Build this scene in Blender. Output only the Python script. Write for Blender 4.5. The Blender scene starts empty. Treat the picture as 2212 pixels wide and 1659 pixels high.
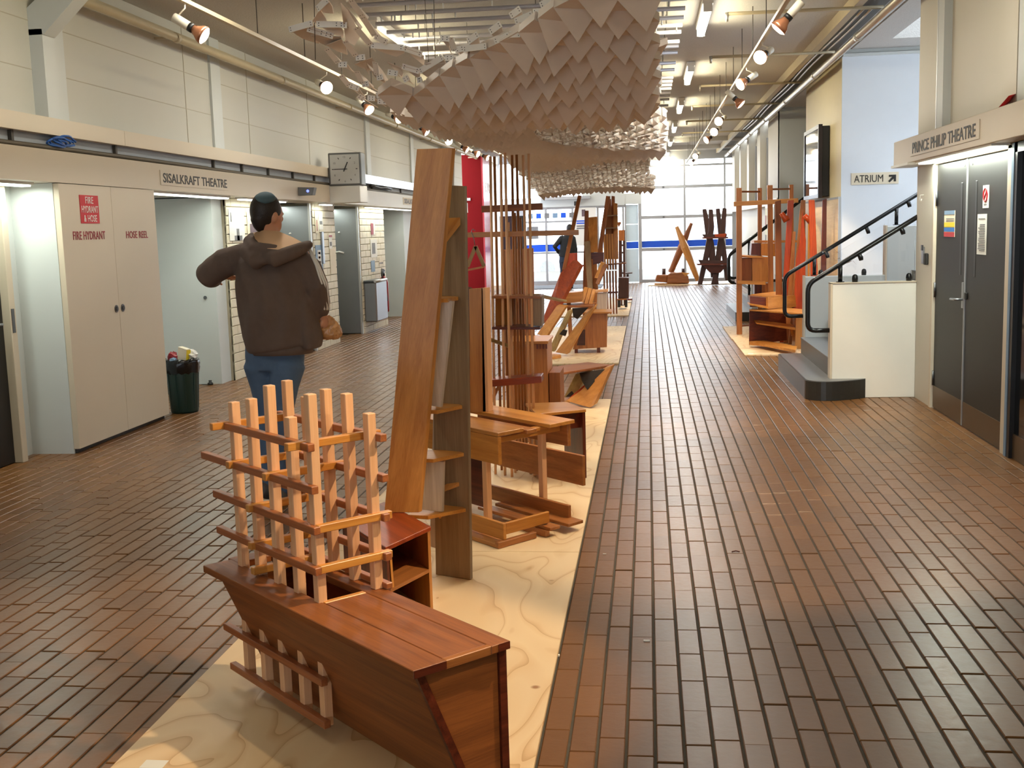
import bpy, bmesh, math, random
from mathutils import Vector, Matrix, noise
rnd = random.Random(7)
SC = bpy.context.scene
COL = SC.collection
V = Vector
PI = math.pi

# ---------------------------------------------------------------- camera
cd = bpy.data.cameras.new('camera')
cam = bpy.data.objects.new('camera', cd)
COL.objects.link(cam)
cd.sensor_width = 36.0
cd.lens = 2450.0 / 2212.0 * 36.0
cd.clip_start = 0.05
cd.clip_end = 300
cam.matrix_world = Matrix(((0.99266712, 0.01240673, 0.12024165, 0.0),
                           (0.11742653, 0.13709798, -0.98357265, 0.0),
                           (-0.0286878, 0.99047979, 0.13463578, 1.55),
                           (0, 0, 0, 1)))
SC.camera = cam

# ---------------------------------------------------------------- exposure
SC.view_settings.view_transform = 'Standard'
SC.view_settings.look = 'None'
SC.view_settings.exposure = 0.0
SC.view_settings.gamma = 1.0
SC.view_settings.use_curve_mapping = False

# ---------------------------------------------------------------- world: bright overcast sky
w = bpy.data.worlds.new('overcast_sky')
SC.world = w
w.use_nodes = True
nt = w.node_tree
nt.nodes.clear()
wo = nt.nodes.new('ShaderNodeOutputWorld')
bg = nt.nodes.new('ShaderNodeBackground')
bg.inputs[0].default_value = (0.80, 0.90, 1.0, 1)
bg.inputs[1].default_value = 9.0
nt.links.new(bg.outputs[0], wo.inputs[0])


def lamp(kind, name, loc, energy, color, rot=None, aim=None, **kw):
    d = bpy.data.lights.new(name, kind)
    d.energy = energy
    d.color = color
    for k, v in kw.items():
        setattr(d, k, v)
    o = bpy.data.objects.new(name, d)
    COL.objects.link(o)
    o.location = loc
    if aim is not None:
        o.rotation_euler = (V(aim) - V(loc)).to_track_quat('-Z', 'Y').to_euler()
    elif rot:
        o.rotation_euler = rot
    return o

WARM = (1.0, 0.75, 0.47)
TUBE = (1.0, 0.97, 0.89)
# the fluorescent fittings' light: one area lamp under each fitting of the two ceiling rows
for fy in (-1.4, 2.6, 6.6, 10.6, 14.6, 18.6, 22.6, 26.6, 30.4):
    for fx in (0.56, -2.5):
        lamp('AREA', 'fluorescent_glow', (fx, fy + 0.7, 3.40), 30 if fy > 5 else 8, TUBE, rot=(0, 0, 0),
             shape='RECTANGLE', size=0.12, size_y=1.3)
        for sx in (-1, 1):
            lamp('AREA', 'fluorescent_spill', (fx + sx * 0.10, fy + 0.7, 3.37), 6.5, (1.0, 0.88, 0.54), rot=(0, -sx * PI * 0.53, 0),
                 shape='RECTANGLE', size=0.06, size_y=1.3)
# track spots whose beams reach the exhibits
SPOTS = [
    ((1.0, 3.45, 2.95), (-1.0, 3.55, 0.45), 420, 42),
    ((1.0, 1.9, 2.95), (-1.45, 3.0, 0.2), 140, 34),
    ((1.0, 7.3, 2.9), (-0.7, 5.6, 0.4), 170, 40),
    ((1.0, 9.0, 2.9), (-0.8, 8.6, 0.4), 170, 46),
    ((1.0, 5.6, 2.95), (0.65, 6.1, 0.0), 230, 66),
    ((1.0, 8.4, 2.9), (0.6, 9.8, 0.0), 180, 60),
    ((-2.95, 7.8, 2.85), (-0.9, 8.6, 0.6), 130, 44),
    ((1.0, 12.6, 2.9), (-0.8, 14.4, 0.5), 200, 46),
    ((-2.95, 15.9, 2.85), (-0.8, 15.5, 0.6), 150, 46),
    ((1.0, 17.3, 2.9), (1.8, 15.2, 0.8), 300, 46),
    ((1.0, 12.4, 2.9), (1.7, 14.0, 0.7), 300, 50),
    ((1.0, 20.6, 2.9), (-0.8, 21.8, 0.6), 260, 46),
    ((-2.95, 20.9, 2.85), (-0.8, 22.6, 0.6), 200, 46),
]
for a, b, e, ang in SPOTS:
    lamp('SPOT', 'track_spot_beam', a, e * 0.78, WARM, aim=b, spot_size=math.radians(ang), spot_blend=0.35, shadow_soft_size=0.035)
# daylight portals: glazed far end, atrium rooflight, and two windows added for more light
pl = lamp('AREA', 'daylight_portal', (-1.0, 31.55, 1.8), 1, (1, 1, 1), rot=(-PI / 2, 0, 0), shape='RECTANGLE', size=6.2, size_y=3.5)
pl.data.cycles.is_portal = True
pl2 = lamp('AREA', 'daylight_portal', (-1.2, -13.8, 1.65), 1, (1, 1, 1), rot=(PI / 2, 0, 0), shape='RECTANGLE', size=6.8, size_y=2.1)
pl2.data.cycles.is_portal = True
pl3 = lamp('AREA', 'daylight_portal', (4.16, 12.0, 3.72), 1, (1, 1, 1), rot=(0, 0, 0), shape='RECTANGLE', size=2.9, size_y=2.8)
pl3.data.cycles.is_portal = True
pl4 = lamp('AREA', 'daylight_portal', (5.93, 12.15, 2.72), 1, (1, 1, 1), rot=(0, PI / 2, 0), shape='RECTANGLE', size=1.65, size_y=3.9)
pl4.data.cycles.is_portal = True


# ---------------------------------------------------------------- mesh collector
CLAMP = [None]          # furniture stands on the plywood: nothing modelled below its face


class M:
    """collects boxes, boards, prisms and tubes; build() links them as one mesh object.
    every vertex carries a 'grain' coordinate (metres along / across / through the board)"""

    def __init__(self):
        self.v = []
        self.f = []
        self.g = []
        self.smooth = []
        self.mi = []
        self.cur = 0

    def add(self, verts, faces, grain=None, smooth=False):
        b = len(self.v)
        self.v += [tuple(x) for x in verts]
        self.g += [tuple(x) for x in (grain or verts)]
        for f in faces:
            self.f.append(tuple(b + i for i in f))
            self.smooth.append(smooth)
            self.mi.append(self.cur)
        return self

    def beam(self, a, b, w, t, side=(0, 0, 1)):
        """board from a to b (centres of its ends); w measured along 'side', t across"""
        a, b, side = V(a), V(b), V(side)
        d = b - a
        L = d.length
        d = d.normalized()
        s = side - side.dot(d) * d
        if s.length < 1e-6:
            s = V((1, 0, 0)) - d.x * d
        s.normalize()
        n = d.cross(s)
        off = rnd.random() * 50
        vs, gs = [], []
        for q, e in ((a, 0), (b, L)):
            for i, j in ((-1, -1), (1, -1), (1, 1), (-1, 1)):
                vs.append(q + s * (i * w / 2) + n * (j * t / 2))
                gs.append((e + off, i * w / 2 + off, j * t / 2))
        return self.add(vs, [(3, 2, 1, 0), (4, 5, 6, 7), (0, 1, 5, 4), (1, 2, 6, 5), (2, 3, 7, 6), (3, 0, 4, 7)], gs)

    def box(self, lo, hi, along=1):
        x0, y0, z0 = lo
        x1, y1, z1 = hi
        vs = [(x, y, z) for z in (z0, z1) for x, y in ((x0, y0), (x1, y0), (x1, y1), (x0, y1))]
        off = rnd.random() * 50
        gs = []
        for q in vs:
            k = [q[along], q[(along + 1) % 3], q[(along + 2) % 3]]
            gs.append((k[0] + off, k[1] + off, k[2]))
        return self.add(vs, [(3, 2, 1, 0), (4, 5, 6, 7), (0, 1, 5, 4), (1, 2, 6, 5), (2, 3, 7, 6), (3, 0, 4, 7)], gs)

    def prism(self, pts, vec, along=None):
        """polygon pts pushed through by vec"""
        pts = [V(q) for q in pts]
        vec = V(vec)
        n = len(pts)
        al = V(along).normalized() if along else (pts[1] - pts[0]).normalized()
        th = vec.normalized()
        ac = th.cross(al)
        off = rnd.random() * 50
        vs = pts + [q + vec for q in pts]
        gs = [(q.dot(al) + off, q.dot(ac) + off, q.dot(th)) for q in vs]
        nn = sum(((pts[i] - pts[0]).cross(pts[(i + 1) % n] - pts[0]) for i in range(1, n)), V((0, 0, 0)))
        lo, hi = tuple(range(n)), tuple(range(n, 2 * n))
        if nn.dot(vec) > 0:
            fs = [lo[::-1], hi] + [(i, (i + 1) % n, n + (i + 1) % n, n + i) for i in range(n)]
        else:
            fs = [lo, hi[::-1]] + [(n + i, n + (i + 1) % n, (i + 1) % n, i) for i in range(n)]
        return self.add(vs, fs, gs)

    def tube(self, path, r, n=10, caps=True, smooth=True):
        path = [V(q) for q in path]
        rs = r if isinstance(r, (list, tuple)) else [r] * len(path)
        vs, fs, gs = [], [], []
        ref = None
        L = 0
        off = rnd.random() * 50
        for i, q in enumerate(path):
            if i == 0:
                d = path[1] - q
            elif i == len(path) - 1:
                d = q - path[i - 1]
            else:
                d = (path[i + 1] - q).normalized() + (q - path[i - 1]).normalized()
            d.normalize()
            if ref is None:
                ref = V((0, 0, 1)) if abs(d.z) < 0.9 else V((1, 0, 0))
            s = ref - ref.dot(d) * d
            s.normalize()
            ref = s
            u = d.cross(s)
            if i:
                L += (q - path[i - 1]).length
            for k in range(n):
                a = 2 * PI * k / n
                vs.append(q + (s * math.cos(a) + u * math.sin(a)) * rs[i])
                gs.append((L + off, math.cos(a) * rs[i] + off, math.sin(a) * rs[i]))
        for i in range(len(path) - 1):
            for k in range(n):
                a, b = i * n + k, i * n + (k + 1) % n
                fs.append((a, b, b + n, a + n))
        self.add(vs, fs, gs, smooth)
        if caps:
            m = (len(path) - 1) * n
            b = len(self.v) - len(vs)
            for c in (tuple(range(n))[::-1], tuple(range(m, m + n))):
                self.f.append(tuple(b + i for i in c))
                self.smooth.append(False)
                self.mi.append(self.cur)
        return self

    def lathe(self, c, prof, n=20, smooth=True):
        """profile of (radius, height) turned about the vertical through c"""
        c = V(c)
        vs, fs = [], []
        for r, h in prof:
            for k in range(n):
                a = 2 * PI * k / n
                vs.append(c + V((r * math.cos(a), r * math.sin(a), h)))
        for i in range(len(prof) - 1):
            for k in range(n):
                a, b = i * n + k, i * n + (k + 1) % n
                fs.append((a, b, b + n, a + n))
        fs.append(tuple(range(n))[::-1])
        fs.append(tuple(range((len(prof) - 1) * n, len(prof) * n)))
        return self.add(vs, fs, None, smooth)

    def mesh(self, name, mats):
        if CLAMP[0] is not None:
            self.v = [(x, y, max(z, CLAMP[0])) for x, y, z in self.v]
        me = bpy.data.meshes.new(name)
        me.from_pydata(self.v, [], self.f)
        if not isinstance(mats, (list, tuple)):
            mats = [mats]
        for m in mats:
            me.materials.append(m)
        at = me.attributes.new('grain', 'FLOAT_VECTOR', 'POINT')
        at.data.foreach_set('vector', [c for q in self.g for c in q])
        me.polygons.foreach_set('use_smooth', self.smooth)
        me.polygons.foreach_set('material_index', self.mi)
        me.update()
        return me

    def build(self, name, mats, parent=None, bevel=0, **props):
        o = bpy.data.objects.new(name, self.mesh(name, mats))
        COL.objects.link(o)
        if bevel:
            bv = o.modifiers.new('edge', 'BEVEL')
            bv.width = bevel
            bv.segments = 1
            bv.limit_method = 'ANGLE'
        put(o, parent)
        for k, v in props.items():
            o[k] = v
        return o


def put(o, parent):
    """hang a mesh modelled in room coordinates under its thing"""
    if parent is not None:
        o.parent = parent
        off = V(parent.location) if parent.type == 'EMPTY' else V((0, 0, 0))
        o.matrix_parent_inverse = Matrix.Translation(-off)


def thing(name, label, cat, loc=(0, 0, 0), group=None):
    o = bpy.data.objects.new(name, None)
    o.empty_display_size = 0.1
    COL.objects.link(o)
    o.location = loc
    o['label'] = label
    o['category'] = cat
    if group:
        o['group'] = group
    return o


def tag(o, label, cat, group=None):
    o['label'] = label
    o['category'] = cat
    if group:
        o['group'] = group
    return o


def struct(o, label=None):
    o['kind'] = 'structure'
    if label:
        o['label'] = label
    return o


def frame(name, loc, label=None):
    """an Empty for a piece of the setting that has parts"""
    o = bpy.data.objects.new(name, None)
    COL.objects.link(o)
    o.location = loc
    return struct(o, label)


def copy_tree(o, parent=None):
    c = o.copy()
    COL.objects.link(c)
    if parent is not None:
        c.parent = parent
    for ch in list(o.children):
        copy_tree(ch, c)
    return c


def lettering(parent, text, centre, right, up, height, mat, width=None, bold=0.0, name='lettering', depth=0.002, spacing=1.0):
    """raised or printed words as a mesh part"""
    cu = bpy.data.curves.new('t', 'FONT')
    cu.body = text
    cu.align_x = 'CENTER'
    cu.align_y = 'CENTER'
    cu.size = 1.0
    cu.offset = bold
    cu.extrude = 0.01
    cu.resolution_u = 3
    cu.space_character = spacing
    to = bpy.data.objects.new('t', cu)
    COL.objects.link(to)
    dg = bpy.context.evaluated_depsgraph_get()
    me = bpy.data.meshes.new_from_object(to.evaluated_get(dg))
    bpy.data.objects.remove(to)
    bpy.data.curves.remove(cu)
    xs = [q.co.x for q in me.vertices]
    ys = [q.co.y for q in me.vertices]
    sx, sy = max(xs) - min(xs), max(ys) - min(ys)
    cx, cy = (max(xs) + min(xs)) / 2, (max(ys) + min(ys)) / 2
    ky = height / sy
    kx = width / sx if width else ky
    r, u = V(right).normalized(), V(up).normalized()
    n = r.cross(u)
    c = V(centre)
    for q in me.vertices:
        x, y, z = q.co
        q.co = c + r * ((x - cx) * kx) + u * ((y - cy) * ky) + n * (depth if z > 0 else 0.0)
    me.materials.clear()
    me.materials.append(mat)
    me.name = name
    o = bpy.data.objects.new(name, me)
    COL.objects.link(o)
    put(o, parent)
    return o


# ---------------------------------------------------------------- materials
def srgb(r, g, b):
    return tuple(((c / 255) / 12.92 if c <= 10 else ((c / 255 + 0.055) / 1.055) ** 2.4) for c in (r, g, b)) + (1,)


def base_mat(name, rough=0.5, metal=0.0, spec=0.5):
    m = bpy.data.materials.new(name)
    m.use_nodes = True
    n = m.node_tree.nodes
    p = n['Principled BSDF']
    p.inputs['Roughness'].default_value = rough
    p.inputs['Metallic'].default_value = metal
    p.inputs['Specular IOR Level'].default_value = spec
    return m, m.node_tree, p


def N(t, kind, **kw):
    n = t.nodes.new(kind)
    for k, v in kw.items():
        if k in n.inputs:
            n.inputs[k].default_value = v
        else:
            setattr(n, k, v)
    return n


def plain(name, c, rough=0.5, metal=0.0, var=0.06, scale=6.0, bump=0.0, bscale=200, spec=0.5):
    """painted, moulded or metal surface: one colour with faint mottling and fine relief"""
    m, t, p = base_mat(name, rough, metal, spec)
    tc = N(t, 'ShaderNodeTexCoord')
    no = N(t, 'ShaderNodeTexNoise', Scale=scale, Detail=4.0)
    t.links.new(tc.outputs['Object'], no.inputs['Vector'])
    mr = N(t, 'ShaderNodeMapRange')
    mr.inputs[3].default_value = 1 - var
    mr.inputs[4].default_value = 1 + var
    t.links.new(no.outputs[0], mr.inputs[0])
    hs = N(t, 'ShaderNodeHueSaturation', Color=c)
    t.links.new(mr.outputs[0], hs.inputs['Value'])
    t.links.new(hs.outputs[0], p.inputs['Base Color'])
    if bump:
        n2 = N(t, 'ShaderNodeTexNoise', Scale=bscale, Detail=3.0)
        t.links.new(tc.outputs['Object'], n2.inputs['Vector'])
        bp = N(t, 'ShaderNodeBump', Strength=bump, Distance=0.004)
        t.links.new(n2.outputs[0], bp.inputs['Height'])
        t.links.new(bp.outputs[0], p.inputs['Normal'])
    return m


def wood(name, c1, c2, rough=0.38, grain=26.0, fig=1.0, contrast=0.55):
    """board with grain along its length, from the 'grain' coordinate"""
    m, t, p = base_mat(name, rough)
    at = N(t, 'ShaderNodeAttribute', attribute_name='grain')
    mp = N(t, 'ShaderNodeMapping')
    mp.inputs['Scale'].default_value = (1.3, grain, grain)
    t.links.new(at.outputs['Vector'], mp.inputs['Vector'])
    n1 = N(t, 'ShaderNodeTexNoise', Scale=1.0, Detail=6.0, Roughness=0.62, Distortion=0.6 * fig)
    t.links.new(mp.outputs[0], n1.inputs['Vector'])
    mp2 = N(t, 'ShaderNodeMapping')
    mp2.inputs['Scale'].default_value = (9.0, 210.0, 210.0)
    t.links.new(at.outputs['Vector'], mp2.inputs['Vector'])
    n2 = N(t, 'ShaderNodeTexNoise', Scale=1.0, Detail=3.0)
    t.links.new(mp2.outputs[0], n2.inputs['Vector'])
    ad = N(t, 'ShaderNodeMath', operation='MULTIPLY_ADD')
    t.links.new(n2.outputs[0], ad.inputs[0])
    ad.inputs[1].default_value = 0.35
    t.links.new(n1.outputs[0], ad.inputs[2])
    cr = N(t, 'ShaderNodeValToRGB')
    e = cr.color_ramp.elements
    e[0].position = 0.67 - contrast * 0.42
    e[0].color = c2
    e[1].position = 0.67 + contrast * 0.42
    e[1].color = c1
    t.links.new(ad.outputs[0], cr.inputs[0])
    t.links.new(cr.outputs[0], p.inputs['Base Color'])
    bp = N(t, 'ShaderNodeBump', Strength=0.12, Distance=0.002)
    t.links.new(n2.outputs[0], bp.inputs['Height'])
    t.links.new(bp.outputs[0], p.inputs['Normal'])
    return m


def glow(name, c, s):
    m = bpy.data.materials.new(name)
    m.use_nodes = True
    t = m.node_tree
    t.nodes.clear()
    o = N(t, 'ShaderNodeOutputMaterial')
    e = N(t, 'ShaderNodeEmission', Color=c, Strength=s)
    t.links.new(e.outputs[0], o.inputs[0])
    return m


def clear_glass(name, tint=(1, 1, 1, 1), refl=0.08):
    m = bpy.data.materials.new(name)
    m.use_nodes = True
    t = m.node_tree
    t.nodes.clear()
    o = N(t, 'ShaderNodeOutputMaterial')
    tr = N(t, 'ShaderNodeBsdfTransparent', Color=tint)
    gl = N(t, 'ShaderNodeBsdfGlossy', Roughness=0.02)
    fr = N(t, 'ShaderNodeFresnel', IOR=1.45)
    mx = N(t, 'ShaderNodeMixShader')
    t.links.new(fr.outputs[0], mx.inputs[0])
    t.links.new(tr.outputs[0], mx.inputs[1])
    t.links.new(gl.outputs[0], mx.inputs[2])
    t.links.new(mx.outputs[0], o.inputs[0])
    return m


def brick_floor(name):
    """fired clay pavers: each has its own tone (attribute), dull sheen with worn gloss"""
    m, t, p = base_mat(name, 0.4, spec=0.46)
    at = N(t, 'ShaderNodeAttribute', attribute_name='tone')
    tc = N(t, 'ShaderNodeTexCoord')
    ge = N(t, 'ShaderNodeNewGeometry')
    no = N(t, 'ShaderNodeTexNoise', Scale=34.0, Detail=5.0)
    t.links.new(ge.outputs['Position'], no.inputs['Vector'])
    big = N(t, 'ShaderNodeTexNoise', Scale=0.9, Detail=3.0)
    t.links.new(ge.outputs['Position'], big.inputs['Vector'])
    cr = N(t, 'ShaderNodeValToRGB')
    e = cr.color_ramp.elements
    e[0].position = 0.0
    e[0].color = srgb(102, 67, 35)
    e[1].position = 1.0
    e[1].color = srgb(136, 92, 48)
    k = cr.color_ramp.elements.new(0.5)
    k.color = srgb(119, 80, 42)
    t.links.new(at.outputs['Fac'], cr.inputs[0])
    mr = N(t, 'ShaderNodeMapRange')
    mr.inputs[3].default_value = 0.76
    mr.inputs[4].default_value = 1.2
    ad = N(t, 'ShaderNodeMath', operation='ADD')
    t.links.new(no.outputs[0], ad.inputs[0])
    t.links.new(big.outputs[0], ad.inputs[1])
    hf = N(t, 'ShaderNodeMath', operation='MULTIPLY')
    hf.inputs[1].default_value = 0.5
    t.links.new(ad.outputs[0], hf.inputs[0])
    t.links.new(hf.outputs[0], mr.inputs[0])
    hs = N(t, 'ShaderNodeHueSaturation')
    t.links.new(cr.outputs[0], hs.inputs['Color'])
    t.links.new(mr.outputs[0], hs.inputs['Value'])
    t.links.new(hs.outputs[0], p.inputs['Base Color'])
    r = N(t, 'ShaderNodeMapRange')
    r.inputs[3].default_value = 0.24
    r.inputs[4].default_value = 0.42
    t.links.new(no.outputs[0], r.inputs[0])
    t.links.new(r.outputs[0], p.inputs['Roughness'])
    bp = N(t, 'ShaderNodeBump', Strength=0.16, Distance=0.004)
    t.links.new(no.outputs[0], bp.inputs['Height'])
    t.links.new(bp.outputs[0], p.inputs['Normal'])
    return m


def ply(name):
    """rotary-cut pine plywood: pale, with looping growth figure and a few knots"""
    m, t, p = base_mat(name, 0.5)
    ge = N(t, 'ShaderNodeNewGeometry')
    mp = N(t, 'ShaderNodeMapping')
    mp.inputs['Scale'].default_value = (2.6, 1.0, 1)
    t.links.new(ge.outputs['Position'], mp.inputs['Vector'])
    n1 = N(t, 'ShaderNodeTexNoise', Scale=1.15, Detail=1.2, Distortion=0.55)
    t.links.new(mp.outputs[0], n1.inputs['Vector'])
    mu = N(t, 'ShaderNodeMath', operation='MULTIPLY')
    mu.inputs[1].default_value = 9.0
    t.links.new(n1.outputs[0], mu.inputs[0])
    fr = N(t, 'ShaderNodeMath', operation='FRACT')
    t.links.new(mu.outputs[0], fr.inputs[0])
    cr = N(t, 'ShaderNodeValToRGB')
    el = cr.color_ramp.elements
    el[0].position = 0.0
    el[0].color = srgb(196, 158, 112)
    el[1].position = 1.0
    el[1].color = srgb(222, 192, 148)
    for pos, c in ((0.06, srgb(214, 180, 134)), (0.2, srgb(226, 198, 156)), (0.75, srgb(229, 203, 162))):
        q = cr.color_ramp.elements.new(pos)
        q.color = c
    t.links.new(fr.outputs[0], cr.inputs[0])
    vo = N(t, 'ShaderNodeTexVoronoi', Scale=3.1)
    t.links.new(ge.outputs['Position'], vo.inputs['Vector'])
    kr = N(t, 'ShaderNodeMapRange')
    kr.inputs[1].default_value = 0.025
    kr.inputs[2].default_value = 0.06
    t.links.new(vo.outputs['Distance'], kr.inputs[0])
    mx = N(t, 'ShaderNodeMix', data_type='RGBA')
    mx.inputs[6].default_value = srgb(160, 112, 66)
    t.links.new(kr.outputs[0], mx.inputs[0])
    t.links.new(cr.outputs[0], mx.inputs[7])
    t.links.new(mx.outputs[2], p.inputs['Base Color'])
    return m


MT = {}
MT['cream'] = plain('cream_wall_paint', srgb(212, 206, 192), 0.55, var=0.05, scale=1.2, bump=0.05)
MT['upper'] = plain('upper_wall_paint', srgb(202, 201, 193), 0.6, var=0.05, scale=0.9, bump=0.05)
MT['grey_white'] = plain('cool_white_paint', srgb(205, 210, 210), 0.5, var=0.04, scale=1.1)
MT['beige'] = plain('beige_enamel', srgb(210, 197, 176), 0.45, var=0.04, scale=1.0)
MT['brick_white'] = plain('painted_brick', srgb(224, 214, 190), 0.5, var=0.07, scale=9, bump=0.2, bscale=60)
MT['joint'] = plain('brick_joint', srgb(158, 148, 128), 0.9)
MT['panel_joint'] = plain('panel_joint', srgb(184, 178, 162), 0.8)
MT['yellow_wall'] = plain('warm_cream_wall_paint', srgb(214, 200, 158), 0.5, var=0.04)
MT['blue_wall'] = plain('pale_blue_white_paint', srgb(222, 228, 236), 0.55, var=0.03)
MT['ceiling'] = plain('sprayed_ceiling_texture', srgb(194, 191, 186), 0.9, var=0.16, scale=60, bump=0.9, bscale=90)
MT['mortar'] = plain('floor_mortar', srgb(78, 72, 62), 0.9, var=0.2, scale=40)
MT['paver'] = brick_floor('clay_paver')
MT['ply'] = ply('pine_plywood')
MT['steel'] = plain('brushed_steel', srgb(150, 154, 160), 0.32, 0.75, var=0.05)
MT['dark_steel'] = plain('satin_steel', srgb(120, 122, 126), 0.35, 1.0, var=0.05)
MT['galv'] = plain('galvanised_pipe', srgb(196, 190, 180), 0.35, 0.85, var=0.08)
MT['pipe_cream'] = plain('cream_painted_pipe', srgb(190, 176, 146), 0.45, var=0.06)
MT['tray_dark'] = plain('blue_grey_board', srgb(158, 164, 172), 0.7, var=0.1)  # the board's own blue-grey
MT['bracket'] = plain('dark_bracket_metal', srgb(70, 64, 56), 0.6)
MT['cable'] = plain('grey_cable', srgb(96, 88, 74), 0.55)
MT['black_cable'] = plain('black_cable', srgb(28, 27, 26), 0.5)
MT['blue_cable'] = plain('blue_data_cable', srgb(32, 90, 170), 0.45)
MT['black'] = plain('black_paint', srgb(26, 26, 26), 0.4)
MT['rail_black'] = plain('black_handrail_enamel', srgb(16, 17, 20), 0.25)
MT['door_black'] = plain('dark_door_laminate', srgb(30, 29, 28), 0.5, var=0.05)
MT['door_dark'] = plain('near_black_door', srgb(24, 22, 22), 0.35)
MT['kick'] = plain('bronze_kick_plate', srgb(112, 92, 72), 0.4, 0.7, var=0.06)
MT['alu'] = plain('anodised_aluminium', srgb(200, 200, 200), 0.35, 0.8)
MT['frame_alu'] = plain('window_frame_grey', srgb(170, 172, 176), 0.45, 0.3)
MT['white'] = plain('white_paint', srgb(235, 233, 226), 0.5, var=0.03)
MT['paper'] = plain('white_paper', srgb(232, 230, 224), 0.6, var=0.02)
MT['paper2'] = plain('cream_paper', srgb(226, 214, 190), 0.6, var=0.05)
MT['grey_print'] = plain('grey_print', srgb(120, 120, 122), 0.6, var=0.4, scale=30)
MT['mauve_print'] = plain('mauve_print', srgb(104, 86, 92), 0.6, var=0.5, scale=26)
MT['blue_print'] = plain('blue_print', srgb(120, 148, 176), 0.5, var=0.15, scale=14)
MT['dark_print'] = plain('black_print', srgb(38, 37, 36), 0.5)
MT['red'] = plain('signal_red', srgb(196, 24, 34), 0.4)
MT['red_text'] = plain('red_lettering', srgb(150, 26, 40), 0.5)
MT['red_wall'] = plain('deep_red_wall', srgb(104, 6, 8), 0.75, spec=0.12, var=0.04)
MT['ext_red'] = plain('extinguisher_red', srgb(150, 22, 26), 0.3)
MT['yellow'] = plain('yellow_print', srgb(236, 208, 40), 0.5)
MT['sky_blue'] = plain('blue_band_print', srgb(40, 120, 200), 0.5)
MT['blue_film'] = plain('blue_glazing_film', srgb(28, 88, 220), 0.4, var=0.04)
MT['terrazzo'] = plain('dark_step_stone', srgb(92, 86, 76), 0.4, var=0.15, scale=70, bump=0.05)
MT['tread'] = plain('step_tread_vinyl', srgb(120, 122, 124), 0.35, var=0.1, scale=30)
MT['step_side'] = plain('dark_step_edging', srgb(46, 46, 44), 0.3, var=0.2, scale=40)
MT['bin'] = plain('dark_green_plastic', srgb(18, 46, 38), 0.4, var=0.05)
MT['bag_black'] = plain('black_bin_liner', srgb(14, 14, 15), 0.22, bump=0.5, bscale=40)
MT['clock_face'] = plain('clock_face', srgb(214, 216, 214), 0.5, var=0.02)
MT['clock_case'] = plain('clock_case', srgb(116, 118, 118), 0.45, 0.3)
MT['glass'] = clear_glass('clear_glass')
MT['tube'] = glow('fluorescent_tube', (1.0, 0.95, 0.80, 1), 9.0)
MT['tube_dim'] = glow('dimmed_fluorescent_tube', (1.0, 0.93, 0.70, 1), 1.6)  # left row's glow turned down to cut its glare
MT['bulb'] = glow('lit_reflector_lamp', (1.0, 0.78, 0.50, 1), 16.0)
MT['bulb_soft'] = glow('lamp_face_seen_obliquely', (1.0, 0.84, 0.68, 1), 2.4)
MT['strip'] = glow('soffit_strip_light', (0.95, 1.0, 0.86, 1), 7.0)
MT['led'] = glow('blue_led', (0.15, 0.2, 1.0, 1), 3.0)
MT['lamp_white'] = plain('spot_body_white', srgb(222, 214, 196), 0.4)
MT['lamp_glass'] = plain('amber_reflector', srgb(190, 130, 96), 0.25, 0.6)
MT['card'] = plain('kraft_tan_card', srgb(216, 202, 190), 0.5, var=0.05, scale=14)
MT['card_white'] = plain('white_strip_card', srgb(246, 243, 238), 0.5, var=0.03)
MT['rivet'] = plain('dark_rivet', srgb(60, 58, 56), 0.4, 0.5)
# timbers of the student furniture
MT['w_bench'] = wood('red_brown_hardwood', srgb(162, 95, 43), srgb(112, 61, 27), 0.5, 22)
MT['w_dark'] = wood('dark_red_hardwood', srgb(118, 52, 30), srgb(66, 26, 16), 0.34, 30)
MT['w_red'] = wood('cherry_red_hardwood', srgb(164, 70, 26), srgb(112, 36, 14), 0.3, 26)
MT['w_pink'] = wood('pale_pink_oak', srgb(244, 198, 154), srgb(220, 162, 114), 0.42, 40, contrast=0.8)
MT['w_rail'] = wood('brown_lattice_rail', srgb(178, 108, 62), srgb(136, 74, 40), 0.4, 40)
MT['w_orange'] = wood('golden_orange_hardwood', srgb(208, 146, 76), srgb(168, 106, 48), 0.36, 20)
MT['w_tan'] = wood('tan_hardwood', srgb(190, 124, 66), srgb(140, 82, 40), 0.36, 24)
MT['w_honey'] = wood('honey_hardwood', srgb(218, 154, 74), srgb(180, 112, 44), 0.36, 20)
MT['w_grey'] = wood('grey_brown_hardwood', srgb(168, 142, 110), srgb(116, 92, 66), 0.42, 30, contrast=0.8)
MT['w_silver'] = wood('silver_grey_hardwood', srgb(218, 204, 188), srgb(170, 152, 134), 0.3, 34, contrast=0.8)  # lightened to carry the glossy reflection on the shelf's silver plank
MT['w_jarrah'] = wood('bright_jarrah', srgb(206, 84, 24), srgb(150, 46, 12), 0.3, 18)
MT['w_char'] = wood('dark_chocolate_hardwood', srgb(88, 52, 42), srgb(46, 26, 22), 0.45, 30)
MT['w_black'] = wood('charred_hollow_timber', srgb(46, 34, 26), srgb(16, 12, 10), 0.7, 12)
MT['w_pale'] = wood('pale_olive_timber', srgb(186, 156, 96), srgb(140, 112, 62), 0.42, 24)
MT['w_strip'] = wood('warm_striped_hardwood', srgb(176, 108, 56), srgb(116, 66, 34), 0.36, 14)

MT['rail_metal'] = plain('bright_rail_metal', srgb(206, 204, 212), 0.4, 0.25, var=0.03)


# ================================================================ THE SETTING
XL, XR, YB, ZC = -4.19, 2.30, 31.8, 3.55
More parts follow.
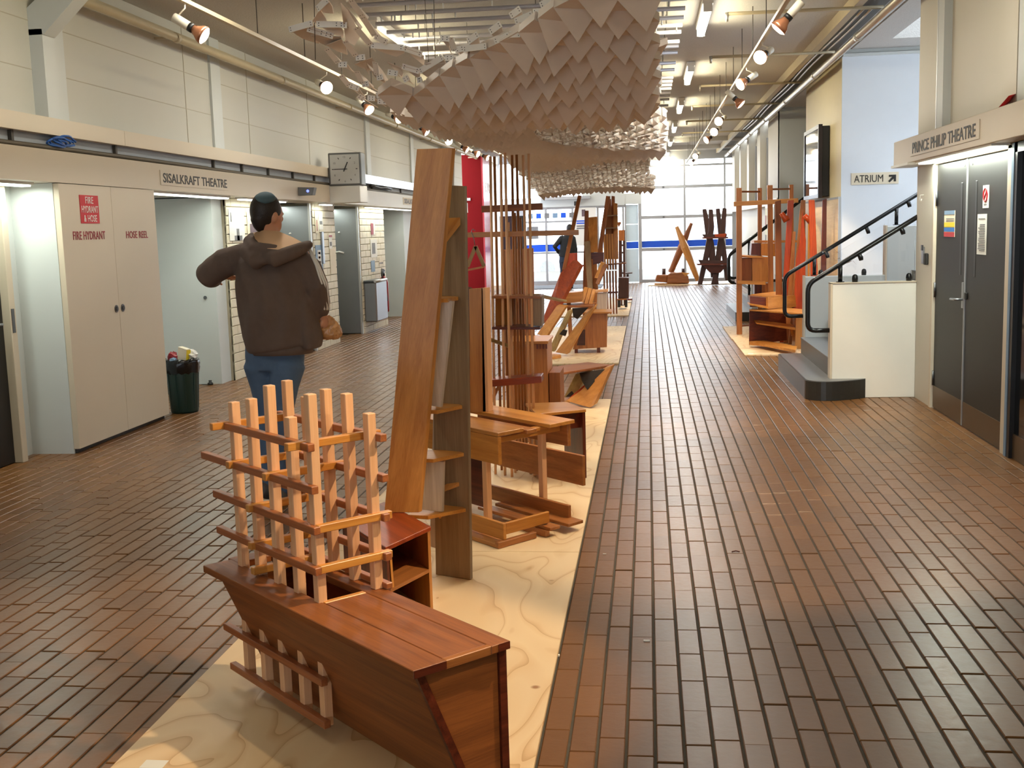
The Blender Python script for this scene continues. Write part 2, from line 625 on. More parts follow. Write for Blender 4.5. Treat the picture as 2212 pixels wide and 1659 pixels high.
# ---- floor: mortar bed with clay pavers laid in rows down the hall
floor = frame('floor', (-0.95, 12, 0))
M().box((-6.0, -14.0, -0.20), (XR + 3.2, 42.0, -0.006)).build('mortar_bed', MT['mortar'], floor)
PW, PL = 0.0866, 0.246


def paver_mesh(kind, tone):
    """one paver about its own centre, top face chamfered"""
    hx, hy = PW / 2 - 0.0042, PL / 2 - 0.0018
    c = 0.003
    vs = [(-hx, -hy, -0.02), (hx, -hy, -0.02), (hx, hy, -0.02), (-hx, hy, -0.02),
          (-hx, -hy, -c), (hx, -hy, -c), (hx, hy, -c), (-hx, hy, -c),
          (-hx + c, -hy + c, 0), (hx - c, -hy + c, 0), (hx - c, hy - c, 0), (-hx + c, hy - c, 0)]
    fs = [(8, 9, 10, 11)]
    for b in (0, 4):
        for i in range(4):
            j = (i + 1) % 4
            fs.append((b + i, b + j, b + 4 + j, b + 4 + i))
    return vs, fs


pv, pf = paver_mesh(0, 0)
pav_meshes = []
for k in range(9):
    me = bpy.data.meshes.new('paver')
    me.from_pydata(pv, [], pf)
    me.materials.append(MT['paver'])
    a = me.attributes.new('tone', 'FLOAT', 'POINT')
    a.data.foreach_set('value', [0.25 + 0.06 * k] * len(pv))
    me.update()
    pav_meshes.append(me)

spots = []
nx0 = int((-4.75 + 0.299) / PW)
for i in range(-52, 32):
    x = -0.299 + i * PW
    yo = rnd.random() * PL
    for j in range(0, 132):
        y = 0.6 + yo + (j - 1) * PL + rnd.uniform(-0.006, 0.006)
        if y > YB + 0.1 or x > XR + 0.06:
            continue
        if x < -4.5 and not (9.4 < y < 11.6 or 13.4 < y < 14.9 or 16.0 < y < 17.3 or y > 19):
            if x < -4.62:
                continue
        if -1.56 < x < -0.40 and (2.9 < y < 9.95 or 12.95 < y < 17.6):
            continue
        spots.append((x, y))


def seen(x, y):
    """how large a floor paver shows from the entrance end (0 = out of view)"""
    d = cam.matrix_world.inverted() @ V((x, y, 0))
    if d.z > -1:
        return 0
    px, py = 1106 + 2450 * d.x / -d.z, 829.5 - 2450 * d.y / -d.z
    if not (-60 < px < 2270 and 400 < py < 1700):
        return 0
    return 1 / (d.z * d.z) / max(y, 1)


spots.sort(key=lambda q: -seen(*q))
for x, y in spots[:300]:
    o = bpy.data.objects.new('paver', pav_meshes[min(8, int(rnd.random() ** 1.0 * 9))])
    COL.objects.link(o)
    o.location = (x - floor.location.x, y - floor.location.y, rnd.uniform(-0.0008, 0.0004))
    o.rotation_euler = (rnd.uniform(-0.005, 0.005), rnd.uniform(-0.004, 0.004), 0)
    o.parent = floor
vs, fs, ts = [], [], []
for x, y in spots[300:]:
    b = len(vs)
    dz = rnd.uniform(-0.0008, 0.0004)
    tx, ty = rnd.uniform(-0.005, 0.005), rnd.uniform(-0.004, 0.004)
    t = 0.25 + 0.5 * rnd.random()
    for q in pv:
        vs.append((q[0] + x, q[1] + y, q[2] + dz + tx * q[0] + ty * q[1]))
        ts.append(t)
    fs += [tuple(b + i for i in f) for f in pf]
me = bpy.data.meshes.new('distant_pavers')
me.from_pydata(vs, [], fs)
me.materials.append(MT['paver'])
a = me.attributes.new('tone', 'FLOAT', 'POINT')
a.data.foreach_set('value', ts)
o = bpy.data.objects.new('distant_pavers', me)
COL.objects.link(o)
put(o, floor)
o['kind'] = 'stuff'

# ---- ceiling
m = M().box((-4.6, -14.0, ZC), (XR + 0.1, YB + 0.1, ZC + 0.25))
# rooflight hall over the stairs: ceiling strips around the glazed opening
m.box((XR + 0.1, 10.1, ZC - 0.02), (2.72, 14.4, ZC + 0.25))
m.box((2.72, 13.38, ZC - 0.02), (6.0, 14.4, ZC + 0.25))
m.box((2.72, 10.1, ZC - 0.02), (6.0, 10.6, ZC + 0.25))
m.box((5.6, 10.6, ZC - 0.02), (6.0, 13.38, ZC + 0.25))
struct(m.build('ceiling', MT['ceiling']))
struct(M().box((2.72, 10.6, ZC + 0.2), (5.6, 13.38, ZC + 0.22)).build('window_5', MT['glass']))
# shallow downstand ribs across the far ceiling
for k, y in enumerate((27.0, 29.6)):
    struct(M().box((-4.3, y, ZC - 0.10), (XR, y + 0.16, ZC)).build('trim_20', MT['ceiling']))

# ---- closing wall behind the camera; its unseen glazing is added for frontal daylight
m = M().box((-4.8, -14.2, 0), (XR + 0.3, -14.0, 0.6))
m.box((-4.8, -14.2, 2.7), (XR + 0.3, -14.0, ZC))
struct(m.build('wall_back', MT['cream']))
struct(M().box((-4.8, -14.12, 0.6), (XR + 0.3, -14.10, 2.7)).build('added_window_6', MT['glass']))

# ---- left wall: upper wall, lower blocks
wl = frame('wall_left', (-4.4, 12, 0))
m = M().box((-4.75, -14, 2.20), (-4.35, 27.0, ZC))
m.box((-5.6, -14, 1.99), (-4.75, 27.0, 2.3))
m.build('upper_wall', MT['upper'], wl)
m = M()
for y in (8.05, 11.25, 17.6, 21.0, 24.4):
    m.box((-4.352, y, 2.42), (-4.325, y + 0.26, ZC))
m.build('pier_strip', MT['grey_white'], wl)
m = M()
for y in (10.62, 12.35, 14.6):
    m.box((-4.352, y, 2.42), (-4.346, y + 0.012, ZC))
for z in (2.78, 3.12):
    m.box((-4.352, 7.0, z), (-4.3475, 27, z + 0.006))
m.build('panel_joint', MT['panel_joint'], wl)
m = M().box((-5.6, -14, 0), (-4.19, 6.55, 1.98))
m.box((-5.6, 6.55, 0), (-4.56, 7.81, 1.98))
m.build('lower_wall', MT['grey_white'], wl)
M().box((-5.6, 7.81, 0.0), (-4.235, 9.42, 1.978)).build('cupboard_surround', MT['grey_white'], wl)
M().box((-5.6, 11.62, 0), (-4.555, 11.9, 1.978)).build('recess_end_wall', MT['grey_white'], wl)
M().box((-5.7, 9.42, 0), (-5.55, 21.2, 1.978)).build('recess_rear_wall', MT['grey_white'], wl)
M().box((-5.6, 20.9, 0), (-4.5, 27.0, 1.978)).build('end_block', MT['grey_white'], wl)

# fascia (bulkhead) over the recesses
fa = frame('trim_1', (-4.2, 10, 2))
M().box((-4.62, -14, 1.98), (-4.19, 14.9, 2.205)).build('fascia_board', MT['beige'], fa)
M().box((-4.62, 14.9, 1.98), (-4.19, 26.7, 2.205)).build('fascia_board', MT['white'], fa)
tr = frame('trim_2', (-4.2, 10, 2.3))
M().box((-4.35, -14, 2.315), (-4.20, 8.95, 2.435)).build('tray_rail', MT['beige'], tr)
M().box((-4.35, 8.955, 2.315), (-4.20, 16.6, 2.435)).build('tray_rail', MT['beige'], tr)
M().box((-4.35, 16.65, 2.31), (-4.20, 26.7, 2.44)).build('tray_rail', MT['alu'], tr)
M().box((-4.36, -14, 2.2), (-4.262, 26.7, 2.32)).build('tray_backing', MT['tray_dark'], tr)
for y in (7.33, 8.85, 10.95, 11.75, 12.6, 13.5, 14.4, 17.5, 19.6, 22.0):
    M().box((-4.265, y, 2.2), (-4.235, y + 0.03, 2.318)).build('tray_bracket', MT['bracket'], tr)

# the steel frame with a raking knee brace at the near left
kb = frame('trim_3', (-4.3, 7.9, 2.4))
m = M().beam((-4.30, 7.95, 2.43), (-4.30, 7.95, 3.06), 0.16, 0.10, side=(0, 1, 0))
m.build('post', MT['grey_white'], kb)
M().prism([(-4.36, 7.87, 3.02), (-4.24, 7.87, 3.02), (-3.66, 7.87, ZC), (-3.90, 7.87, ZC), (-4.36, 7.87, 3.20)],
          (0, 0.16, 0)).build('knee_brace', MT['grey_white'], kb)

# ---- painted brick piers between the recesses (every brick its own piece)
BL, BH = 0.30, 0.0995


def brick_pier(n, y0, y1, xf):
    fr = frame('wall_left', (xf, (y0 + y1) / 2, 0))
    M().box((-5.55, y0, 0), (xf - 0.012, y1, 1.978)).build('pier_core', MT['joint'], fr)
    rows = int(1.978 / BH)
    cache = {}
    for r in range(rows + 1):
        z0 = r * BH
        z1 = min(z0 + BH - 0.008, 1.977)
        if z1 - z0 < 0.02:
            continue
        y = y0 - (BL / 2 if r % 2 else 0)
        while y < y1 - 0.01:
            a, b = max(y, y0), min(y + BL - 0.008, y1)
            if b - a > 0.03:
                key = (round(b - a, 3), round(z1 - z0, 3))
                if key not in cache:
                    hy, hz = (b - a) / 2, (z1 - z0) / 2
                    q = M()
                    c = 0.004
                    q.add([(-0.03, -hy, -hz), (-0.03, hy, -hz), (-0.03, hy, hz), (-0.03, -hy, hz),
                           (-c, -hy, -hz), (-c, hy, -hz), (-c, hy, hz), (-c, -hy, hz),
                           (0, -hy + c, -hz + c), (0, hy - c, -hz + c), (0, hy - c, hz - c), (0, -hy + c, hz - c)],
                          [(8, 9, 10, 11)] + [(b_ + i, b_ + (i + 1) % 4, b_ + 4 + (i + 1) % 4, b_ + 4 + i) for b_ in (0, 4) for i in range(4)])
                    cache[key] = q.mesh('brick', MT['brick_white'])
                o = bpy.data.objects.new('brick', cache[key])
                COL.objects.link(o)
                o.location = (xf - fr.location.x + rnd.uniform(-0.002, 0.002), (a + b) / 2 - fr.location.y, (z0 + z1) / 2)
                o.parent = fr
            y += BL
    return fr


brick_pier(1, 11.9, 13.42, -4.50)
brick_pier(2, 14.95, 16.05, -4.46)
brick_pier(3, 17.40, 19.05, -4.44)

# stainless steel lavatory doors, edge-on in the recesses, facing the entrance
for i, (y, x0, x1) in enumerate(((14.90, -5.0, -4.47), (17.36, -5.0, -4.45))):
    d = frame('door_%d' % (i + 3), (x0, y, 0), 'brushed stainless steel door at the end of a recess in the left wall')
    M().box((x0, y, 0.01), (x1 - 0.03, y + 0.04, 1.95)).build('door_leaf', MT['steel'], d, bevel=0.004)
    M().box((x1 - 0.03, y - 0.02, 0.0), (x1, y + 0.05, 1.978)).build('door_frame', MT['alu'], d)
    M().lathe((x0 + 0.24, y - 0.004, 1.58), [(0.018, 0), (0.018, 0.012), (0.004, 0.02)], 12).build('vent_knob', MT['paper'], d)
    M().tube([(x0 + 0.15, y - 0.01, 1.28), (x0 + 0.24, y - 0.05, 1.29), (x0 + 0.30, y - 0.01, 1.27)], 0.012, 8).build('pull_handle', MT['white'], d)

# soffit strip lights in the recesses
for i, (y0, y1, x, e) in enumerate(((6.7, 7.7, -4.36, 10), (9.5, 11.5, -4.34, 8), (11.9, 13.4, -4.34, 4), (13.5, 14.8, -4.9, 6), (14.96, 15.4, -4.33, 4), (16.1, 17.25, -4.9, 6), (17.45, 20.7, -4.33, 3.5))):
    nm = ['above the near dark door', 'over the SISALKRAFT THEATRE recess', 'over the posters behind the walking man', 'inside the first steel door recess',
          'over the brick pier left of the clock', 'inside the second steel door recess', 'over the far trough and extinguisher'][i]
    t = thing('strip_light', 'lit white soffit strip light ' + nm, 'light', (x, (y0 + y1) / 2, 1.94), 'strip lights under the left fascia')
    M().box((x - 0.05, y0, 1.962), (x + 0.05, y1, 1.98)).build('housing', MT['white'], t)
    M().box((x - 0.035, y0 + 0.02, 1.95), (x + 0.035, y1 - 0.02, 1.962)).build('diffuser', MT['strip'], t)
    lamp('AREA', 'strip_glow', (x, (y0 + y1) / 2, 1.945), e * (y1 - y0), (0.93, 1.0, 0.86), rot=(0, 0, 0), shape='RECTANGLE', size=0.07, size_y=y1 - y0)

# near dark door on the far left
d = frame('door_1', (-4.5, 7.1, 0), 'near black door with a lever handle at the left edge')
M().box((-4.55, 6.58, 0.005), (-4.51, 7.49, 1.95)).build('door_leaf', MT['door_dark'], d, bevel=0.003)
m = M().box((-4.56, 7.49, 0), (-4.45, 7.56, 1.98))
m.box((-4.56, 6.55, 0), (-4.45, 6.58, 1.98))
m.box((-4.56, 6.55, 1.95), (-4.45, 7.56, 1.978))
m.build('door_frame', MT['beige'], d, bevel=0.004)
M().box((-4.51, 7.36, 0.93), (-4.50, 7.42, 1.13)).build('escutcheon', MT['steel'], d, bevel=0.008)
M().tube([(-4.50, 7.39, 1.0), (-4.455, 7.39, 1.0), (-4.45, 7.375, 1.0), (-4.45, 7.26, 1.0)], 0.009, 8).build('lever_handle', MT['steel'], d)
M().box((-4.449, 7.50, 0.93), (-4.445, 7.535, 1.10)).build('strike_plate', MT['dark_steel'], d)

# hydrant cupboard: two flush beige doors with round locks
cb = thing('hydrant_cupboard', 'beige hydrant and hose cupboard with two flush doors and red lettering', 'cupboard', (-4.21, 8.6, 0))
ys = 8.615
M().box((-4.235, 7.815, 0.035), (XL, ys - 0.002, 1.975)).build('cupboard_door', MT['beige'], cb, bevel=0.002)
M().box((-4.235, ys + 0.002, 0.035), (XL, 9.415, 1.975)).build('cupboard_door', MT['beige'], cb, bevel=0.002)
M().box((-4.26, 7.83, 0.0), (-4.23, 9.40, 0.05)).build('toe_recess', MT['black'], cb)
for y in (8.56, 8.672):
    q = M().tube([(XL - 0.001, y, 1.02), (XL + 0.006, y, 1.02)], 0.030, 16)
    k = q.build('lock', MT['dark_steel'], cb)
    M().tube([(XL + 0.006, y, 1.02), (XL + 0.010, y, 1.02)], 0.019, 14).build('lock_core', MT['black'], k)
RT, UP = (0, 1, 0), (0, 0, 1)
sg = thing('hydrant_sign', 'red square sign reading FIRE HYDRANT & HOSE on the beige cupboard', 'sign', (XL, 8.245, 1.8))
M().box((XL, 8.10, 1.69), (XL + 0.004, 8.39, 1.90)).build('plate', MT['red'], sg)
for i, s_ in enumerate(('FIRE', 'HYDRANT', '& HOSE')):
    lettering(sg, s_, (XL + 0.0045, 8.245, 1.863 - 0.068 * i), RT, UP, 0.05, MT['paper'], width=(0.12, 0.255, 0.20)[i], bold=0.0, spacing=1.06)
lettering(cb, 'FIRE HYDRANT', (XL + 0.001, 8.215, 1.60), RT, UP, 0.062, MT['red_text'], width=0.50, bold=0.006, spacing=1.05)
lettering(cb, 'HOSE REEL', (XL + 0.001, 9.03, 1.60), RT, UP, 0.058, MT['red_text'], width=0.40, bold=0.006, spacing=1.05)


def sign_board(text, label, c, r, width, height, th, board, tm, tw, tall, bold=0.015, name='room_sign'):
    t = thing(name, label, 'sign', c)
    c, r, u = V(c), V(r).normalized(), V(UP)
    n = r.cross(u)
    p = [c + r * (i * width / 2) + u * (j * height / 2) for i, j in ((-1, -1), (1, -1), (1, 1), (-1, 1))]
    M().prism(p, n * th).build('plate', board, t)
    lettering(t, text, c + n * (th + 0.0006) + r * 0.0, r, UP, tall, tm, width=tw, bold=bold)
    return t


sign_board('SISALKRAFT THEATRE', 'cream name plate reading SISALKRAFT THEATRE on the left fascia', (XL, 10.37, 2.088), RT, 1.62, 0.128, 0.006,
           MT['beige'], MT['dark_print'], 1.52, 0.083, 0.012)
sign_board('SISALKRAFT THEATRE', 'far grey name plate on the left fascia just before the tall leaning plank', (XL, 20.6, 2.10), RT, 2.2, 0.12, 0.006,
           MT['paper2'], MT['grey_print'], 2.05, 0.085, 0.02)

# fixings in the recess: lock on the end wall, door stop
M().tube([(-4.68, 11.615, 0.93), (-4.68, 11.605, 0.93)], 0.018, 12).build('recess_lock', MT['dark_steel'], wl)
tag(M().lathe((-4.66, 11.55, 0), [(0.03, 0), (0.03, 0.02), (0.014, 0.03), (0.018, 0.05)], 12).build('door_stop', MT['black']),
    'small black rubber door stop on the floor right of the green bin', 'door stop')

# ---- right wall with the theatre doors
wr = frame('wall_right', (2.4, 6, 0))
m = M().box((XR, 9.60, 0), (XR + 0.35, 10.2, 2.2))
m.box((XR + 0.02, 7.56, 1.99), (XR + 0.35, 9.60, 2.2))
m.box((XR, -14, 0), (XR + 0.35, 6.2, 2.2))
m.box((XR + 0.02, 6.2, 2.0), (XR + 0.35, 7.56, 2.2))
m.build('lower_wall', MT['cream'], wr)
M().box((XR + 0.06, -14, 2.2), (XR + 0.35, 10.2, ZC)).build('upper_wall', MT['cream'], wr)
for y0, y1 in ((9.62, 10.2), (7.60, 7.86)):
    M().box((XR, y0, 2.2), (XR + 0.08, y1, ZC)).build('pier', MT['cream'], wr)
M().box((XR - 0.002, 9.40, 2.2), (XR + 0.07, 9.60, ZC)).build('metal_flashing', MT['grey_white'], wr)
M().box((XR - 0.004, 9.585, 2.2), (XR + 0.0, 9.61, ZC)).build('flashing_lip', MT['alu'], wr)
M().box((XR + 0.0, 7.0, 2.2), (XR + 0.07, 7.58, ZC)).build('metal_flashing', MT['grey_white'], wr)
# fascia box over the doors
fr_ = frame('trim_4', (2.2, 6, 2.1))
M().box((2.15, -14, 2.005), (XR + 0.02, 10.44, 2.21)).build('fascia_board', MT['beige'], fr_, bevel=0.004)
sign_board('PRINCE PHILIP THEATRE', 'cream name plate reading PRINCE PHILIP THEATRE on the right fascia', (2.15, 8.80, 2.112), (0, -1, 0), 1.96, 0.125,
           0.006, MT['beige'], MT['dark_print'], 1.80, 0.088, 0.012)
t = thing('strip_light', 'lit white soffit strip light above the right theatre doors', 'light', (2.22, 8.65, 1.99))
M().box((2.165, 7.62, 1.99), (2.28, 9.68, 2.005)).build('housing', MT['white'], t)
M().box((2.18, 7.66, 1.978), (2.27, 9.64, 1.99)).build('diffuser', MT['strip'], t)
lamp('AREA', 'strip_glow', (2.225, 8.65, 1.975), 26, (0.93, 1.0, 0.86), rot=(0, 0, 0), shape='RECTANGLE', size=0.08, size_y=1.9)
tag(M().prism([(2.12, 9.76, 1.985), (2.30, 9.76, 1.985), (2.30, 10.40, 1.985), (2.12, 10.40, 1.985)], (0, 0, 0.02)).build('soffit_panel', MT['white']),
    'white soffit panel under the near end of the right fascia', 'panel')
for o_ in [bpy.data.objects['soffit_panel']]:
    del o_['category']
    struct(o_)
    o_.name = 'trim_5'

# theatre doors
dr = frame('door_2', (XR, 8.66, 0), 'pair of dark grey theatre doors with bronze kick plates')
XD = XR + 0.012
for y0, y1 in ((7.70, 8.672), (8.684, 9.56)):
    lf = M().box((XD, y0, 0.008), (XD + 0.045, y1, 1.965)).build('door_leaf', MT['door_black'], dr, bevel=0.002)
    M().box((XD - 0.004, y0 + 0.01, 0.012), (XD, y1 - 0.01, 0.19)).build('kick_plate', MT['kick'], lf)
m = M()
m.box((XR - 0.012, 7.60, 0), (XR + 0.06, 7.685, 1.995))
m.box((XR - 0.012, 9.57, 0), (XR + 0.06, 9.62, 1.995))
m.box((XR - 0.012, 7.60, 1.97), (XR + 0.06, 9.62, 1.998))
m.build('door_frame', MT['beige'], dr, bevel=0.003)
M().box((XD - 0.010, 8.672, 0.01), (XD + 0.03, 8.684, 1.965)).build('meeting_strip', MT['alu'], dr)
for y in (8.83, 8.455):
    M().box((XD - 0.002, y - 0.022, 1.12), (XD + 0.004, y + 0.022, 1.80)).build('vision_slot', MT['black'], dr, bevel=0.002)
M().box((XD - 0.010, 8.70, 0.88), (XD, 8.745, 1.07)).build('lock_plate', MT['steel'], dr, bevel=0.002)
M().tube([(XD - 0.01, 8.72, 0.945), (XD - 0.055, 8.72, 0.945), (XD - 0.058, 8.74, 0.945), (XD - 0.058, 8.86, 0.94)], 0.009, 8).build('lever_handle', MT['steel'], dr)
M().box((XD - 0.014, 8.62, 0.95), (XD, 8.665, 1.0)).build('deadlock', MT['dark_print'], dr, bevel=0.004)
for y, z in ((9.55, 1.70), (9.55, 0.97), (9.55, 0.25), (7.70, 1.70), (7.70, 0.97), (7.70, 0.25)):
    M().tube([(XD - 0.006, y, z - 0.06), (XD - 0.006, y, z + 0.06)], 0.008, 8).build('hinge', MT['dark_steel'], dr)
for y in (8.78, 8.58):
    M().tube([(XD - 0.006, y, 1.925), (XD, y, 1.925)], 0.010, 8).build('door_bolt', MT['paper'], dr)

# notices on the doors
LF = (0, -1, 0)


def notice(name, label, y0, y1, z0, z1, mat, rules=(), bands=()):
    t = thing(name, label, 'notice', (XD, (y0 + y1) / 2, z0))
    M().box((XD - 0.004, y0, z0), (XD - 0.001, y1, z1)).build('sheet', mat, t)
    for a, b, mm in bands:
        M().box((XD - 0.0055, y0 + 0.005, a), (XD - 0.0035, y1 - 0.005, b)).build('colour_band', mm, t)
    if rules:
        m = M()
        for z in rules:
            m.box((XD - 0.0055, y0 + 0.02 + rnd.random() * 0.02, z), (XD - 0.0035, y1 - 0.02 - rnd.random() * 0.05, z + 0.006))
        m.build('print_lines', MT['grey_print'], t)
    return t


notice('banded_notice', 'evacuation notice with yellow, blue and red bands on the far theatre door', 9.0, 9.31, 1.40, 1.60, MT['paper2'],
       (1.535, 1.52), ((1.57, 1.60, MT['blue_print']), (1.475, 1.51, MT['yellow']), (1.44, 1.47, MT['sky_blue']), (1.40, 1.435, MT['red'])))
notice('long_notice', 'tall white typed notice on the near theatre door', 8.18, 8.40, 1.285, 1.565, MT['paper'],
       [1.53] + [1.31 + 0.012 * i for i in range(16)])
ns = notice('prohibition_notice', 'small white notice with a red no-entry ring above the typed notice', 8.15, 8.285, 1.605, 1.76, MT['paper'], (1.625,))
m = M()
ring = [(XD - 0.006, 8.2175 + 0.045 * math.cos(a * PI / 12), 1.695 + 0.045 * math.sin(a * PI / 12)) for a in range(25)]
m.tube(ring, 0.005, 6, caps=False)
m.tube([ring[9], ring[21]], 0.005, 6)
m.build('red_ring', MT['red'], ns)

# wall fittings on the pier
t = thing('intercom', 'small steel intercom plate with black button beside the theatre doors', 'intercom', (XR, 9.93, 1.25))
M().box((XR - 0.012, 9.89, 1.17), (XR, 9.96, 1.31)).build('plate', MT['steel'], t, bevel=0.003)
M().box((XR - 0.018, 9.90, 1.28), (XR - 0.010, 9.95, 1.325)).build('button_hood', MT['black'], t)
tag(M().box((XR - 0.03, 9.75, 1.165), (XR, 9.81, 1.26)).build('card_reader', MT['dark_print'], bevel=0.006), 'black card reader beside the steel intercom', 'card reader')
hk = M().tube([(XR - 0.002, 9.95, 1.74), (XR - 0.03, 9.95, 1.74), (XR - 0.035, 9.95, 1.70), (XR - 0.02, 9.97, 1.69), (XR - 0.012, 9.98, 1.71)], 0.005, 6)
tag(hk.build('wall_hook', MT['white']), 'small white hook high on the pier beside the theatre doors', 'hook')

# near glazed door at the right edge
d = frame('door_5', (XR, 6.9, 0), 'dark glazed door with white lettering at the right edge')
m = M().box((XR - 0.01, 7.50, 0), (XR + 0.06, 7.56, 2.0))
m.box((XR - 0.01, 6.2, 0), (XR + 0.06, 6.26, 2.0))
m.box((XR - 0.01, 6.2, 1.94), (XR + 0.06, 7.56, 2.0))
m.build('door_frame', MT['door_dark'], d)
M().box((XR - 0.014, 7.555, 0), (XR + 0.05, 7.60, 2.0)).build('frame_edge', MT['blue_print'], d)
M().box((XR + 0.02, 6.26, 0.16), (XR + 0.03, 7.50, 1.94)).build('dark_pane', plain('dark_glass', srgb(20, 22, 24), 0.08), d)
M().box((XR + 0.012, 6.26, 0.0), (XR + 0.035, 7.50, 0.16)).build('kick_rail', MT['kick'], d)
lettering(d, 'C', (XR + 0.019, 7.325, 1.02), (0, -1, 0), UP, 0.055, MT['paper'], bold=0.01)
lettering(d, 'W', (XR + 0.019, 7.33, 0.93), (0, -1, 0), UP, 0.05, MT['paper'], bold=0.01)

# ---- atrium stair hall
wa = frame('wall_atrium', (3.4, 12.95, 0))
M().box((2.30, 14.1, 0), (6.0, 14.3, 3.45)).build('rear_wall', MT['blue_wall'], wa)
M().box((2.30, 14.03, 3.45), (6.0, 14.3, 3.48)).build('beam', MT['grey_white'], wa)
M().box((2.30, 14.08, 3.49), (6.0, 14.3, ZC)).build('beam', MT['grey_white'], wa)
M().box((XR + 0.35, 10.1, 0), (6.0, 10.2, ZC)).build('side_wall', MT['cream'], wa)
M().box((5.9, 10.2, 0), (6.0, 14.1, 1.9)).build('end_wall', MT['blue_wall'], wa)
struct(M().box((5.94, 10.2, 1.9), (5.96, 14.1, ZC)).build('added_window_7', MT['glass']))  # unseen side glazing added to brighten the atrium wall
sign_board('ATRIUM', 'cream sign reading ATRIUM with a diagonal arrow on the pale blue wall', (2.691, 14.1, 2.032), (1, 0, 0), 0.545, 0.138, 0.008,
           MT['paper2'], MT['dark_print'], 0.335, 0.085, 0.0)
at_ = [o for o in bpy.data.objects if o.get('label', '').startswith('cream sign reading ATRIUM')][0]
for ch in at_.children:
    if ch.name.startswith('lettering'):
        for q in ch.data.vertices:
            q.co.x -= 0.074
m = M()
ac = V((2.888, 14.0905, 2.025))
m.prism([ac + V((x * 1.3, 0, z * 1.2)) for x, z in ((-0.035, -0.025), (-0.022, -0.038), (0.014, -0.002), (0.014, -0.03), (0.034, -0.03), (0.034, 0.036), (-0.030, 0.036),
                                        (-0.030, 0.016), (0.0, 0.016))], (0, -0.002, 0))
m.build('arrow', MT['dark_print'], at_)

# warm cream wall with a timber panel below, then the recess of the second stair
wy_ = frame('wall_right', (2.2, 14.6, 0))
M().box((2.303, 14.3, 0), (2.7, 17.2, ZC)).build('upper_wall', MT['yellow_wall'], wy_)
M().box((2.296, 14.098, 0), (2.2995, 14.302, 3.44)).build('upper_wall', MT['yellow_wall'], wy_)
M().box((2.275, 14.1, 0.0), (2.302, 17.2, 1.81)).build('lining_board', wood('pale_lining_board', srgb(220, 194, 140), srgb(196, 164, 110), 0.5, 12), wy_)
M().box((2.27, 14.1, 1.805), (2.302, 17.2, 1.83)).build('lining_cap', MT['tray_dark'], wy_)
M().box((2.27, 14.085, 0.0), (2.302, 14.1, 1.83)).build('lining_edge', MT['alu'], wy_)
wf = frame('wall_right', (2.8, 24, 0))
M().box((XR, 20.55, 0), (6, 20.75, 3.52)).build('return_wall', MT['grey_white'], wf)
M().box((2.7, 17.1, 0), (6, 17.2, 3.52)).build('stair_side_wall', MT['cream'], wf)
M().box((5.9, 17.2, 0), (6.0, 20.6, 3.52)).build('stair_end_wall', MT['cream'], wf)
M().box((2.38, 17.0, ZC - 0.03), (6.1, 20.8, ZC + 0.2)).build('stair_ceiling', MT['ceiling'], wf)
M().box((XR + 0.16, 20.7, 0), (XR + 0.4, YB, ZC)).build('far_wall', MT['cream'], wf)
for y0, y1 in ((20.56, 22.4), (24.0, 24.6), (26.6, 27.1), (28.9, 29.3), (30.9, 31.8)):
    M().box((XR, y0, 1.95), (XR + 0.2, y1, ZC)).build('pilaster', MT['cream'], wf)
M().box((XR - 0.02, 20.75, 1.86), (XR + 0.2, 31.8, 1.98)).build('sill_band', MT['white'], wf)
# framing in the recessed panels
m = M()
for y in (22.6, 23.2, 23.9, 25.2, 26.4, 27.6):
    m.box((XR + 0.12, y, 1.98), (XR + 0.17, y + 0.06, ZC - 0.3))
m.build('window_bar', MT['frame_alu'], wf)

# ---- the glazed far end
wb = frame('wall_far', (-1, YB, 0))
M().box((-4.9, YB, 0), (-4.1, YB + 0.2, ZC)).build('end_pier', MT['cream'], wb)
M().box((-4.1, YB - 0.02, 3.36), (XR + 0.2, YB + 0.2, ZC)).build('head_beam', MT['frame_alu'], wb)
M().box((-1.75, YB - 0.06, 2.14), (-0.62, YB + 0.12, 2.84)).build('transom_panel', MT['grey_white'], wb)
M().box((-3.3, YB - 0.05, 2.14), (-1.75, YB + 0.12, 2.40)).build('transom_panel', MT['grey_white'], wb)
M().box((-4.1, YB - 0.05, 2.14), (-3.3, YB + 0.12, 2.40)).build('transom_panel', MT['grey_white'], wb)
M().box((-2.9, YB - 0.16, 2.34), (-1.55, YB - 0.06, 2.42)).build('canopy_ledge', MT['frame_alu'], wb)
M().box((-0.62, YB - 0.05, 2.16), (-0.16, YB + 0.12, 2.45)).build('transom_panel', MT['grey_white'], wb)
M().box((-1.72, YB - 0.02, 2.86), (-0.9, YB + 0.06, 3.12)).build('dark_louvre', plain('dark_green_louvre', srgb(70, 92, 92), 0.5), wb)

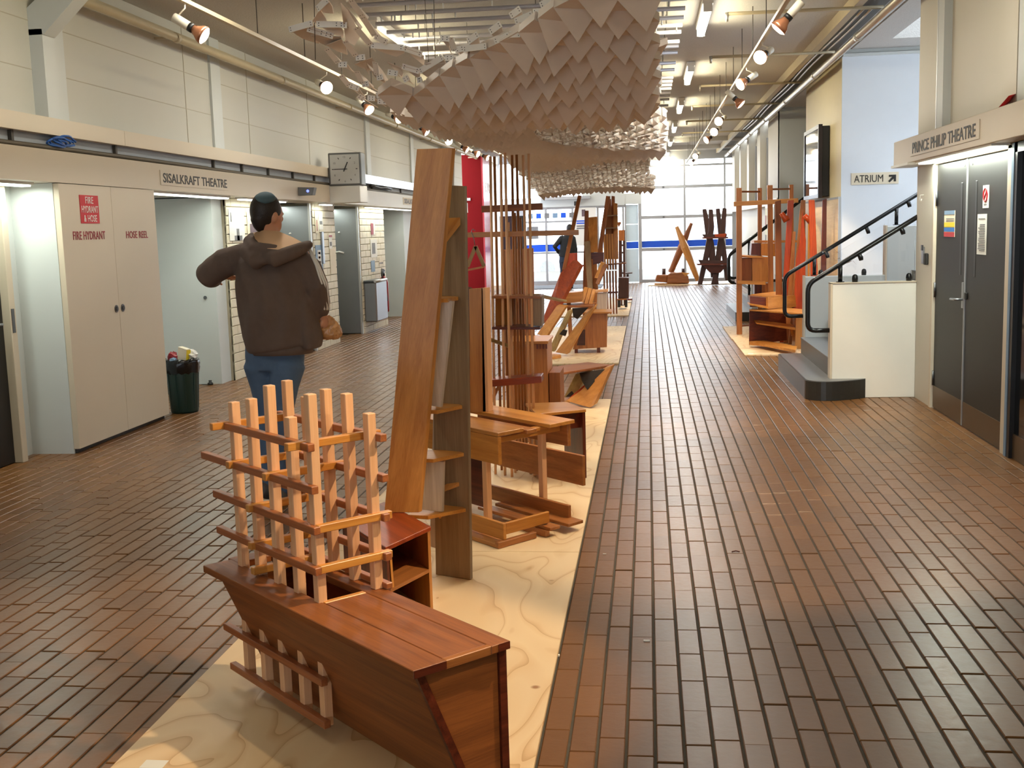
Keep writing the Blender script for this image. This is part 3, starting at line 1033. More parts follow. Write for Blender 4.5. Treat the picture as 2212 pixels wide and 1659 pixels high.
win = frame('window_1', (1.05, YB, 0), 'tall steel framed window grid at the right of the far end')
XG = [-0.19, 1.02, 2.06, 2.36]
ZG = [0.06, 0.90, 1.78, 2.60, 3.20, 3.36]
m = M()
for x, wd in ((-0.20, 0.09), (1.02, 0.06), (2.10, 0.05), (2.36, 0.12)):
    M().box((x - wd / 2, YB - 0.04, 0), (x + wd / 2, YB + 0.06, 3.40)).build('mullion', MT['frame_alu'], win)
for z, hd in ((0.03, 0.10), (0.90, 0.09), (1.78, 0.085), (2.59, 0.085), (3.16, 0.05), (3.36, 0.09)):
    M().box((-0.20, YB - 0.03, z - hd / 2), (2.40, YB + 0.05, z + hd / 2)).build('transom', MT['frame_alu'], win)
xs = [-0.155, 0.99, 1.05, 2.075, 2.125, 2.30]
for a, b in ((xs[0], xs[1]), (xs[2], xs[3]), (xs[4], xs[5])):
    for z0, z1 in ((0.08, 0.855), (0.945, 1.737), (1.823, 2.547), (2.633, 3.135), (3.185, 3.315)):
        M().box((a, YB + 0.004, z0), (b, YB + 0.010, z1)).build('pane', MT['glass'], win)
    M().box((a, YB - 0.004, 0.955), (b, YB + 0.002, 1.135)).build('blue_film', MT['blue_film'], win)
for z in (0.90, 1.78, 2.59):
    m.box((0.42, YB - 0.06, z - 0.02), (0.47, YB - 0.02, z + 0.02))
m.build('window_catch', MT['dark_steel'], win)
wp = frame('window_2', (-0.39, YB, 0), 'narrow pale side panel with a blue band between door and window')
frost = plain('frosted_blue_glass', srgb(206, 226, 238), 0.2)
for z0, z1 in ((0.03, 0.93), (1.14, 1.60), (1.615, 2.14)):
    M().box((-0.58, YB, z0), (-0.25, YB + 0.012, z1)).build('pane', frost, wp)
M().box((-0.58, YB, 0.94), (-0.25, YB + 0.012, 1.13)).build('blue_film', MT['blue_film'], wp)
M().box((-0.62, YB - 0.03, 0), (-0.58, YB + 0.05, 2.16)).build('mullion', MT['frame_alu'], wp)

dd = frame('door_6', (-2, YB, 0), 'aluminium framed glass entrance doors with a blue band')
for x in (-3.4, -2.80, -2.06, -1.36, -0.66):
    M().box((x - 0.03, YB - 0.03, 0), (x + 0.03, YB + 0.04, 2.14)).build('stile', MT['frame_alu'], dd)
for z, hd in ((0.05, 0.10), (0.88, 0.05), (1.74, 0.05), (2.11, 0.07)):
    M().box((-3.4, YB - 0.02, z - hd / 2), (-1.36 if z < 2 else -0.62, YB + 0.03, z + hd / 2)).build('rail', MT['frame_alu'], dd)
for a, b in ((-3.37, -2.83), (-2.77, -2.09), (-2.03, -1.39), (-1.33, -0.69)):
    for z0, z1 in ((0.10, 0.855), (0.905, 1.715), (1.765, 2.075)):
        M().box((a, YB + 0.002, z0), (b, YB + 0.008, z1)).build('pane', MT['glass'], dd)
for a, b in ((-3.37, -2.83), (-2.77, -2.09)):
    M().box((a, YB - 0.006, 0.915), (b, YB, 1.115)).build('blue_film', MT['blue_film'], dd)
wt = frame('window_3', (-2.6, YB, 2.4), 'high window over the entrance doors')
for x in (-4.1, -3.3, -2.62, -1.75, -0.9, -0.22):
    M().box((x - 0.025, YB - 0.02, 2.40), (x + 0.025, YB + 0.05, 3.36)).build('mullion', MT['frame_alu'], wt)
for a, b in ((-4.07, -3.33), (-3.27, -2.65), (-2.59, -1.78), (-1.72, -0.93), (-0.87, -0.25)):
    M().box((a, YB + 0.002, 2.42), (b, YB + 0.008, 3.34)).build('pane', MT['glass'], wt)
wq = frame('window_4', (-3.8, YB, 0), 'dark side light beyond the red wall')
M().box((-4.1, YB, 0), (-3.4, YB + 0.05, 0.95)).build('lower_panel', MT['grey_white'], wq)
M().box((-4.1, YB, 0.95), (-3.42, YB + 0.03, 1.95)).build('dark_pane', plain('dark_side_glass', srgb(34, 32, 34), 0.1), wq)
M().box((-4.1, YB - 0.02, 1.93), (-3.4, YB + 0.04, 2.14)).build('rail', MT['frame_alu'], wq)

pst = thing('door_poster', 'white A-frame poster panel with blue print on the far glass doors', 'poster', (-2.05, YB - 0.05, 1.6))
M().box((-2.02, YB - 0.05, 1.06), (-1.40, YB - 0.04, 2.10)).build('sheet', MT['paper'], pst)
for i, z in enumerate((1.72, 1.66, 1.58, 1.52)):
    M().box((-1.95, YB - 0.056, z), (-1.62, YB - 0.049, z + 0.035)).build('print_line', MT['blue_film'] if i < 2 else MT['grey_print'], pst)
M().box((-1.80, YB - 0.056, 1.86), (-1.70, YB - 0.049, 2.05)).build('print_block', MT['mauve_print'], pst)
pst = thing('door_poster', 'grey photograph poster low on the left leaf of the far glass doors', 'poster', (-3.1, YB - 0.05, 1.5))
M().box((-3.34, YB - 0.05, 1.28), (-3.02, YB - 0.04, 1.62)).build('sheet', MT['grey_print'], pst)
for i in range(6):
    x = -3.3 + 0.23 * i
    tag(M().box((x, YB - 0.05, 1.84), (x + 0.14, YB - 0.042, 1.98)).build('door_sticker', (MT['blue_print'], MT['blue_film'], MT['grey_print'])[i % 3]), 'small %s sticker on the far glass doors, %s from the left' % (('pale blue', 'bright blue', 'grey')[i % 3], 'first second third fourth fifth sixth'.split()[i]), 'sticker', 'stickers on the far doors')
cam_ = tag(M().box((-2.0, YB - 0.2, 2.16), (-1.90, YB - 0.07, 2.28)).build('wall_camera', MT['black'], bevel=0.01), 'small black box camera above the far glass doors', 'camera')
# deep red wall standing out from the left near the entrance, with cut white lettering on its edge
rw = frame('wall_red', (-4.3, 28.2, 0))
M().box((-4.95, 28.2, 0), (-4.06, 29.6, 3.42)).build('red_block', MT['red_wall'], rw)
M().box((-4.06, 28.2, 0), (-4.02, 29.6, 3.40)).build('red_edge', plain('red_sheen_panel', srgb(170, 60, 66), 0.25), rw)
lettering(rw, 'FUR', (-4.018, 28.95, 2.62), (0, 1, 0), UP, 0.26, MT['paper'], width=0.85, bold=0.02)
M().box((-4.6, 28.15, 2.30), (-4.35, 28.2, 2.36)).build('wall_bracket', MT['grey_white'], rw)

# entrance mat and outdoor ground
mt_ = tag(M().box((-3.5, 29.3, 0.0), (-1.2, 31.3, 0.012)).build('entrance_mat', plain('grey_entrance_mat', srgb(96, 98, 102), 0.95, bump=0.4), bevel=0.004),
          'grey entrance mat inside the far glass doors', 'mat')
st = M().box((-60, YB + 0.4, -0.30), (60, 110, -0.25))
struct(st.build('ground_outside', plain('pale_concrete_paving', srgb(205, 203, 198), 0.8, var=0.05, scale=1.0)))
# pale building and parked van across the street, bleached by the daylight
bl = thing('building', 'pale building across the street seen through the far windows', 'building', (0, 75, -0.25))
M().box((-30, 75, -0.3), (30, 85, 2.4)).build('wall', plain('pale_render', srgb(228, 226, 220), 0.8), bl)
for x in range(-20, 21, 4):
    M().box((x, 74.9, 0.4), (x + 1.6, 75.05, 1.6)).build('window', plain('shop_glass', srgb(150, 165, 180), 0.3), bl)
van = thing('van', 'white van parked outside the glass entrance doors', 'van', (-2.6, 44, -0.25))
vp = [(-4.6, 0.05), (-0.7, 0.05), (-0.62, 0.55), (-1.2, 0.75), (-1.75, 1.25), (-4.5, 1.3), (-4.65, 0.6)]
M().prism([(x, 43.2, z) for x, z in vp], (0, 1.7, 0)).build('body', MT['white'], van, bevel=0.05)
M().prism([(x, 43.18, z) for x, z in ((-2.2, 0.78), (-1.35, 0.78), (-1.82, 1.18), (-2.2, 1.2))], (0, 0.03, 0)).build('side_window', MT['grey_print'], van)
for x in (-3.8, -1.35):
    M().tube([(x, 43.15, 0.05), (x, 43.35, 0.05)], 0.30, 16).build('wheel', MT['grey_print'], van)


# ================================================================ PLYWOOD BASES
def ply_sheet(name_label, x0, x1, y0, y1, nails=True):
    o = M().box((x0, y0, 0.0), (x1, y1, 0.018)).build('plywood_sheet', MT['ply'], bevel=0.0015)
    return tag(o, name_label, 'plywood', 'plywood sheets under the exhibits')


ply_sheet('nearest plywood sheet, under the lattice bench', -1.588, -0.344, 2.845, 5.250)
ply_sheet('plywood sheet under the rod stand, second from the camera', -1.588, -0.344, 5.254, 7.690)
ply_sheet('plywood sheet with the lower Z-shaped table at its far end', -1.588, -0.344, 7.694, 10.12)
ply_sheet('plywood sheet under the upper Z-shaped table and low cabinet', -1.588, -0.344, 12.861, 15.27)
ply_sheet('plywood sheet under the bundle of leaning boards', -1.588, -0.344, 15.274, 17.70)
ply_sheet('plywood sheet under the striped board rack', -1.588, -0.344, 19.857, 22.26)
ply_sheet('plywood sheet under the far dark shelves', -1.588, -0.344, 22.264, 25.0)
ply_sheet('plywood sheet nearest the right-hand stairs, under the box seat', 1.115, 2.285, 13.46, 15.42)
ply_sheet('plywood sheet under the tall open frame on the right', 1.105, 2.285, 15.424, 17.30)
ply_sheet('far plywood sheet before the window grid', 0.0, 2.25, 29.75, 31.2)
tag(M().box((-1.50, 2.99, 0.018), (-1.43, 3.04, 0.0186)).build('paper_label', MT['paper']), 'small white paper label on the near left corner of the plywood', 'label')
tag(M().box((1.165, 13.56, 0.018), (1.225, 13.62, 0.0186)).build('paper_label', MT['paper']), 'small white paper label on the front corner of the right plywood', 'label')
for i, q in enumerate(((-0.223,5.280,0.002), (-0.022,4.130,0.002), (-0.350,3.964,0.003))):
    s = 0.008 if i == 0 else 0.012
    m = M().box((q[0] - s, q[1] - s / 2, 0.0), (q[0] + s, q[1] + s / 2, 0.002 + 0.002 * i))
    tag(m.build('paper_scrap', MT['paper']), ('tiny white scrap on the pavers beside the plywood seam', 'thin cream scrap on the pavers to the right of the plywood',
        'curled white scrap against the near plywood edge')[i], 'litter')
q = (0.399,5.320,0.003)
tag(M().tube([(q[0] - 0.02, q[1], 0.003), (q[0], q[1] + 0.006, 0.006), (q[0] + 0.018, q[1] + 0.002, 0.003)], 0.003, 5).build('dry_leaf', MT['w_dark']),
    'small dark dried leaf on the pavers', 'leaf')

CLAMP[0] = 0.0185
# ================================================================ LATTICE BENCH
BO, BU, BV = V((-1.511, 3.582, 0)), V((0.716, -0.698, 0)).normalized(), V((0.698, 0.716, 0)).normalized()


def bl_(s, t, z):
    return BO + BU * s + BV * t + V((0, 0, z))


def bbox_(m, s0, s1, t0, t1, z0, z1):
    """board in the bench's own directions, grain along its length"""
    m.prism([bl_(s0, t0, z0), bl_(s1, t0, z0), bl_(s1, t1, z0), bl_(s0, t1, z0)], (0, 0, z1 - z0), along=BU)
    return m


lb = thing('lattice_bench', 'low red-brown wedge-sided bench with a square pink timber lattice growing out of its top', 'bench', tuple(bl_(0.6, 0.2, 0.018)))
TH = 0.45
bbox_(M(), -0.005, 1.268, 0.0, 0.103, TH - 0.024, TH).build('top_board', MT['w_bench'], lb, bevel=0.002)
bbox_(M(), 0.640, 1.246, 0.106, 0.2505, TH - 0.024, TH - 0.001).build('top_board', MT['w_bench'], lb, bevel=0.002)
bbox_(M(), -0.02, 1.268, 0.2510, 0.315, TH - 0.024, TH).build('top_board', MT['w_bench'], lb, bevel=0.002)
M().prism([bl_(-0.03, 0.103, TH - 0.024), bl_(0.045, 0.103, TH - 0.024), bl_(0.045, 0.252, TH - 0.024), bl_(-0.03, 0.252, TH - 0.024)],
          (0, 0, 0.023), along=BV).build('top_board', MT['w_bench'], lb, bevel=0.002)
M().prism([bl_(0.618, 0.105, TH - 0.05), bl_(0.640, 0.105, TH - 0.05), bl_(0.640, 0.25, TH - 0.05), bl_(0.618, 0.25, TH - 0.05)],
          (0, 0, 0.051), along=BV).build('slot_end_rail', MT['w_honey'], lb, bevel=0.002)
# sloping front, its top edge under the top board
pz0, pz1 = 0.019, TH - 0.024
t0_, t1_ = 0.188, 0.022
M().prism([bl_(0.09, t0_, pz0), bl_(1.235, t0_, pz0), bl_(1.235, t1_, pz1), bl_(0.075, t1_, pz1)], BV * 0.02, along=BU).build('front_panel', MT['w_bench'], lb)
M().prism([bl_(1.235, t0_ - 0.002, pz0), bl_(1.25, t0_ - 0.002, pz0), bl_(1.25, t1_ - 0.002, pz1), bl_(1.235, t1_ - 0.002, pz1)], BV * 0.024).build('front_edge_grain', MT['w_dark'], lb)
bbox_(M(), 0.09, 1.25, 0.290, 0.312, 0.019, TH - 0.024).build('rear_panel', MT['w_dark'], lb)
M().prism([bl_(1.232, t0_ + 0.022, pz0), bl_(1.232, 0.288, pz0), bl_(1.232, 0.288, pz1), bl_(1.232, t1_ + 0.024, pz1)], BU * 0.012, along=BV).build('end_panel', MT['w_bench'], lb)
M().prism([bl_(0.10, t0_ + 0.022, pz0), bl_(0.10, 0.288, pz0), bl_(0.10, 0.288, pz1), bl_(0.10, t1_ + 0.024, pz1)], BU * 0.016, along=BV).build('end_panel', MT['w_bench'], lb)
M().prism([bl_(1.251, 0.289, 0.02), bl_(1.251, 0.313, 0.02), bl_(1.251, 0.313, TH - 0.025), bl_(1.251, 0.289, TH - 0.025)], BU * 0.002).build('rear_edge_grain', MT['w_dark'], lb)
M().prism([bl_(1.2682, 0.002, TH - 0.022), bl_(1.2682, 0.103, TH - 0.022), bl_(1.2682, 0.103, TH - 0.001), bl_(1.2682, 0.002, TH - 0.001)], BU * 0.0015).build('end_grain', MT['w_dark'], lb)
M().prism([bl_(1.2682, 0.275, TH - 0.022), bl_(1.2682, 0.314, TH - 0.022), bl_(1.2682, 0.314, TH - 0.001), bl_(1.2682, 0.275, TH - 0.001)], BU * 0.0015).build('end_grain', MT['w_dark'], lb)
M().prism([bl_(1.245, 0.103, TH - 0.026), bl_(1.266, 0.103, TH - 0.026), bl_(1.266, 0.275, TH - 0.026), bl_(1.245, 0.275, TH - 0.026)],
          (0, 0, 0.0255), along=BV).build('end_cleat', MT['w_tan'], lb, bevel=0.002)
# lattice
FS = [0.09, 0.221, 0.352, 0.484, 0.613]
FT = [1.010, 1.034, 1.089, 1.003, 1.086]
BT = [1.063, 1.020, 1.057, 1.055, 1.006]
PS = 0.030
tF, tB = 0.105, 0.298
for i in range(5):
    M().beam(bl_(FS[i], tF, 0.055), bl_(FS[i], tF, FT[i]), PS, PS, side=BV).build('lattice_post', MT['w_pink'], lb, bevel=0.002)
    M().beam(bl_(FS[i] + 0.012, tB, TH + 0.0), bl_(FS[i] + 0.012, tB, BT[i]), PS, PS, side=BV).build('lattice_post', MT['w_pink'], lb, bevel=0.002)
RS = 0.024
ZR = [0.930, 0.804, 0.680, 0.555]
for z, s0, s1 in ((ZR[0], 0.02, 0.645), (ZR[1], -0.13, 0.655), (ZR[2], -0.05, 0.655), (ZR[3], -0.04, 0.652), (0.208, -0.035, 0.65), (0.075, 0.0, 0.655)):
    M().beam(bl_(s0, tF - 0.022, z), bl_(s1, tF - 0.022, z), RS, RS).build('lattice_rail', MT['w_rail'], lb, bevel=0.002)
for z, s0, s1 in ((ZR[0], -0.02, 0.668), (ZR[1], 0.03, 0.668), (ZR[2], -0.03, 0.668), (ZR[3], -0.02, 0.668), (TH + 0.012, 0.05, 0.665)):
    M().beam(bl_(s0, tB + 0.022, z), bl_(s1, tB + 0.022, z), RS if z > 0.5 else 0.018, RS).build('lattice_rail', MT['w_rail'], lb, bevel=0.002)
for z, s, t0, t1 in ((ZR[0], 0.066, 0.03, 0.335), (ZR[0], 0.588, 0.03, 0.355), (ZR[1], 0.116, 0.055, 0.34), (ZR[1], 0.378, 0.055, 0.345),
                     (ZR[2], 0.247, 0.055, 0.35), (ZR[2], 0.640, 0.09, 0.35), (ZR[3], 0.247, 0.055, 0.345), (ZR[3], 0.640, 0.09, 0.345), (TH + 0.02, 0.247, 0.06, 0.29)):
    M().beam(bl_(s, t0, z + 0.002), bl_(s, t1, z + 0.002), RS, RS).build('cross_rail', MT['w_honey'], lb, bevel=0.002)

# ================================================================ RED OPEN CABINET
rc = thing('red_cabinet', 'small dark red cabinet with a tilted-back red top and one open shelf behind the lattice', 'cabinet', (-1.08, 4.4, 0.018))
ZT = 0.375
cR, cF, cL = V((-0.881,4.382,0.375)), V((-0.998,4.078,0.375)), V((-1.288,4.496,0.375))
cB = cR + cL - cF
e1, e2 = (cR - cF).normalized(), (cL - cF).normalized()
up = V((0, 0, 1))
dn = lambda p, z: V((p.x, p.y, z))
M().prism([cF, cR, cB, cL], (0, 0, -0.018), along=e2).build('top', MT['w_red'], rc, bevel=0.002)
iF, iR, iL, iB = cF + e1 * 0.012 + e2 * 0.012, cR + e2 * 0.012 - e1 * 0.0, cL + e1 * 0.012, cB
M().prism([dn(iF, 0.02), dn(iL, 0.02), dn(iL, ZT - 0.019), dn(iF, ZT - 0.019)], e1 * 0.016, along=up).build('side_panel', MT['w_dark'], rc)
M().prism([dn(iR, 0.02), dn(iR + e2 * ((cB - cR).length - 0.02), 0.02), dn(iR + e2 * ((cB - cR).length - 0.02), ZT - 0.019), dn(iR, ZT - 0.019)],
          -e1 * 0.02, along=up).build('side_panel', MT['w_orange'], rc)
M().prism([dn(cL + e1 * 0.03 - e2 * 0.02, 0.02), dn(cB - e1 * 0.022 - e2 * 0.02, 0.02), dn(cB - e1 * 0.022 - e2 * 0.02, ZT - 0.019), dn(cL + e1 * 0.03 - e2 * 0.02, ZT - 0.019)],
          -e2 * 0.012, along=up).build('back_panel', MT['w_dark'], rc)
a_ = iF + e1 * 0.017
b_ = iR - e1 * 0.021
M().prism([dn(a_, 0.185), dn(b_, 0.185), dn(b_ + e2 * 0.34, 0.185), dn(a_ + e2 * 0.34, 0.185)], (0, 0, 0.014), along=e1).build('shelf', MT['w_tan'], rc)
M().prism([dn(a_ + e1 * 0.01, 0.2), dn(a_ + e1 * 0.024, 0.2), dn(a_ + e1 * 0.016, ZT - 0.019), dn(a_ + e1 * 0.002, ZT - 0.019)], e2 * 0.02, along=up).build('front_strip', MT['w_honey'], rc)

# ================================================================ TALL LEANING SHELF
ts = thing('leaning_shelf', 'tall shelf of two long planks, orange in front and grey behind, joined by wedge shelves', 'shelf', (-0.95, 4.75, 0.018))
M().prism([V((-1.125,4.600,0.366)).xy.to_3d() + V((0, 0, 0.3765)), V((-0.976,4.600,0.355)).xy.to_3d() + V((0, 0, 0.3765)), (-0.780,4.620,1.885), (-0.927,4.620,1.886)], (0.01, 0.022, 0), along=(0.2, -0.1, 1)).build('front_plank', MT['w_orange'], ts, bevel=0.0015)
M().prism([(-0.969,4.880,0.018), (-0.798,4.800,0.021), (-0.765,4.800,1.739), (-0.925,4.880,1.754)], (0.008, 0.022, 0), along=(0, 0, 1)).build('rear_plank', MT['w_grey'], ts, bevel=0.0015)
M().prism([(-0.999,4.915,0.139), (-0.936,4.915,0.118), (-0.829,4.915,1.886), (-0.886,4.915,1.869)], (0.006, 0.02, 0), along=(0, 0, 1)).build('rear_plank', MT['w_silver'], ts, bevel=0.0015)


def wedge(y0, pts, th, m='w_honey'):
    M().prism(pts, (0, 0, -th), along=(1, 0.2, 0)).build('wedge_shelf', MT[m], ts, bevel=0.0015)


zA = 0.339
for zf, xl in ((0.346, 0.0), (0.594, 0.0), (0.804, 0.0), (1.274, 0.0)):
    # front edge against the orange plank, far edge at the grey one
    xo = -0.985 + (zf - 0.37) * 0.128
    wedge(0, [(xo - 0.05, 4.68, zf), (xo + 0.04, 4.66, zf), (-0.806, 4.795, zf), (-0.86, 4.87, zf), (xo - 0.05, 4.86, zf)], 0.016)
M().prism([(-0.833,4.680,1.523), (-0.784,4.780,1.608), (-0.785,4.780,1.577), (-0.834,4.680,1.500)], (-0.06, 0.03, 0)).build('slanted_shelf', MT['w_honey'], ts)
M().prism([(-0.903,4.820,0.415), (-0.836,4.820,0.456), (-0.836,4.820,0.440), (-0.907,4.840,0.410)], (-0.04, 0.03, 0)).build('small_peg', MT['w_honey'], ts)
for q in ([(-0.929,4.700,0.818), (-0.883,4.700,0.810), (-0.811,4.680,1.261), (-0.860,4.680,1.268)], [(-0.995,4.700,0.365), (-0.898,4.720,0.348), (-0.884,4.720,0.569), (-0.954,4.700,0.585)]):
    M().prism(q, (0.006, 0.016, 0), along=(0, 0, 1)).build('silver_divider', MT['w_silver'], ts, bevel=0.001)
M().prism([(-0.915,4.730,0.317), (-0.907,4.730,0.317), (-0.886,4.730,0.563), (-0.892,4.730,0.563)], (0.0, 0.05, 0), along=(0, 0, 1)).build('divider_edge', MT['w_honey'], ts)
tag(M().box((-1.262, 4.66, 1.02), (-1.25, 4.70, 1.07)).build('price_tag', MT['w_honey']), 'x', 'tag')
bpy.data.objects.remove(bpy.data.objects['price_tag'])

# ================================================================ STEPPED DESK
dk = thing('plank_desk', 'low desk of offset orange planks on pale pink legs and a boxed base', 'desk', (-0.72, 5.6, 0.018))
DV, DU = V((0.64, 0.77, 0)).normalized(), V((-0.70, 0.714, 0)).normalized()
DP = V((-0.764, 5.59, 0))


def dl(s, t, z):
    """s backwards along the planks, t across them"""
    return DP + DU * s + DV * t + V((0, 0, z))


def dbox(n, m, s0, s1, t0, t1, z0, z1, along=None):
    return M().prism([dl(s0, t0, z0), dl(s1, t0, z0), dl(s1, t1, z0), dl(s0, t1, z0)], (0, 0, z1 - z0), along=along or DU).build(n, MT[m], dk, bevel=0.002)


dbox('top_plank', 'w_orange', 0.0, 0.85, 0.0, 0.185, 0.516, 0.536)
dbox('top_plank', 'w_tan', -0.02, 0.85, 0.19, 0.262, 0.505, 0.525)
dbox('top_plank', 'w_honey', -0.05, 0.85, 0.33, 0.52, 0.520, 0.540)
dbox('end_cleat', 'w_honey', 0.02, 0.06, 0.25, 0.40, 0.50, 0.519, DV)
dbox('front_apron', 'w_honey', 0.0, 0.8, 0.0, 0.025, 0.37, 0.514)
dbox('rear_apron', 'w_tan', -0.02, 0.8, 0.49, 0.515, 0.395, 0.518)
dbox('end_rail', 'w_honey', 0.03, 0.055, 0.03, 0.48, 0.475, 0.503, DV)
for s, t in ((0.13, 0.0), (0.07, 0.355)):
    M().beam(dl(s, t + 0.02, 0.045), dl(s, t + 0.02, 0.515), 0.034, 0.034, side=DV).build('leg', MT['w_pink'], dk, bevel=0.002)
dbox('dark_upright_board', 'w_dark', 0.20, 0.34, 0.06, 0.08, 0.10, 0.5, (0, 0, 1))  # dark red board set upright behind the front leg
M().prism([V((-0.363, 6.0, 0.167)), V((-0.363, 6.0, 0.333)), V((-0.90, 6.55, 0.333)), V((-0.90, 6.55, 0.167))], V(DV) * 0.022, along=DU).build('mid_board', MT['w_tan'], dk, bevel=0.002)
# base
bC = V((-0.715, 5.335, 0))
def bz(n, m, a, d, L, w_, z0, z1, al):
    d, w_ = V(d), V(w_)
    a = V(a)
    return M().prism([a + V((0, 0, z0)), a + d * L + V((0, 0, z0)), a + d * L + w_ + V((0, 0, z0)), a + w_ + V((0, 0, z0))], (0, 0, z1 - z0), along=al).build(n, MT[m], dk, bevel=0.002)
bz('base_board', 'w_honey', bC, DU, 0.62, DV * 0.02, 0.05, 0.132, DU)
bz('base_board', 'w_honey', bC + DV * 0.02, DV, 0.30, DU * 0.02, 0.075, 0.132, DV)
bz('base_board', 'w_tan', V((-0.422, 5.70, 0)), DU, 0.72, DV * 0.02, 0.05, 0.132, DU)
bz('base_floor', 'w_tan', V((-0.415, 5.575, 0)), DU, 0.62, DV * 0.11 , 0.052, 0.068, DU)
bz('base_floor', 'w_tan', V((-0.50, 5.50, 0)), DU, 0.62, DV * 0.07, 0.052, 0.068, DU)
bz('foot', 'w_orange', V((-0.745, 5.30, 0)), DU, 0.30, DV * 0.10, 0.019, 0.04, DU)
bz('foot', 'w_tan', V((-0.735, 5.29, 0)), DV, 0.26, DU * 0.03, 0.019, 0.05, DV)
bz('foot', 'w_tan', V((-0.525, 5.50, 0)), DU, 0.30, DV * 0.03, 0.019, 0.052, DU)
# upright plank standing on the desk
M().prism([(-1.006,6.250,0.538), (-0.916,6.250,0.537), (-0.912,6.250,1.235), (-0.990,6.250,1.232)], (0.01, 0.02, 0), along=(0, 0, 1)).build('upright_plank', MT['w_orange'], dk, bevel=0.0015)
M().prism([(-1.031,6.290,0.532), (-1.001,6.290,0.531), (-0.993,6.290,1.235), (-1.009,6.290,1.240)], (0.01, 0.03, 0), along=(0, 0, 1)).build('upright_plank', MT['w_dark'], dk)
M().prism([(-0.934,6.250,0.537), (-0.903,6.250,0.537), (-0.899,6.250,1.235), (-0.919,6.250,1.235)], (0.02, 0.05, 0), along=(0, 0, 1)).build('upright_edge', MT['w_pink'], dk)

# ================================================================ HONEY TABLE WITH RED END
ht = thing('honey_table', 'low honey coloured table with one dark red end panel', 'table', (-0.62, 6.9, 0.018))
A, B, C_, D_ = V((-0.386,6.856,0.450)), V((-0.524,7.163,0.450)), V((-0.788,7.123,0.450)), V((-0.673,6.699,0.450))
M().prism([A, B, C_, D_], (0, 0, -0.018), along=(1, 0.2, 0)).build('top', MT['w_honey'], ht, bevel=0.002)
ed = (B - A).normalized()
M().prism([dn(A + V((-0.005, 0, 0)), 0.02), dn(B + V((-0.005, 0, 0)), 0.02), dn(B + V((-0.005, 0, 0)), 0.431), dn(A + V((-0.005, 0, 0)), 0.431)], (-0.02, 0.006, 0), along=(0, 0, 1)).build('end_panel', MT['w_dark'], ht, bevel=0.0015)
M().prism([dn(D_ + V((0.02, 0.02, 0)), 0.02), dn(C_ + V((0.02, -0.02, 0)), 0.02), dn(C_ + V((0.02, -0.02, 0)), 0.431), dn(D_ + V((0.02, 0.02, 0)), 0.431)], (0.02, 0.0, 0), along=(0, 0, 1)).build('end_panel', MT['w_tan'], ht)
M().prism([V((A.x - 0.03, A.y + 0.05, 0.33)), V((D_.x + 0.05, D_.y + 0.05, 0.33)), V((D_.x + 0.05, D_.y + 0.05, 0.43)), V((A.x - 0.03, A.y + 0.05, 0.43))], (0, 0.02, 0)).build('apron', MT['w_dark'], ht)

# ================================================================ ROD STAND
rd = thing('rod_stand', 'tall stand of slender round rods threaded through cross bars and a small box', 'stand', (-0.86, 7.0, 0.018))
tops = [1059, 1068, 1082, 1091, 1106, 1116, 1130, 1142]
bots = [1067, 1079, 1088, 1101, 1113, 1127, 1141, 1151]
RX0 = [(-0.965,6.980,0.682), (-0.946,7.100,0.667), (-0.898,6.940,0.686), (-0.855,6.900,0.691), (-0.842,7.080,0.668), (-0.806,7.120,0.662), (-0.749,6.980,0.679), (-0.714,6.920,0.686),
       (-0.903,7.160,0.659), (-0.853,7.020,0.676), (-0.833,7.180,0.655), (-0.797,7.200,0.652)]
RX1 = [(-0.946,6.980,1.997), (-0.937,7.100,2.004), (-0.876,6.940,2.006), (-0.845,6.900,2.011), (-0.824,7.080,2.007), (-0.800,7.120,2.011), (-0.745,6.980,1.998), (-0.704,6.920,2.001),
       (-0.904,7.160,1.425), (-0.852,7.020,1.597), (-0.829,7.180,1.655), (-0.796,7.200,1.625)]
for a, b in zip(RX0, RX1):
    a, b = V(a), V(b)
    d = b - a
    a0 = a - d * ((a.z - 0.02) / d.z)
    M().tube([a0, b], 0.0085, 8).build('rod', MT['w_tan'] if a.y > 7.05 else MT['w_pink'], rd)
M().beam((-1.011,7.000,1.681), (-0.636,7.000,1.686), 0.04, 0.05).build('cross_bar', MT['w_bench'], rd, bevel=0.002)
M().beam((-1.120,7.000,1.526), (-0.418,7.000,1.523), 0.032, 0.04).build('hanging_bar', MT['w_orange'], rd, bevel=0.002)
M().beam((-1.024,6.950,0.611), (-0.658,6.950,0.635), 0.042, 0.16).build('cross_bar', MT['w_red'], rd, bevel=0.002)
bx = M().beam((-0.953,7.020,1.143), (-0.654,7.020,1.136), 0.016, 0.22).build('box_top', MT['w_tan'], rd, bevel=0.0015)
M().beam((-0.959,7.020,0.952), (-0.662,7.020,0.946), 0.016, 0.22).build('box_floor', MT['w_dark'], rd, bevel=0.0015)
M().prism([(-0.705,6.930,0.961), (-0.653,6.930,0.960), (-0.649,6.930,1.136), (-0.700,6.930,1.137)], (0, 0.18, 0), along=(0, 0, 1)).build('box_side', MT['w_grey'], rd)
M().prism([(-0.950,7.000,0.959), (-0.851,7.100,0.949), (-0.846,7.100,1.130), (-0.944,7.000,1.138)], (0, 0.02, 0), along=(0, 0, 1)).build('box_side', MT['w_orange'], rd)
M().beam((-0.700,7.050,1.144), (-0.588,7.900,1.049), 0.012, 0.05, side=(0, 0, 1)).build('shelf_arm', MT['w_pale'], rd)
M().beam((-1.002,6.900,0.894), (-0.856,7.200,0.797), 0.02, 0.02).build('shelf_arm', MT['w_pale'], rd)
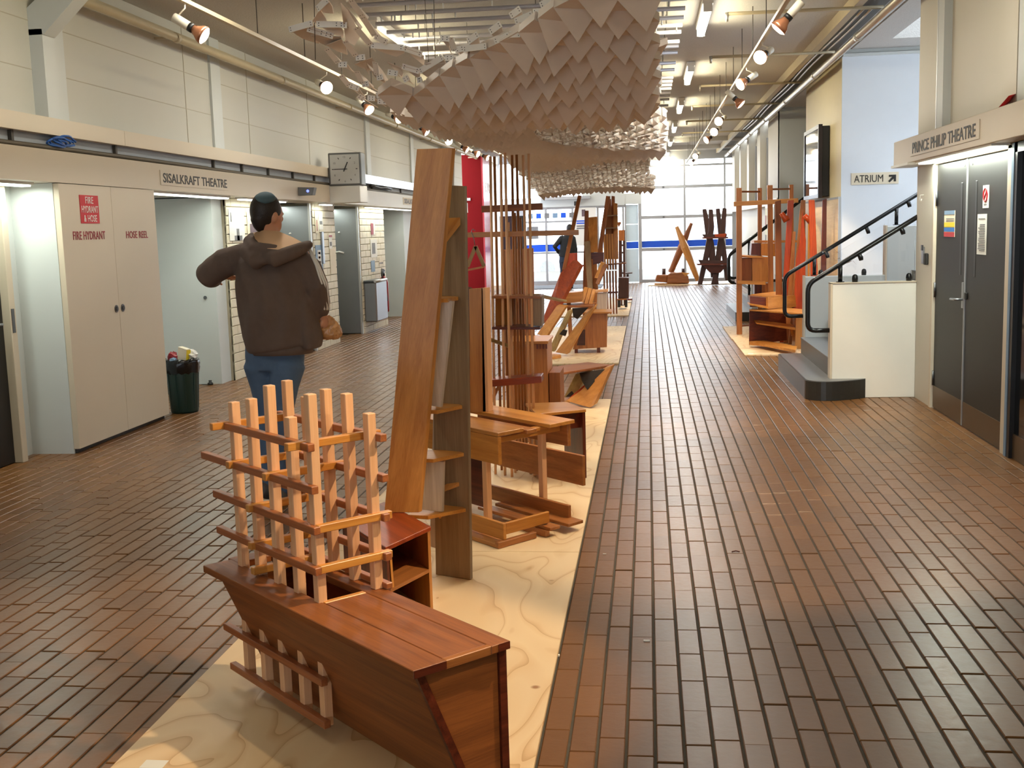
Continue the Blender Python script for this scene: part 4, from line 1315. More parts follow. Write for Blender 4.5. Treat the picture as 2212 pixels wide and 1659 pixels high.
M().prism([(-1.022,6.980,0.448), (-0.941,6.980,0.594), (-0.923,6.980,0.594), (-0.999,6.980,0.436)], (0, 0.02, 0)).build('brace', MT['w_tan'], rd)
# wooden coat hanger on the bar
hg = thing('coat_hanger', 'wooden coat hanger hanging from the long bar of the rod stand', 'hanger', (-1.056,6.970,1.490))
M().beam((-1.054,6.970,1.456), (-1.108,6.970,1.332), 0.022, 0.012, side=(1, 0, 0.3)).build('arm', MT['w_pale'], hg)
M().beam((-1.054,6.970,1.456), (-1.004,6.970,1.333), 0.022, 0.012, side=(1, 0, -0.3)).build('arm', MT['w_pale'], hg)
M().beam((-1.114,6.970,1.310), (-1.001,6.970,1.330), 0.012, 0.012).build('trouser_bar', MT['w_honey'], hg)
M().tube([(-1.057,6.970,1.462), (-1.064,6.970,1.507), (-1.078,6.975,1.547), (-1.073,7.000,1.561), (-1.063,7.030,1.552)], 0.0025, 6).build('hook', MT['steel'], hg)

# ================================================================ DOVETAILED CABINET AND TALL BACK
dc = thing('dovetail_cabinet', 'brown dovetailed cabinet with a tall panel standing behind the rods', 'cabinet', (-0.85, 8.3, 0.018))
M().box((-1.02, 8.05, 0.019), (-0.725, 8.48, 0.735), along=2).build('carcass', MT['w_tan'], dc, bevel=0.002)
M().box((-1.025, 8.04, 0.736), (-0.715, 8.49, 0.756), along=0).build('top', MT['w_orange'], dc, bevel=0.002)
for k in range(4):
    M().box((-0.80 + 0.022 * k, 8.042, 0.70), (-0.788 + 0.022 * k, 8.0495, 0.735), along=2).build('dovetail', MT['w_dark'], dc)
M().box((-0.72, 8.10, 0.019), (-0.64, 8.48, 0.52), along=2).build('side_case', MT['w_bench'], dc, bevel=0.002)
M().prism([(-1.113,8.550,0.629), (-0.864,8.550,0.625), (-0.854,8.550,1.409), (-1.093,8.550,1.402)], (0, 0.025, 0), along=(0, 0, 1)).build('tall_panel', MT['w_tan'], dc, bevel=0.002)
M().box((-1.09, 8.52, 0.019), (-0.86, 8.60, 0.75), along=2).build('tall_panel', MT['w_orange'], dc)


# ================================================================ TWO Z-SHAPED TABLES
def z_table(label, top, under, slab, pale, base, holes, extra, loc):
    t = thing('folded_table', label, 'table', loc)
    M().prism(top, (0, 0, -0.02), along=(1, 0.2, 0)).build('top', MT['w_bench'], t, bevel=0.003)
    for q, mm in slab:
        M().prism(q, (0.03, 0.07, 0.01), along=V(q[2]) - V(q[1])).build('slanted_board', MT[mm], t, bevel=0.003)
    for q in pale:
        M().prism(q, (0.02, 0.05, 0.01), along=V(q[2]) - V(q[1])).build('slanted_slat', MT['w_pale'], t, bevel=0.002)
    for q in holes:
        M().prism(q, (0.01, 0.03, 0)).build('charred_hollow', MT['w_black'], t)
    for q in base:
        M().prism(q, (0, 0, -0.03), along=(1, 0, 0)).build('foot', MT['w_honey'], t, bevel=0.002)
    return t


z_table('lower Z-shaped table with a charred hollow, at the near plywood end', [(-0.335,10.014,0.340), (-0.759,9.481,0.340), (-0.830,9.772,0.340), (-0.768,10.032,0.340), (-0.552,10.250,0.340)], 0,
        [([(-0.509,9.600,0.022), (-0.725,9.750,0.061), (-0.599,9.750,0.145), (-0.388,9.800,0.338), (-0.321,9.720,0.367), (-0.476,9.580,0.044)], 'w_orange'),
         ([(-0.729,9.800,0.053), (-0.607,9.800,0.052), (-0.454,9.900,0.282), (-0.545,9.900,0.201)], 'w_jarrah')],
        [[(-0.756,9.950,0.064), (-0.665,9.950,0.063), (-0.520,10.000,0.295), (-0.652,10.000,0.263)]],
        [[(-0.816,10.131,0.050), (-0.796,9.935,0.050), (-0.690,9.766,0.050), (-0.717,9.984,0.050)]],
        [[(-0.535,9.700,0.164), (-0.367,9.760,0.335), (-0.604,9.820,0.294), (-0.589,9.820,0.229)],
         [(-0.731,9.840,0.084), (-0.658,9.840,0.083), (-0.685,9.840,0.129)], [(-0.657,9.830,0.085), (-0.592,9.830,0.121), (-0.617,9.830,0.080)]], 0, (-0.60, 9.8, 0.018))
z_table('upper Z-shaped table with slanting orange and pale boards, on the second plywood base', [(-0.731,15.499,0.520), (-0.716,15.040,0.520), (-1.257,15.112,0.520), (-1.218,15.745,0.520), (-1.033,15.881,0.520)], 0,
        [([(-0.978,13.550,0.049), (-1.126,13.650,0.063), (-0.774,13.750,0.504), (-0.635,13.700,0.628), (-0.660,13.620,0.579)], 'w_orange'),
         ([(-1.243,13.750,0.242), (-1.361,13.800,0.273), (-1.116,13.900,0.613), (-1.006,13.880,0.601)], 'w_honey')],
        [[(-1.222,13.720,0.080), (-1.148,13.720,0.062), (-0.920,13.850,0.567), (-0.983,13.850,0.546)]],
        [[(-1.220,13.629,0.050), (-1.180,13.230,0.050), (-1.040,13.405,0.050), (-1.084,13.764,0.050)]],
        [[(-0.917,13.720,0.588), (-0.725,13.700,0.596), (-0.863,13.720,0.458), (-0.908,13.720,0.487)], [(-1.080,13.700,0.277), (-1.013,13.700,0.254), (-0.989,13.700,0.321), (-1.033,13.700,0.333)]], 0, (-1.0, 13.6, 0.018))

CLAMP[0] = 0.0185

# ================================================================ LOW CABINET, RED BEAM, BUNDLES (second base)
lc = thing('low_cabinet', 'low tan cabinet on short feet right of the upper Z-shaped table', 'cabinet', (-0.72, 14.1, 0.018))
M().prism([(-0.934,13.900,0.067), (-0.512,13.900,0.089), (-0.499,13.900,0.510), (-0.759,13.900,0.526)], (-0.02, 0.45, 0), along=(0, 0, 1)).build('carcass', MT['w_tan'], lc, bevel=0.004)
M().beam((-0.793,14.100,0.518), (-0.443,14.100,0.516), 0.018, 0.5, side=(0, 0, 1)).build('top', MT['w_orange'], lc, bevel=0.003)
for px in (0, 1):
    p_ = V(((-0.617,13.950,0.057), (-0.892,13.950,0.049))[px])
    M().beam((p_.x, p_.y, 0.019), (p_.x, p_.y, 0.10), 0.04, 0.04, side=(1, 0, 0)).build('foot', MT['w_dark'], lc)
for z0, z1 in ((738, 728), (722, 712)):
    pass
M().prism([(-0.881,13.885,0.119), (-0.778,13.885,0.118), (-0.774,13.885,0.312), (-0.820,13.885,0.312)], (0, 0.01, 0)).build('drawer_front', MT['w_char'], lc)
rb = thing('raking_beam', 'thick purplish red beam raking up to a square red panel', 'sculptural chair', (-1.1, 15.0, 0.018))
M().prism([(-1.388,14.600,0.331), (-1.254,14.600,0.388), (-0.905,15.200,1.044), (-0.989,15.200,1.126), (-1.151,15.000,0.966)], (0.05, 0.06, 0), along=(0.5, 0, 1)).build('beam', MT['w_red'], rb, bevel=0.004)
M().prism([(-1.114,15.500,1.208), (-0.950,15.500,1.216), (-0.944,15.500,0.903), (-1.114,15.500,0.919)], (0, 0.03, 0), along=(0, 0, 1)).build('back_panel', MT['w_jarrah'], rb, bevel=0.003)
M().prism([(-1.139,15.500,0.920), (-1.045,15.500,0.918), (-1.062,15.500,0.710), (-1.144,15.500,0.712)], (0, 0.05, 0), along=(0, 0, 1)).build('post', MT['w_red'], rb)
M().prism([(-1.155,15.300,0.680), (-0.880,15.300,0.699), (-0.895,15.300,0.562), (-1.196,15.300,0.543)], (0, 0.35, 0), along=(1, 0, 0)).build('seat_box', MT['w_orange'], rb, bevel=0.003)
M().beam((-1.076,15.400,0.634), (-1.057,15.400,0.066), 0.08, 0.05, side=(0, 1, 0)).build('leg', MT['w_tan'], rb)
M().beam((-0.941,15.500,1.053), (-0.859,15.500,1.039), 0.02, 0.03).build('arm', MT['w_red'], rb)
M().beam((-0.926,15.900,1.983), (-1.124,15.300,0.984), 0.055, 0.05, side=(0, 1, 0)).build('leaning_pole', MT['w_bench'], rb, bevel=0.002)
# the bundle of leaning boards
bd = thing('board_bundle', 'upright bundle of splayed brown boards with cut ends', 'sculpture', (-0.95, 16.2, 0.018))
for pts, mm in (
        ([(-0.924,16.000,0.464), (-0.859,16.000,0.463), (-0.825,16.100,1.786), (-0.871,16.100,1.787)], 'w_bench'),
        ([(-0.867,15.900,0.437), (-0.803,15.900,0.436), (-0.743,16.200,1.559), (-0.887,16.200,1.550)], 'w_strip'),
        ([(-0.826,15.850,0.421), (-0.762,15.850,0.419), (-0.809,16.000,1.368), (-0.880,16.000,1.357)], 'w_grey'),
        ([(-0.802,16.050,1.206), (-0.704,16.050,1.203), (-0.708,16.200,1.700), (-0.832,16.200,1.691)], 'w_orange'),
        ([(-0.779,15.950,0.452), (-0.701,15.950,0.463), (-0.721,16.100,1.105), (-0.800,16.100,1.094)], 'w_tan'),
        ([(-0.722,16.100,1.092), (-0.670,16.100,1.091), (-0.524,16.300,1.980), (-0.576,16.300,1.988)], 'w_bench'),
        ([(-0.743,15.900,0.855), (-0.698,15.900,0.841), (-0.601,16.000,1.054), (-0.653,16.000,1.074)], 'w_honey'),
        ([(-0.729,15.850,0.780), (-0.685,15.850,0.759), (-0.563,16.000,1.027), (-0.614,16.000,1.054)], 'w_strip'),
        ([(-0.938,15.600,0.556), (-0.875,15.600,0.523), (-0.826,15.700,0.726), (-0.876,15.700,0.740)], 'w_honey'),
        ([(-0.872,15.550,0.526), (-0.822,15.550,0.512), (-0.775,15.700,0.712), (-0.819,15.700,0.725)], 'w_honey'),
        ([(-0.813,15.500,0.515), (-0.769,15.500,0.508), (-0.718,15.700,0.698), (-0.762,15.700,0.711)], 'w_honey')):
    M().prism(pts, (0.01, 0.03, 0), along=(0, 0, 1)).build('board', MT[mm], bd, bevel=0.002)
M().prism([(-0.889,15.750,0.223), (-0.710,15.750,0.220), (-0.717,15.750,0.509), (-0.929,15.750,0.514)], (0, 0.2, 0), along=(1, 0, 0)).build('base_block', MT['w_tan'], bd)
M().prism([(-0.800,16.080,1.030), (-0.617,16.080,1.052), (-0.615,16.080,1.200), (-0.790,16.080,1.199)], (0, 0.1, 0)).build('dark_box', MT['w_dark'], bd)
pb = thing('pink_box', 'small upright pale pink timber box with a rimmed lid', 'box', (-0.70, 15.0, 0.3))
M().prism([(-0.649,14.350,0.490), (-0.521,14.350,0.494), (-0.511,14.350,0.733), (-0.639,14.350,0.724)], (0, 0.14, 0), along=(0, 0, 1)).build('body', MT['w_silver'], pb, bevel=0.003)
M().beam((-0.659,14.420,0.750), (-0.501,14.420,0.758), 0.03, 0.19).build('lid', MT['w_pink'], pb, bevel=0.003)

# ================================================================ STRIPED RACK AND TALL BOARDS (third base)
sr = thing('striped_rack', 'tall rack of vertical striped boards with a slatted stand below', 'rack', (-0.75, 20.3, 0.018))
for k, (px0, px1) in enumerate(((0, 0),) * 6):
    x0 = -0.800 + 0.047 * k
    M().beam((x0, 20.25, 0.80), (x0 - 0.006, 20.3, 1.43), 0.034, 0.03, side=(1, 0, 0)).build('upright_strip', MT['w_honey'] if k % 2 == 0 else MT['w_orange'], sr, bevel=0.002)
M().beam((-0.752,20.200,0.891), (-0.385,20.200,0.914), 0.018, 0.30).build('shelf', MT['w_bench'], sr, bevel=0.002)
for k in range(5):
    x0 = -0.77 + 0.052 * k
    M().beam((x0, 20.2, 0.02), (x0 - 0.004, 20.25, 0.78), 0.032, 0.03, side=(1, 0, 0)).build('lower_slat', MT['w_strip'], sr, bevel=0.002)
M().beam((-0.79, 20.17, 0.40), (-0.53, 20.17, 0.405), 0.03, 0.02).build('lower_rail', MT['w_dark'], sr)
for pts, mm in (
        ([(-0.773,20.600,0.977), (-0.640,20.600,0.974), (-0.645,20.800,2.049), (-0.728,20.800,2.068)], 'w_strip'),
        ([(-0.677,20.700,0.972), (-0.585,20.700,0.970), (-0.580,20.900,2.099), (-0.639,20.900,2.109)], 'w_bench'),
        ([(-0.609,20.650,0.972), (-0.525,20.650,0.970), (-0.530,20.800,1.963), (-0.604,20.800,1.981)], 'w_orange'),
        ([(-0.523,20.900,1.532), (-0.471,20.900,1.614), (-0.479,20.900,1.639), (-0.538,20.900,1.632)], 'w_tan')):
    M().prism(pts, (0, 0.04, 0), along=(0, 0, 1)).build('tall_board', MT[mm], sr, bevel=0.002)
M().beam((-0.772,20.700,1.746), (-0.531,20.700,1.755), 0.02, 0.25).build('shelf', MT['w_grey'], sr)
M().beam((-0.734,20.700,1.530), (-0.534,20.700,1.532), 0.02, 0.25).build('shelf', MT['w_grey'], sr)
ds = thing('dark_shelves', 'narrow dark brown open shelves at the end of the exhibit row', 'shelf', (-0.6, 22.4, 0.018))
M().prism([(-0.573,22.300,0.031), (-0.509,22.300,0.029), (-0.496,22.300,1.484), (-0.558,22.300,1.486)], (0, 0.3, 0), along=(0, 0, 1)).build('upright', MT['w_char'], ds)
M().prism([(-0.482,22.300,0.029), (-0.446,22.300,0.028), (-0.433,22.300,1.482), (-0.469,22.300,1.483)], (0, 0.3, 0), along=(0, 0, 1)).build('upright', MT['w_char'], ds)
M().prism([(-0.552,22.280,1.281), (-0.445,22.280,1.278), (-0.442,22.280,1.483), (-0.549,22.280,1.486)], (0, 0.02, 0), along=(0, 0, 1)).build('door', MT['w_tan'], ds)
for y in (0, 1, 2, 3):
    a = ((-0.545,22.300,1.191), (-0.547,22.300,1.048), (-0.550,22.300,0.860), (-0.554,22.300,0.653))[y]
    b = ((-0.438,22.300,1.188), (-0.440,22.300,1.045), (-0.443,22.300,0.857), (-0.446,22.300,0.651))[y]
    M().beam(V(a) + V((0, 0.15, 0)), V(b) + V((0, 0.15, 0)), 0.03, 0.28).build('shelf', MT['w_char'], ds)
bs = thing('dark_stool', 'small dark box stool on wheels beside the dark shelves', 'stool', (-0.55, 21.4, 0.018))
M().prism([(-0.562,21.300,0.220), (-0.364,21.300,0.233), (-0.359,21.300,0.604), (-0.547,21.300,0.608)], (0, 0.35, 0), along=(0, 0, 1)).build('case', MT['w_char'], bs, bevel=0.004)
M().beam((-0.582,21.400,0.206), (-0.392,21.400,0.210), 0.02, 0.4).build('base', MT['w_tan'], bs)
M().prism([(-0.573,21.300,0.056), (-0.522,21.300,0.055), (-0.519,21.300,0.211), (-0.571,21.300,0.212)], (0, 0.3, 0)).build('foot', MT['black'], bs)
M().prism([(-0.436,21.300,0.053), (-0.393,21.300,0.052), (-0.390,21.300,0.208), (-0.433,21.300,0.209)], (0, 0.3, 0)).build('foot', MT['black'], bs)
sd = thing('side_table', 'slim tall side table, farthest piece of the middle row', 'table', (-0.45, 23.2, 0.018))
M().beam((-0.466,23.300,0.611), (-0.316,23.300,0.616), 0.02, 0.3).build('top', MT['w_char'], sd)
M().beam((-0.418,23.300,0.063), (-0.410,23.300,0.590), 0.04, 0.06, side=(1, 0, 0)).build('post', MT['w_char'], sd)
M().beam((-0.474,23.300,0.074), (-0.323,23.300,0.080), 0.03, 0.3).build('base', MT['w_dark'], sd)

# ================================================================ FAR GROUP BY THE WINDOWS
lv = thing('log_settle', 'low rounded dark block seat with open end and log stubs before the windows', 'seat', (0.45, 30.2, 0.018))
M().prism([(0.169,30.000,0.117), (0.480,30.000,0.061), (0.506,30.000,0.266), (0.218,30.000,0.273)], (0.1, 0.5, 0), along=(1, 0, 0)).build('end_block', MT['w_bench'], lv, bevel=0.02)
M().prism([(0.480,30.000,0.049), (1.066,30.000,0.036), (1.044,30.000,0.229), (0.889,30.000,0.329), (0.578,30.000,0.312), (0.506,30.000,0.266)], (0, 0.6, 0), along=(1, 0, 0)).build('body', MT['w_strip'], lv, bevel=0.02)
M().beam((0.169,30.200,0.046), (0.965,30.200,0.004), 0.03, 0.5).build('base', MT['w_orange'], lv)
M().tube([(0.372,30.100,-0.026), (0.373,30.100,0.035)], 0.08, 10).build('foot', MT['w_char'], lv)
M().tube([(0.877,30.100,-0.038), (0.878,30.100,0.023)], 0.08, 10).build('foot', MT['w_char'], lv)
for a, b in (((0.416,30.400,0.251), (0.418,30.400,0.422)), ((0.925,30.400,0.287), (0.926,30.400,0.409))):
    M().tube([a, b], 0.045, 10).build('log_stub', MT['w_char'], lv)
M().prism([(0.960,29.980,0.220), (1.079,29.980,0.301), (0.865,29.980,0.330)], (0, 0.02, 0)).build('pale_wedge', MT['w_honey'], lv)
xs_ = thing('crossed_poles', 'two crossed tapering poles, one honey and one dark, before the windows', 'sculpture', (0.9, 30.4, 0.018))
M().tube([(0.604,30.700,0.308), (0.901,30.600,0.989), (1.156,30.500,1.589)], [0.075, 0.10, 0.04], 8, smooth=False).build('dark_pole', MT['w_bench'], xs_)
M().tube([(1.306,30.300,0.088), (0.979,30.400,0.954), (0.769,30.500,1.504)], [0.06, 0.11, 0.05], 8, smooth=False).build('honey_pole', MT['w_orange'], xs_)
M().tube([(0.933,30.450,1.039), (0.853,30.500,1.380)], [0.06, 0.03], 8, smooth=False).build('fork', MT['w_orange'], xs_)
xt = thing('cross_shelf_tower', 'dark chocolate tower of two crossed frames carrying two trays, left of the far stairs', 'shelf', (1.5, 29.8, 0.018))
Y0 = 29.6
for pts in (
        [(1.263,29.600,0.003), (1.381,29.600,0.001), (1.632,29.600,1.010), (1.693,29.600,1.478), (1.660,29.600,1.922), (1.555,29.600,1.925), (1.553,29.600,1.482), (1.469,29.600,1.015)],
        [(1.606,29.620,0.184), (1.747,29.620,0.205), (1.715,29.620,0.890), (1.624,29.620,1.363), (1.498,29.620,1.939), (1.394,29.620,1.931), (1.460,29.620,1.367), (1.539,29.620,0.895)],
        [(1.630,29.640,0.041), (1.771,29.640,0.037), (1.915,29.640,1.002), (1.986,29.640,1.469), (2.011,29.640,1.935), (1.907,29.640,1.950), (1.847,29.640,1.473), (1.763,29.640,1.006)],
        [(1.971,29.660,0.103), (2.088,29.660,0.124), (1.997,29.660,0.882), (1.906,29.660,1.354), (1.838,29.660,1.941), (1.733,29.660,1.933), (1.789,29.660,1.358), (1.857,29.660,0.886)],
        [(1.603,29.580,-0.015), (1.802,29.580,-0.020), (1.756,29.580,0.277), (1.663,29.580,0.279)]):
    M().prism(pts, (0, 0.07, 0), along=(0, 0, 1)).build('crossed_leg', MT['w_char'], xt, bevel=0.01)
for q0, q1 in (((1.384,29.500,1.206), (2.022,29.500,1.200)), ((1.251,29.500,0.540), (2.055,29.500,0.532))):
    M().beam(V(q0) + V((0, 0.1, 0)), V(q1) + V((0, 0.1, 0)), 0.04, 0.5).build('tray_floor', MT['w_dark'], xt)
M().prism([(1.370,29.450,1.300), (2.008,29.450,1.283), (1.973,29.450,1.190), (1.439,29.450,1.205)], (0, 0.05, 0), along=(1, 0, 0)).build('tray_side', MT['w_char'], xt)
M().prism([(1.683,29.440,1.292), (1.995,29.440,1.306), (1.949,29.440,1.214), (1.706,29.440,1.221)], (0, 0.02, 0), along=(1, 0, 0)).build('red_tray_panel', MT['w_jarrah'], xt)
M().prism([(1.273,29.450,0.659), (2.029,29.450,0.616), (1.970,29.450,0.512), (1.342,29.450,0.528)], (0, 0.05, 0), along=(1, 0, 0)).build('tray_side', MT['w_char'], xt)
M().prism([(1.391,29.500,0.513), (2.009,29.500,0.498), (1.833,29.500,0.314), (1.577,29.500,0.320)], (0, 0.2, 0), along=(1, 0, 0)).build('keel', MT['w_dark'], xt)

# ================================================================ RIGHT-HAND GROUP
of = thing('open_frame', 'tall open frame of slim tan posts with stepped boxes inside, on the right', 'frame', (1.5, 16.3, 0.018))
for a, b, w_ in (((1.252,16.000,0.077), (1.249,16.000,2.029), 0.075), ((1.625,17.000,0.478), (1.624,17.000,2.049), 0.06), ((1.686,16.000,0.538), (1.665,16.000,2.052), 0.07), ((2.079,16.900,0.475), (2.058,16.900,2.077), 0.06)):
    M().beam(V((a[0], a[1], 0.019)), V(b), w_, 0.05, side=(1, 0, 0)).build('post', MT['w_tan'], of, bevel=0.003)
M().beam((1.179,16.000,1.812), (2.042,16.000,1.835), 0.06, 0.06).build('top_rail', MT['w_orange'], of, bevel=0.003)
M().beam((1.312,16.400,1.988), (1.608,16.900,1.993), 0.025, 0.03).build('thin_rail', MT['w_bench'], of)
M().beam((1.690,16.000,1.996), (2.027,16.800,2.016), 0.025, 0.03).build('thin_rail', MT['w_bench'], of)
M().beam((1.489,16.600,1.284), (2.096,16.600,1.274), 0.03, 0.4).build('shelf', MT['w_orange'], of, bevel=0.002)
M().beam((1.283,16.300,1.094), (1.583,16.300,1.073), 0.025, 0.5).build('shelf', MT['w_honey'], of, bevel=0.002)
M().beam((1.224,16.200,0.743), (1.606,16.200,0.721), 0.045, 0.5).build('shelf', MT['w_honey'], of, bevel=0.002)
M().prism([(1.286,16.100,0.753), (1.431,16.100,0.750), (1.432,16.100,1.063), (1.286,16.100,1.067)], (0, 0.3, 0), along=(0, 0, 1)).build('box_side', MT['w_bench'], of)
M().prism([(1.436,16.080,0.750), (1.669,16.080,0.726), (1.669,16.080,1.071), (1.436,16.080,1.077)], (0, 0.3, 0), along=(0, 0, 1)).build('box_side', MT['w_honey'], of)
M().prism([(1.437,16.300,1.103), (1.570,16.300,1.093), (1.570,16.300,1.261), (1.449,16.300,1.264)], (0, 0.3, 0), along=(0, 0, 1)).build('box_side', MT['w_dark'], of)
M().prism([(1.575,16.280,1.093), (1.791,16.280,1.075), (1.790,16.280,1.255), (1.575,16.280,1.261)], (0, 0.3, 0), along=(0, 0, 1)).build('box_side', MT['w_honey'], of)
M().prism([(1.600,16.400,0.515), (1.741,16.400,0.512), (1.741,16.400,0.695), (1.600,16.400,0.699)], (0, 0.3, 0), along=(0, 0, 1)).build('box_side', MT['w_tan'], of)
M().prism([(1.501,16.450,0.515), (1.605,16.450,0.512), (1.605,16.450,0.683), (1.501,16.450,0.685)], (0, 0.3, 0), along=(0, 0, 1)).build('box_side', MT['w_dark'], of)
M().beam((1.279,16.100,0.126), (1.428,16.500,0.096), 0.02, 0.03).build('floor_rail', MT['w_bench'], of)

bsx = thing('box_seat', 'stacked orange box seat with an open twisted case below, beside the stairs', 'seat', (1.65, 14.2, 0.018))
M().prism([(1.326,15.181,0.620), (1.518,14.618,0.620), (1.884,15.077,0.620), (1.748,15.767,0.620)], (0, 0, -0.018), along=(1, 0, 0)).build('seat_top', MT['w_honey'], bsx, bevel=0.002)
M().prism([(1.443,14.050,0.510), (1.829,14.450,0.497), (1.817,14.450,0.641), (1.442,14.050,0.651)], (-0.02, 0.03, 0), along=(1, 0, 0)).build('seat_side', MT['w_orange'], bsx)
M().prism([(1.240,14.200,0.526), (1.452,14.200,0.516), (1.452,14.200,0.630), (1.240,14.200,0.657)], (0, 0.25, 0), along=(1, 0, 0)).build('seat_back', MT['w_dark'], bsx)
M().prism([(1.226,14.100,0.556), (1.437,14.000,0.514), (1.437,14.000,0.536), (1.226,14.100,0.573)], (0, 0.3, 0), along=(1, 0, 0)).build('seat_floor', MT['w_honey'], bsx)
M().prism([(1.232,14.174,0.500), (1.774,13.358,0.500), (1.864,13.996,0.500), (1.651,14.375,0.500)], (0, 0, -0.02), along=(1, 0, 0)).build('case_top', MT['w_orange'], bsx, bevel=0.002)
M().prism([(1.242,14.350,0.042), (1.723,14.500,0.076), (1.705,14.500,0.444), (1.247,14.350,0.487)], (0, 0.02, 0), along=(1, 0, 0)).build('case_back', MT['w_dark'], bsx)
M().prism([(1.758,14.000,-0.021), (1.862,14.000,-0.023), (1.865,14.000,0.455), (1.772,14.000,0.446)], (0, 0.3, 0), along=(0, 0, 1)).build('case_side', MT['w_orange'], bsx, bevel=0.002)
M().prism([(1.246,14.329,0.090), (1.669,13.247,0.090), (1.740,13.644,0.090), (1.429,14.414,0.090)], (0, 0, -0.03), along=(1, 0, 0)).build('case_floor', MT['w_honey'], bsx)
M().prism([(1.234,14.200,0.057), (1.757,13.950,-0.016), (1.757,13.950,0.018), (1.234,14.200,0.097)], (0, 0.02, 0), along=(1, 0, 0)).build('front_edge', MT['w_orange'], bsx)
M().prism([(1.324,14.200,0.314), (1.762,14.000,0.249), (1.762,14.000,0.278), (1.307,14.200,0.331)], (0, 0.22, 0.02), along=(1, 0, 0)).build('case_shelf', MT['w_honey'], bsx)
M().beam((1.754,14.200,0.169), (1.732,14.300,0.297), 0.03, 0.03, side=(1, 0, 0)).build('peg', MT['w_honey'], bsx)

jb = thing('jarrah_boards', 'group of tall tapering bright orange-red boards standing near the stairs', 'sculpture', (1.95, 14.6, 0.018))
for pts, mm in (
        ([(1.640,15.000,0.600), (1.722,15.000,0.598), (1.700,15.000,1.830), (1.625,15.000,1.814)], 'w_bench'),
        ([(1.699,14.800,0.611), (1.768,14.800,0.609), (1.838,14.800,1.821), (1.764,14.800,1.817)], 'w_jarrah'),
        ([(1.796,14.450,0.341), (1.931,14.450,0.339), (1.942,14.450,1.313), (1.901,14.450,1.698), (1.869,14.450,1.315), (1.826,14.450,1.088)], 'w_jarrah'),
        ([(1.880,14.550,1.683), (1.948,14.550,1.681), (1.947,14.550,1.812), (1.896,14.550,1.813)], 'w_tan'),
        ([(1.966,14.150,0.757), (2.053,14.150,0.755), (2.002,14.150,1.801), (1.931,14.150,1.803)], 'w_jarrah'),
        ([(2.080,14.150,0.811), (2.146,14.150,0.809), (2.143,14.150,1.808), (2.094,14.150,1.798)], 'w_dark'),
        ([(1.745,14.700,0.499), (1.814,14.700,0.497), (1.850,14.700,1.427), (1.816,14.700,1.428)], 'w_tan'),
        ([(1.947,14.300,0.806), (1.969,14.300,0.806), (1.965,14.300,1.538), (1.948,14.300,1.538)], 'w_honey')):
    a = [V(q) for q in pts]
    b0, b1 = a[0], a[1]
    k0 = a[0] - (a[-1] - a[0]) * ((a[0].z - 0.02) / max(0.2, (a[-1].z - a[0].z)))
    k1 = a[1] - (a[2] - a[1]) * ((a[1].z - 0.02) / max(0.2, (a[2].z - a[1].z)))
    k0.z = k1.z = 0.02
    M().prism([k0, k1] + a[1:] + [a[0]], (0, 0.035, 0), along=(0, 0, 1)).build('board', MT[mm], jb, bevel=0.004)
for a, b in (((1.684,14.800,1.664), (1.776,14.800,1.603)), ((1.903,14.300,1.624), (1.992,14.300,1.615))):
    M().tube([a, (V(a) + V(b)) / 2 + V((0, 0, -0.05)), b], [0.03, 0.05, 0.03], 8).build('branch_stub', MT['w_jarrah'], jb)

CLAMP[0] = None


# ================================================================ ATRIUM STAIRS
sf = frame('floor_stairs', (2, 11, 0))
pts = [(1.36, 12.20, 0), (1.36, 10.20, 0)]
for k in range(7):
    a = PI + k * (PI / 2) / 6
    pts.append((1.36 + 0.16 + 0.16 * math.cos(a), 10.14 + 0.15 * math.sin(a), 0))
for k in range(1, 8):
    u = k / 7
    pts.append((1.52 + 0.36 * u, 9.99 + 0.155 * u * u, 0))
pts += [(1.88, 10.30, 0), (2.4, 10.30, 0), (2.4, 12.20, 0)]
M().prism(pts, (0, 0, 0.165)).build('step_riser', MT['step_side'], sf)
q = M().prism([(p[0] + (0.012 if p[0] < 1.5 else 0), p[1] + (0.006 if p[1] < 10.1 else 0), 0.1651) for p in pts], (0, 0, 0.006))
q.build('step_tread', MT['tread'], sf)
for k in range(1, 12):
    x0, z1 = 1.595 + 0.28 * (k - 1), 0.17 * (k + 1)
    M().box((x0, 10.25, z1 - 0.17), (6.0 if k == 11 else x0 + 0.6, 12.2, z1 - 0.006)).build('step_riser', MT['terrazzo'], sf)
    M().box((x0 - 0.006, 10.25, z1 - 0.0058), (6.0 if k == 11 else x0 + 0.30, 12.2, z1)).build('step_tread', MT['tread'], sf)
pw = frame('wall_parapet', (1.9, 10.2, 0))
M().box((1.592, 10.15, 0.0), (2.299, 10.25, 1.005)).build('parapet_panel', MT['white'], pw, bevel=0.004)
M().box((1.575, 10.14, 0.172), (1.592, 10.26, 1.012)).build('end_trim', MT['beige'], pw)
M().box((1.575, 10.14, 1.005), (2.299, 10.26, 1.014)).build('cap_strip', MT['beige'], pw)
pw2 = frame('wall_parapet', (1.9, 12.25, 0))
M().box((1.635, 12.20, 0.0), (2.46, 12.30, 0.975)).build('parapet_panel', MT['grey_white'], pw2, bevel=0.004)
M().box((1.62, 12.19, 0.0), (1.635, 12.31, 0.985)).build('end_trim', MT['beige'], pw2)
M().box((2.46, 12.20, 0.0), (4.2, 12.32, 1.475)).build('parapet_panel', MT['grey_white'], pw2, bevel=0.004)
M().box((2.445, 12.19, 0.9), (2.46, 12.33, 1.485)).build('end_trim', MT['beige'], pw2)


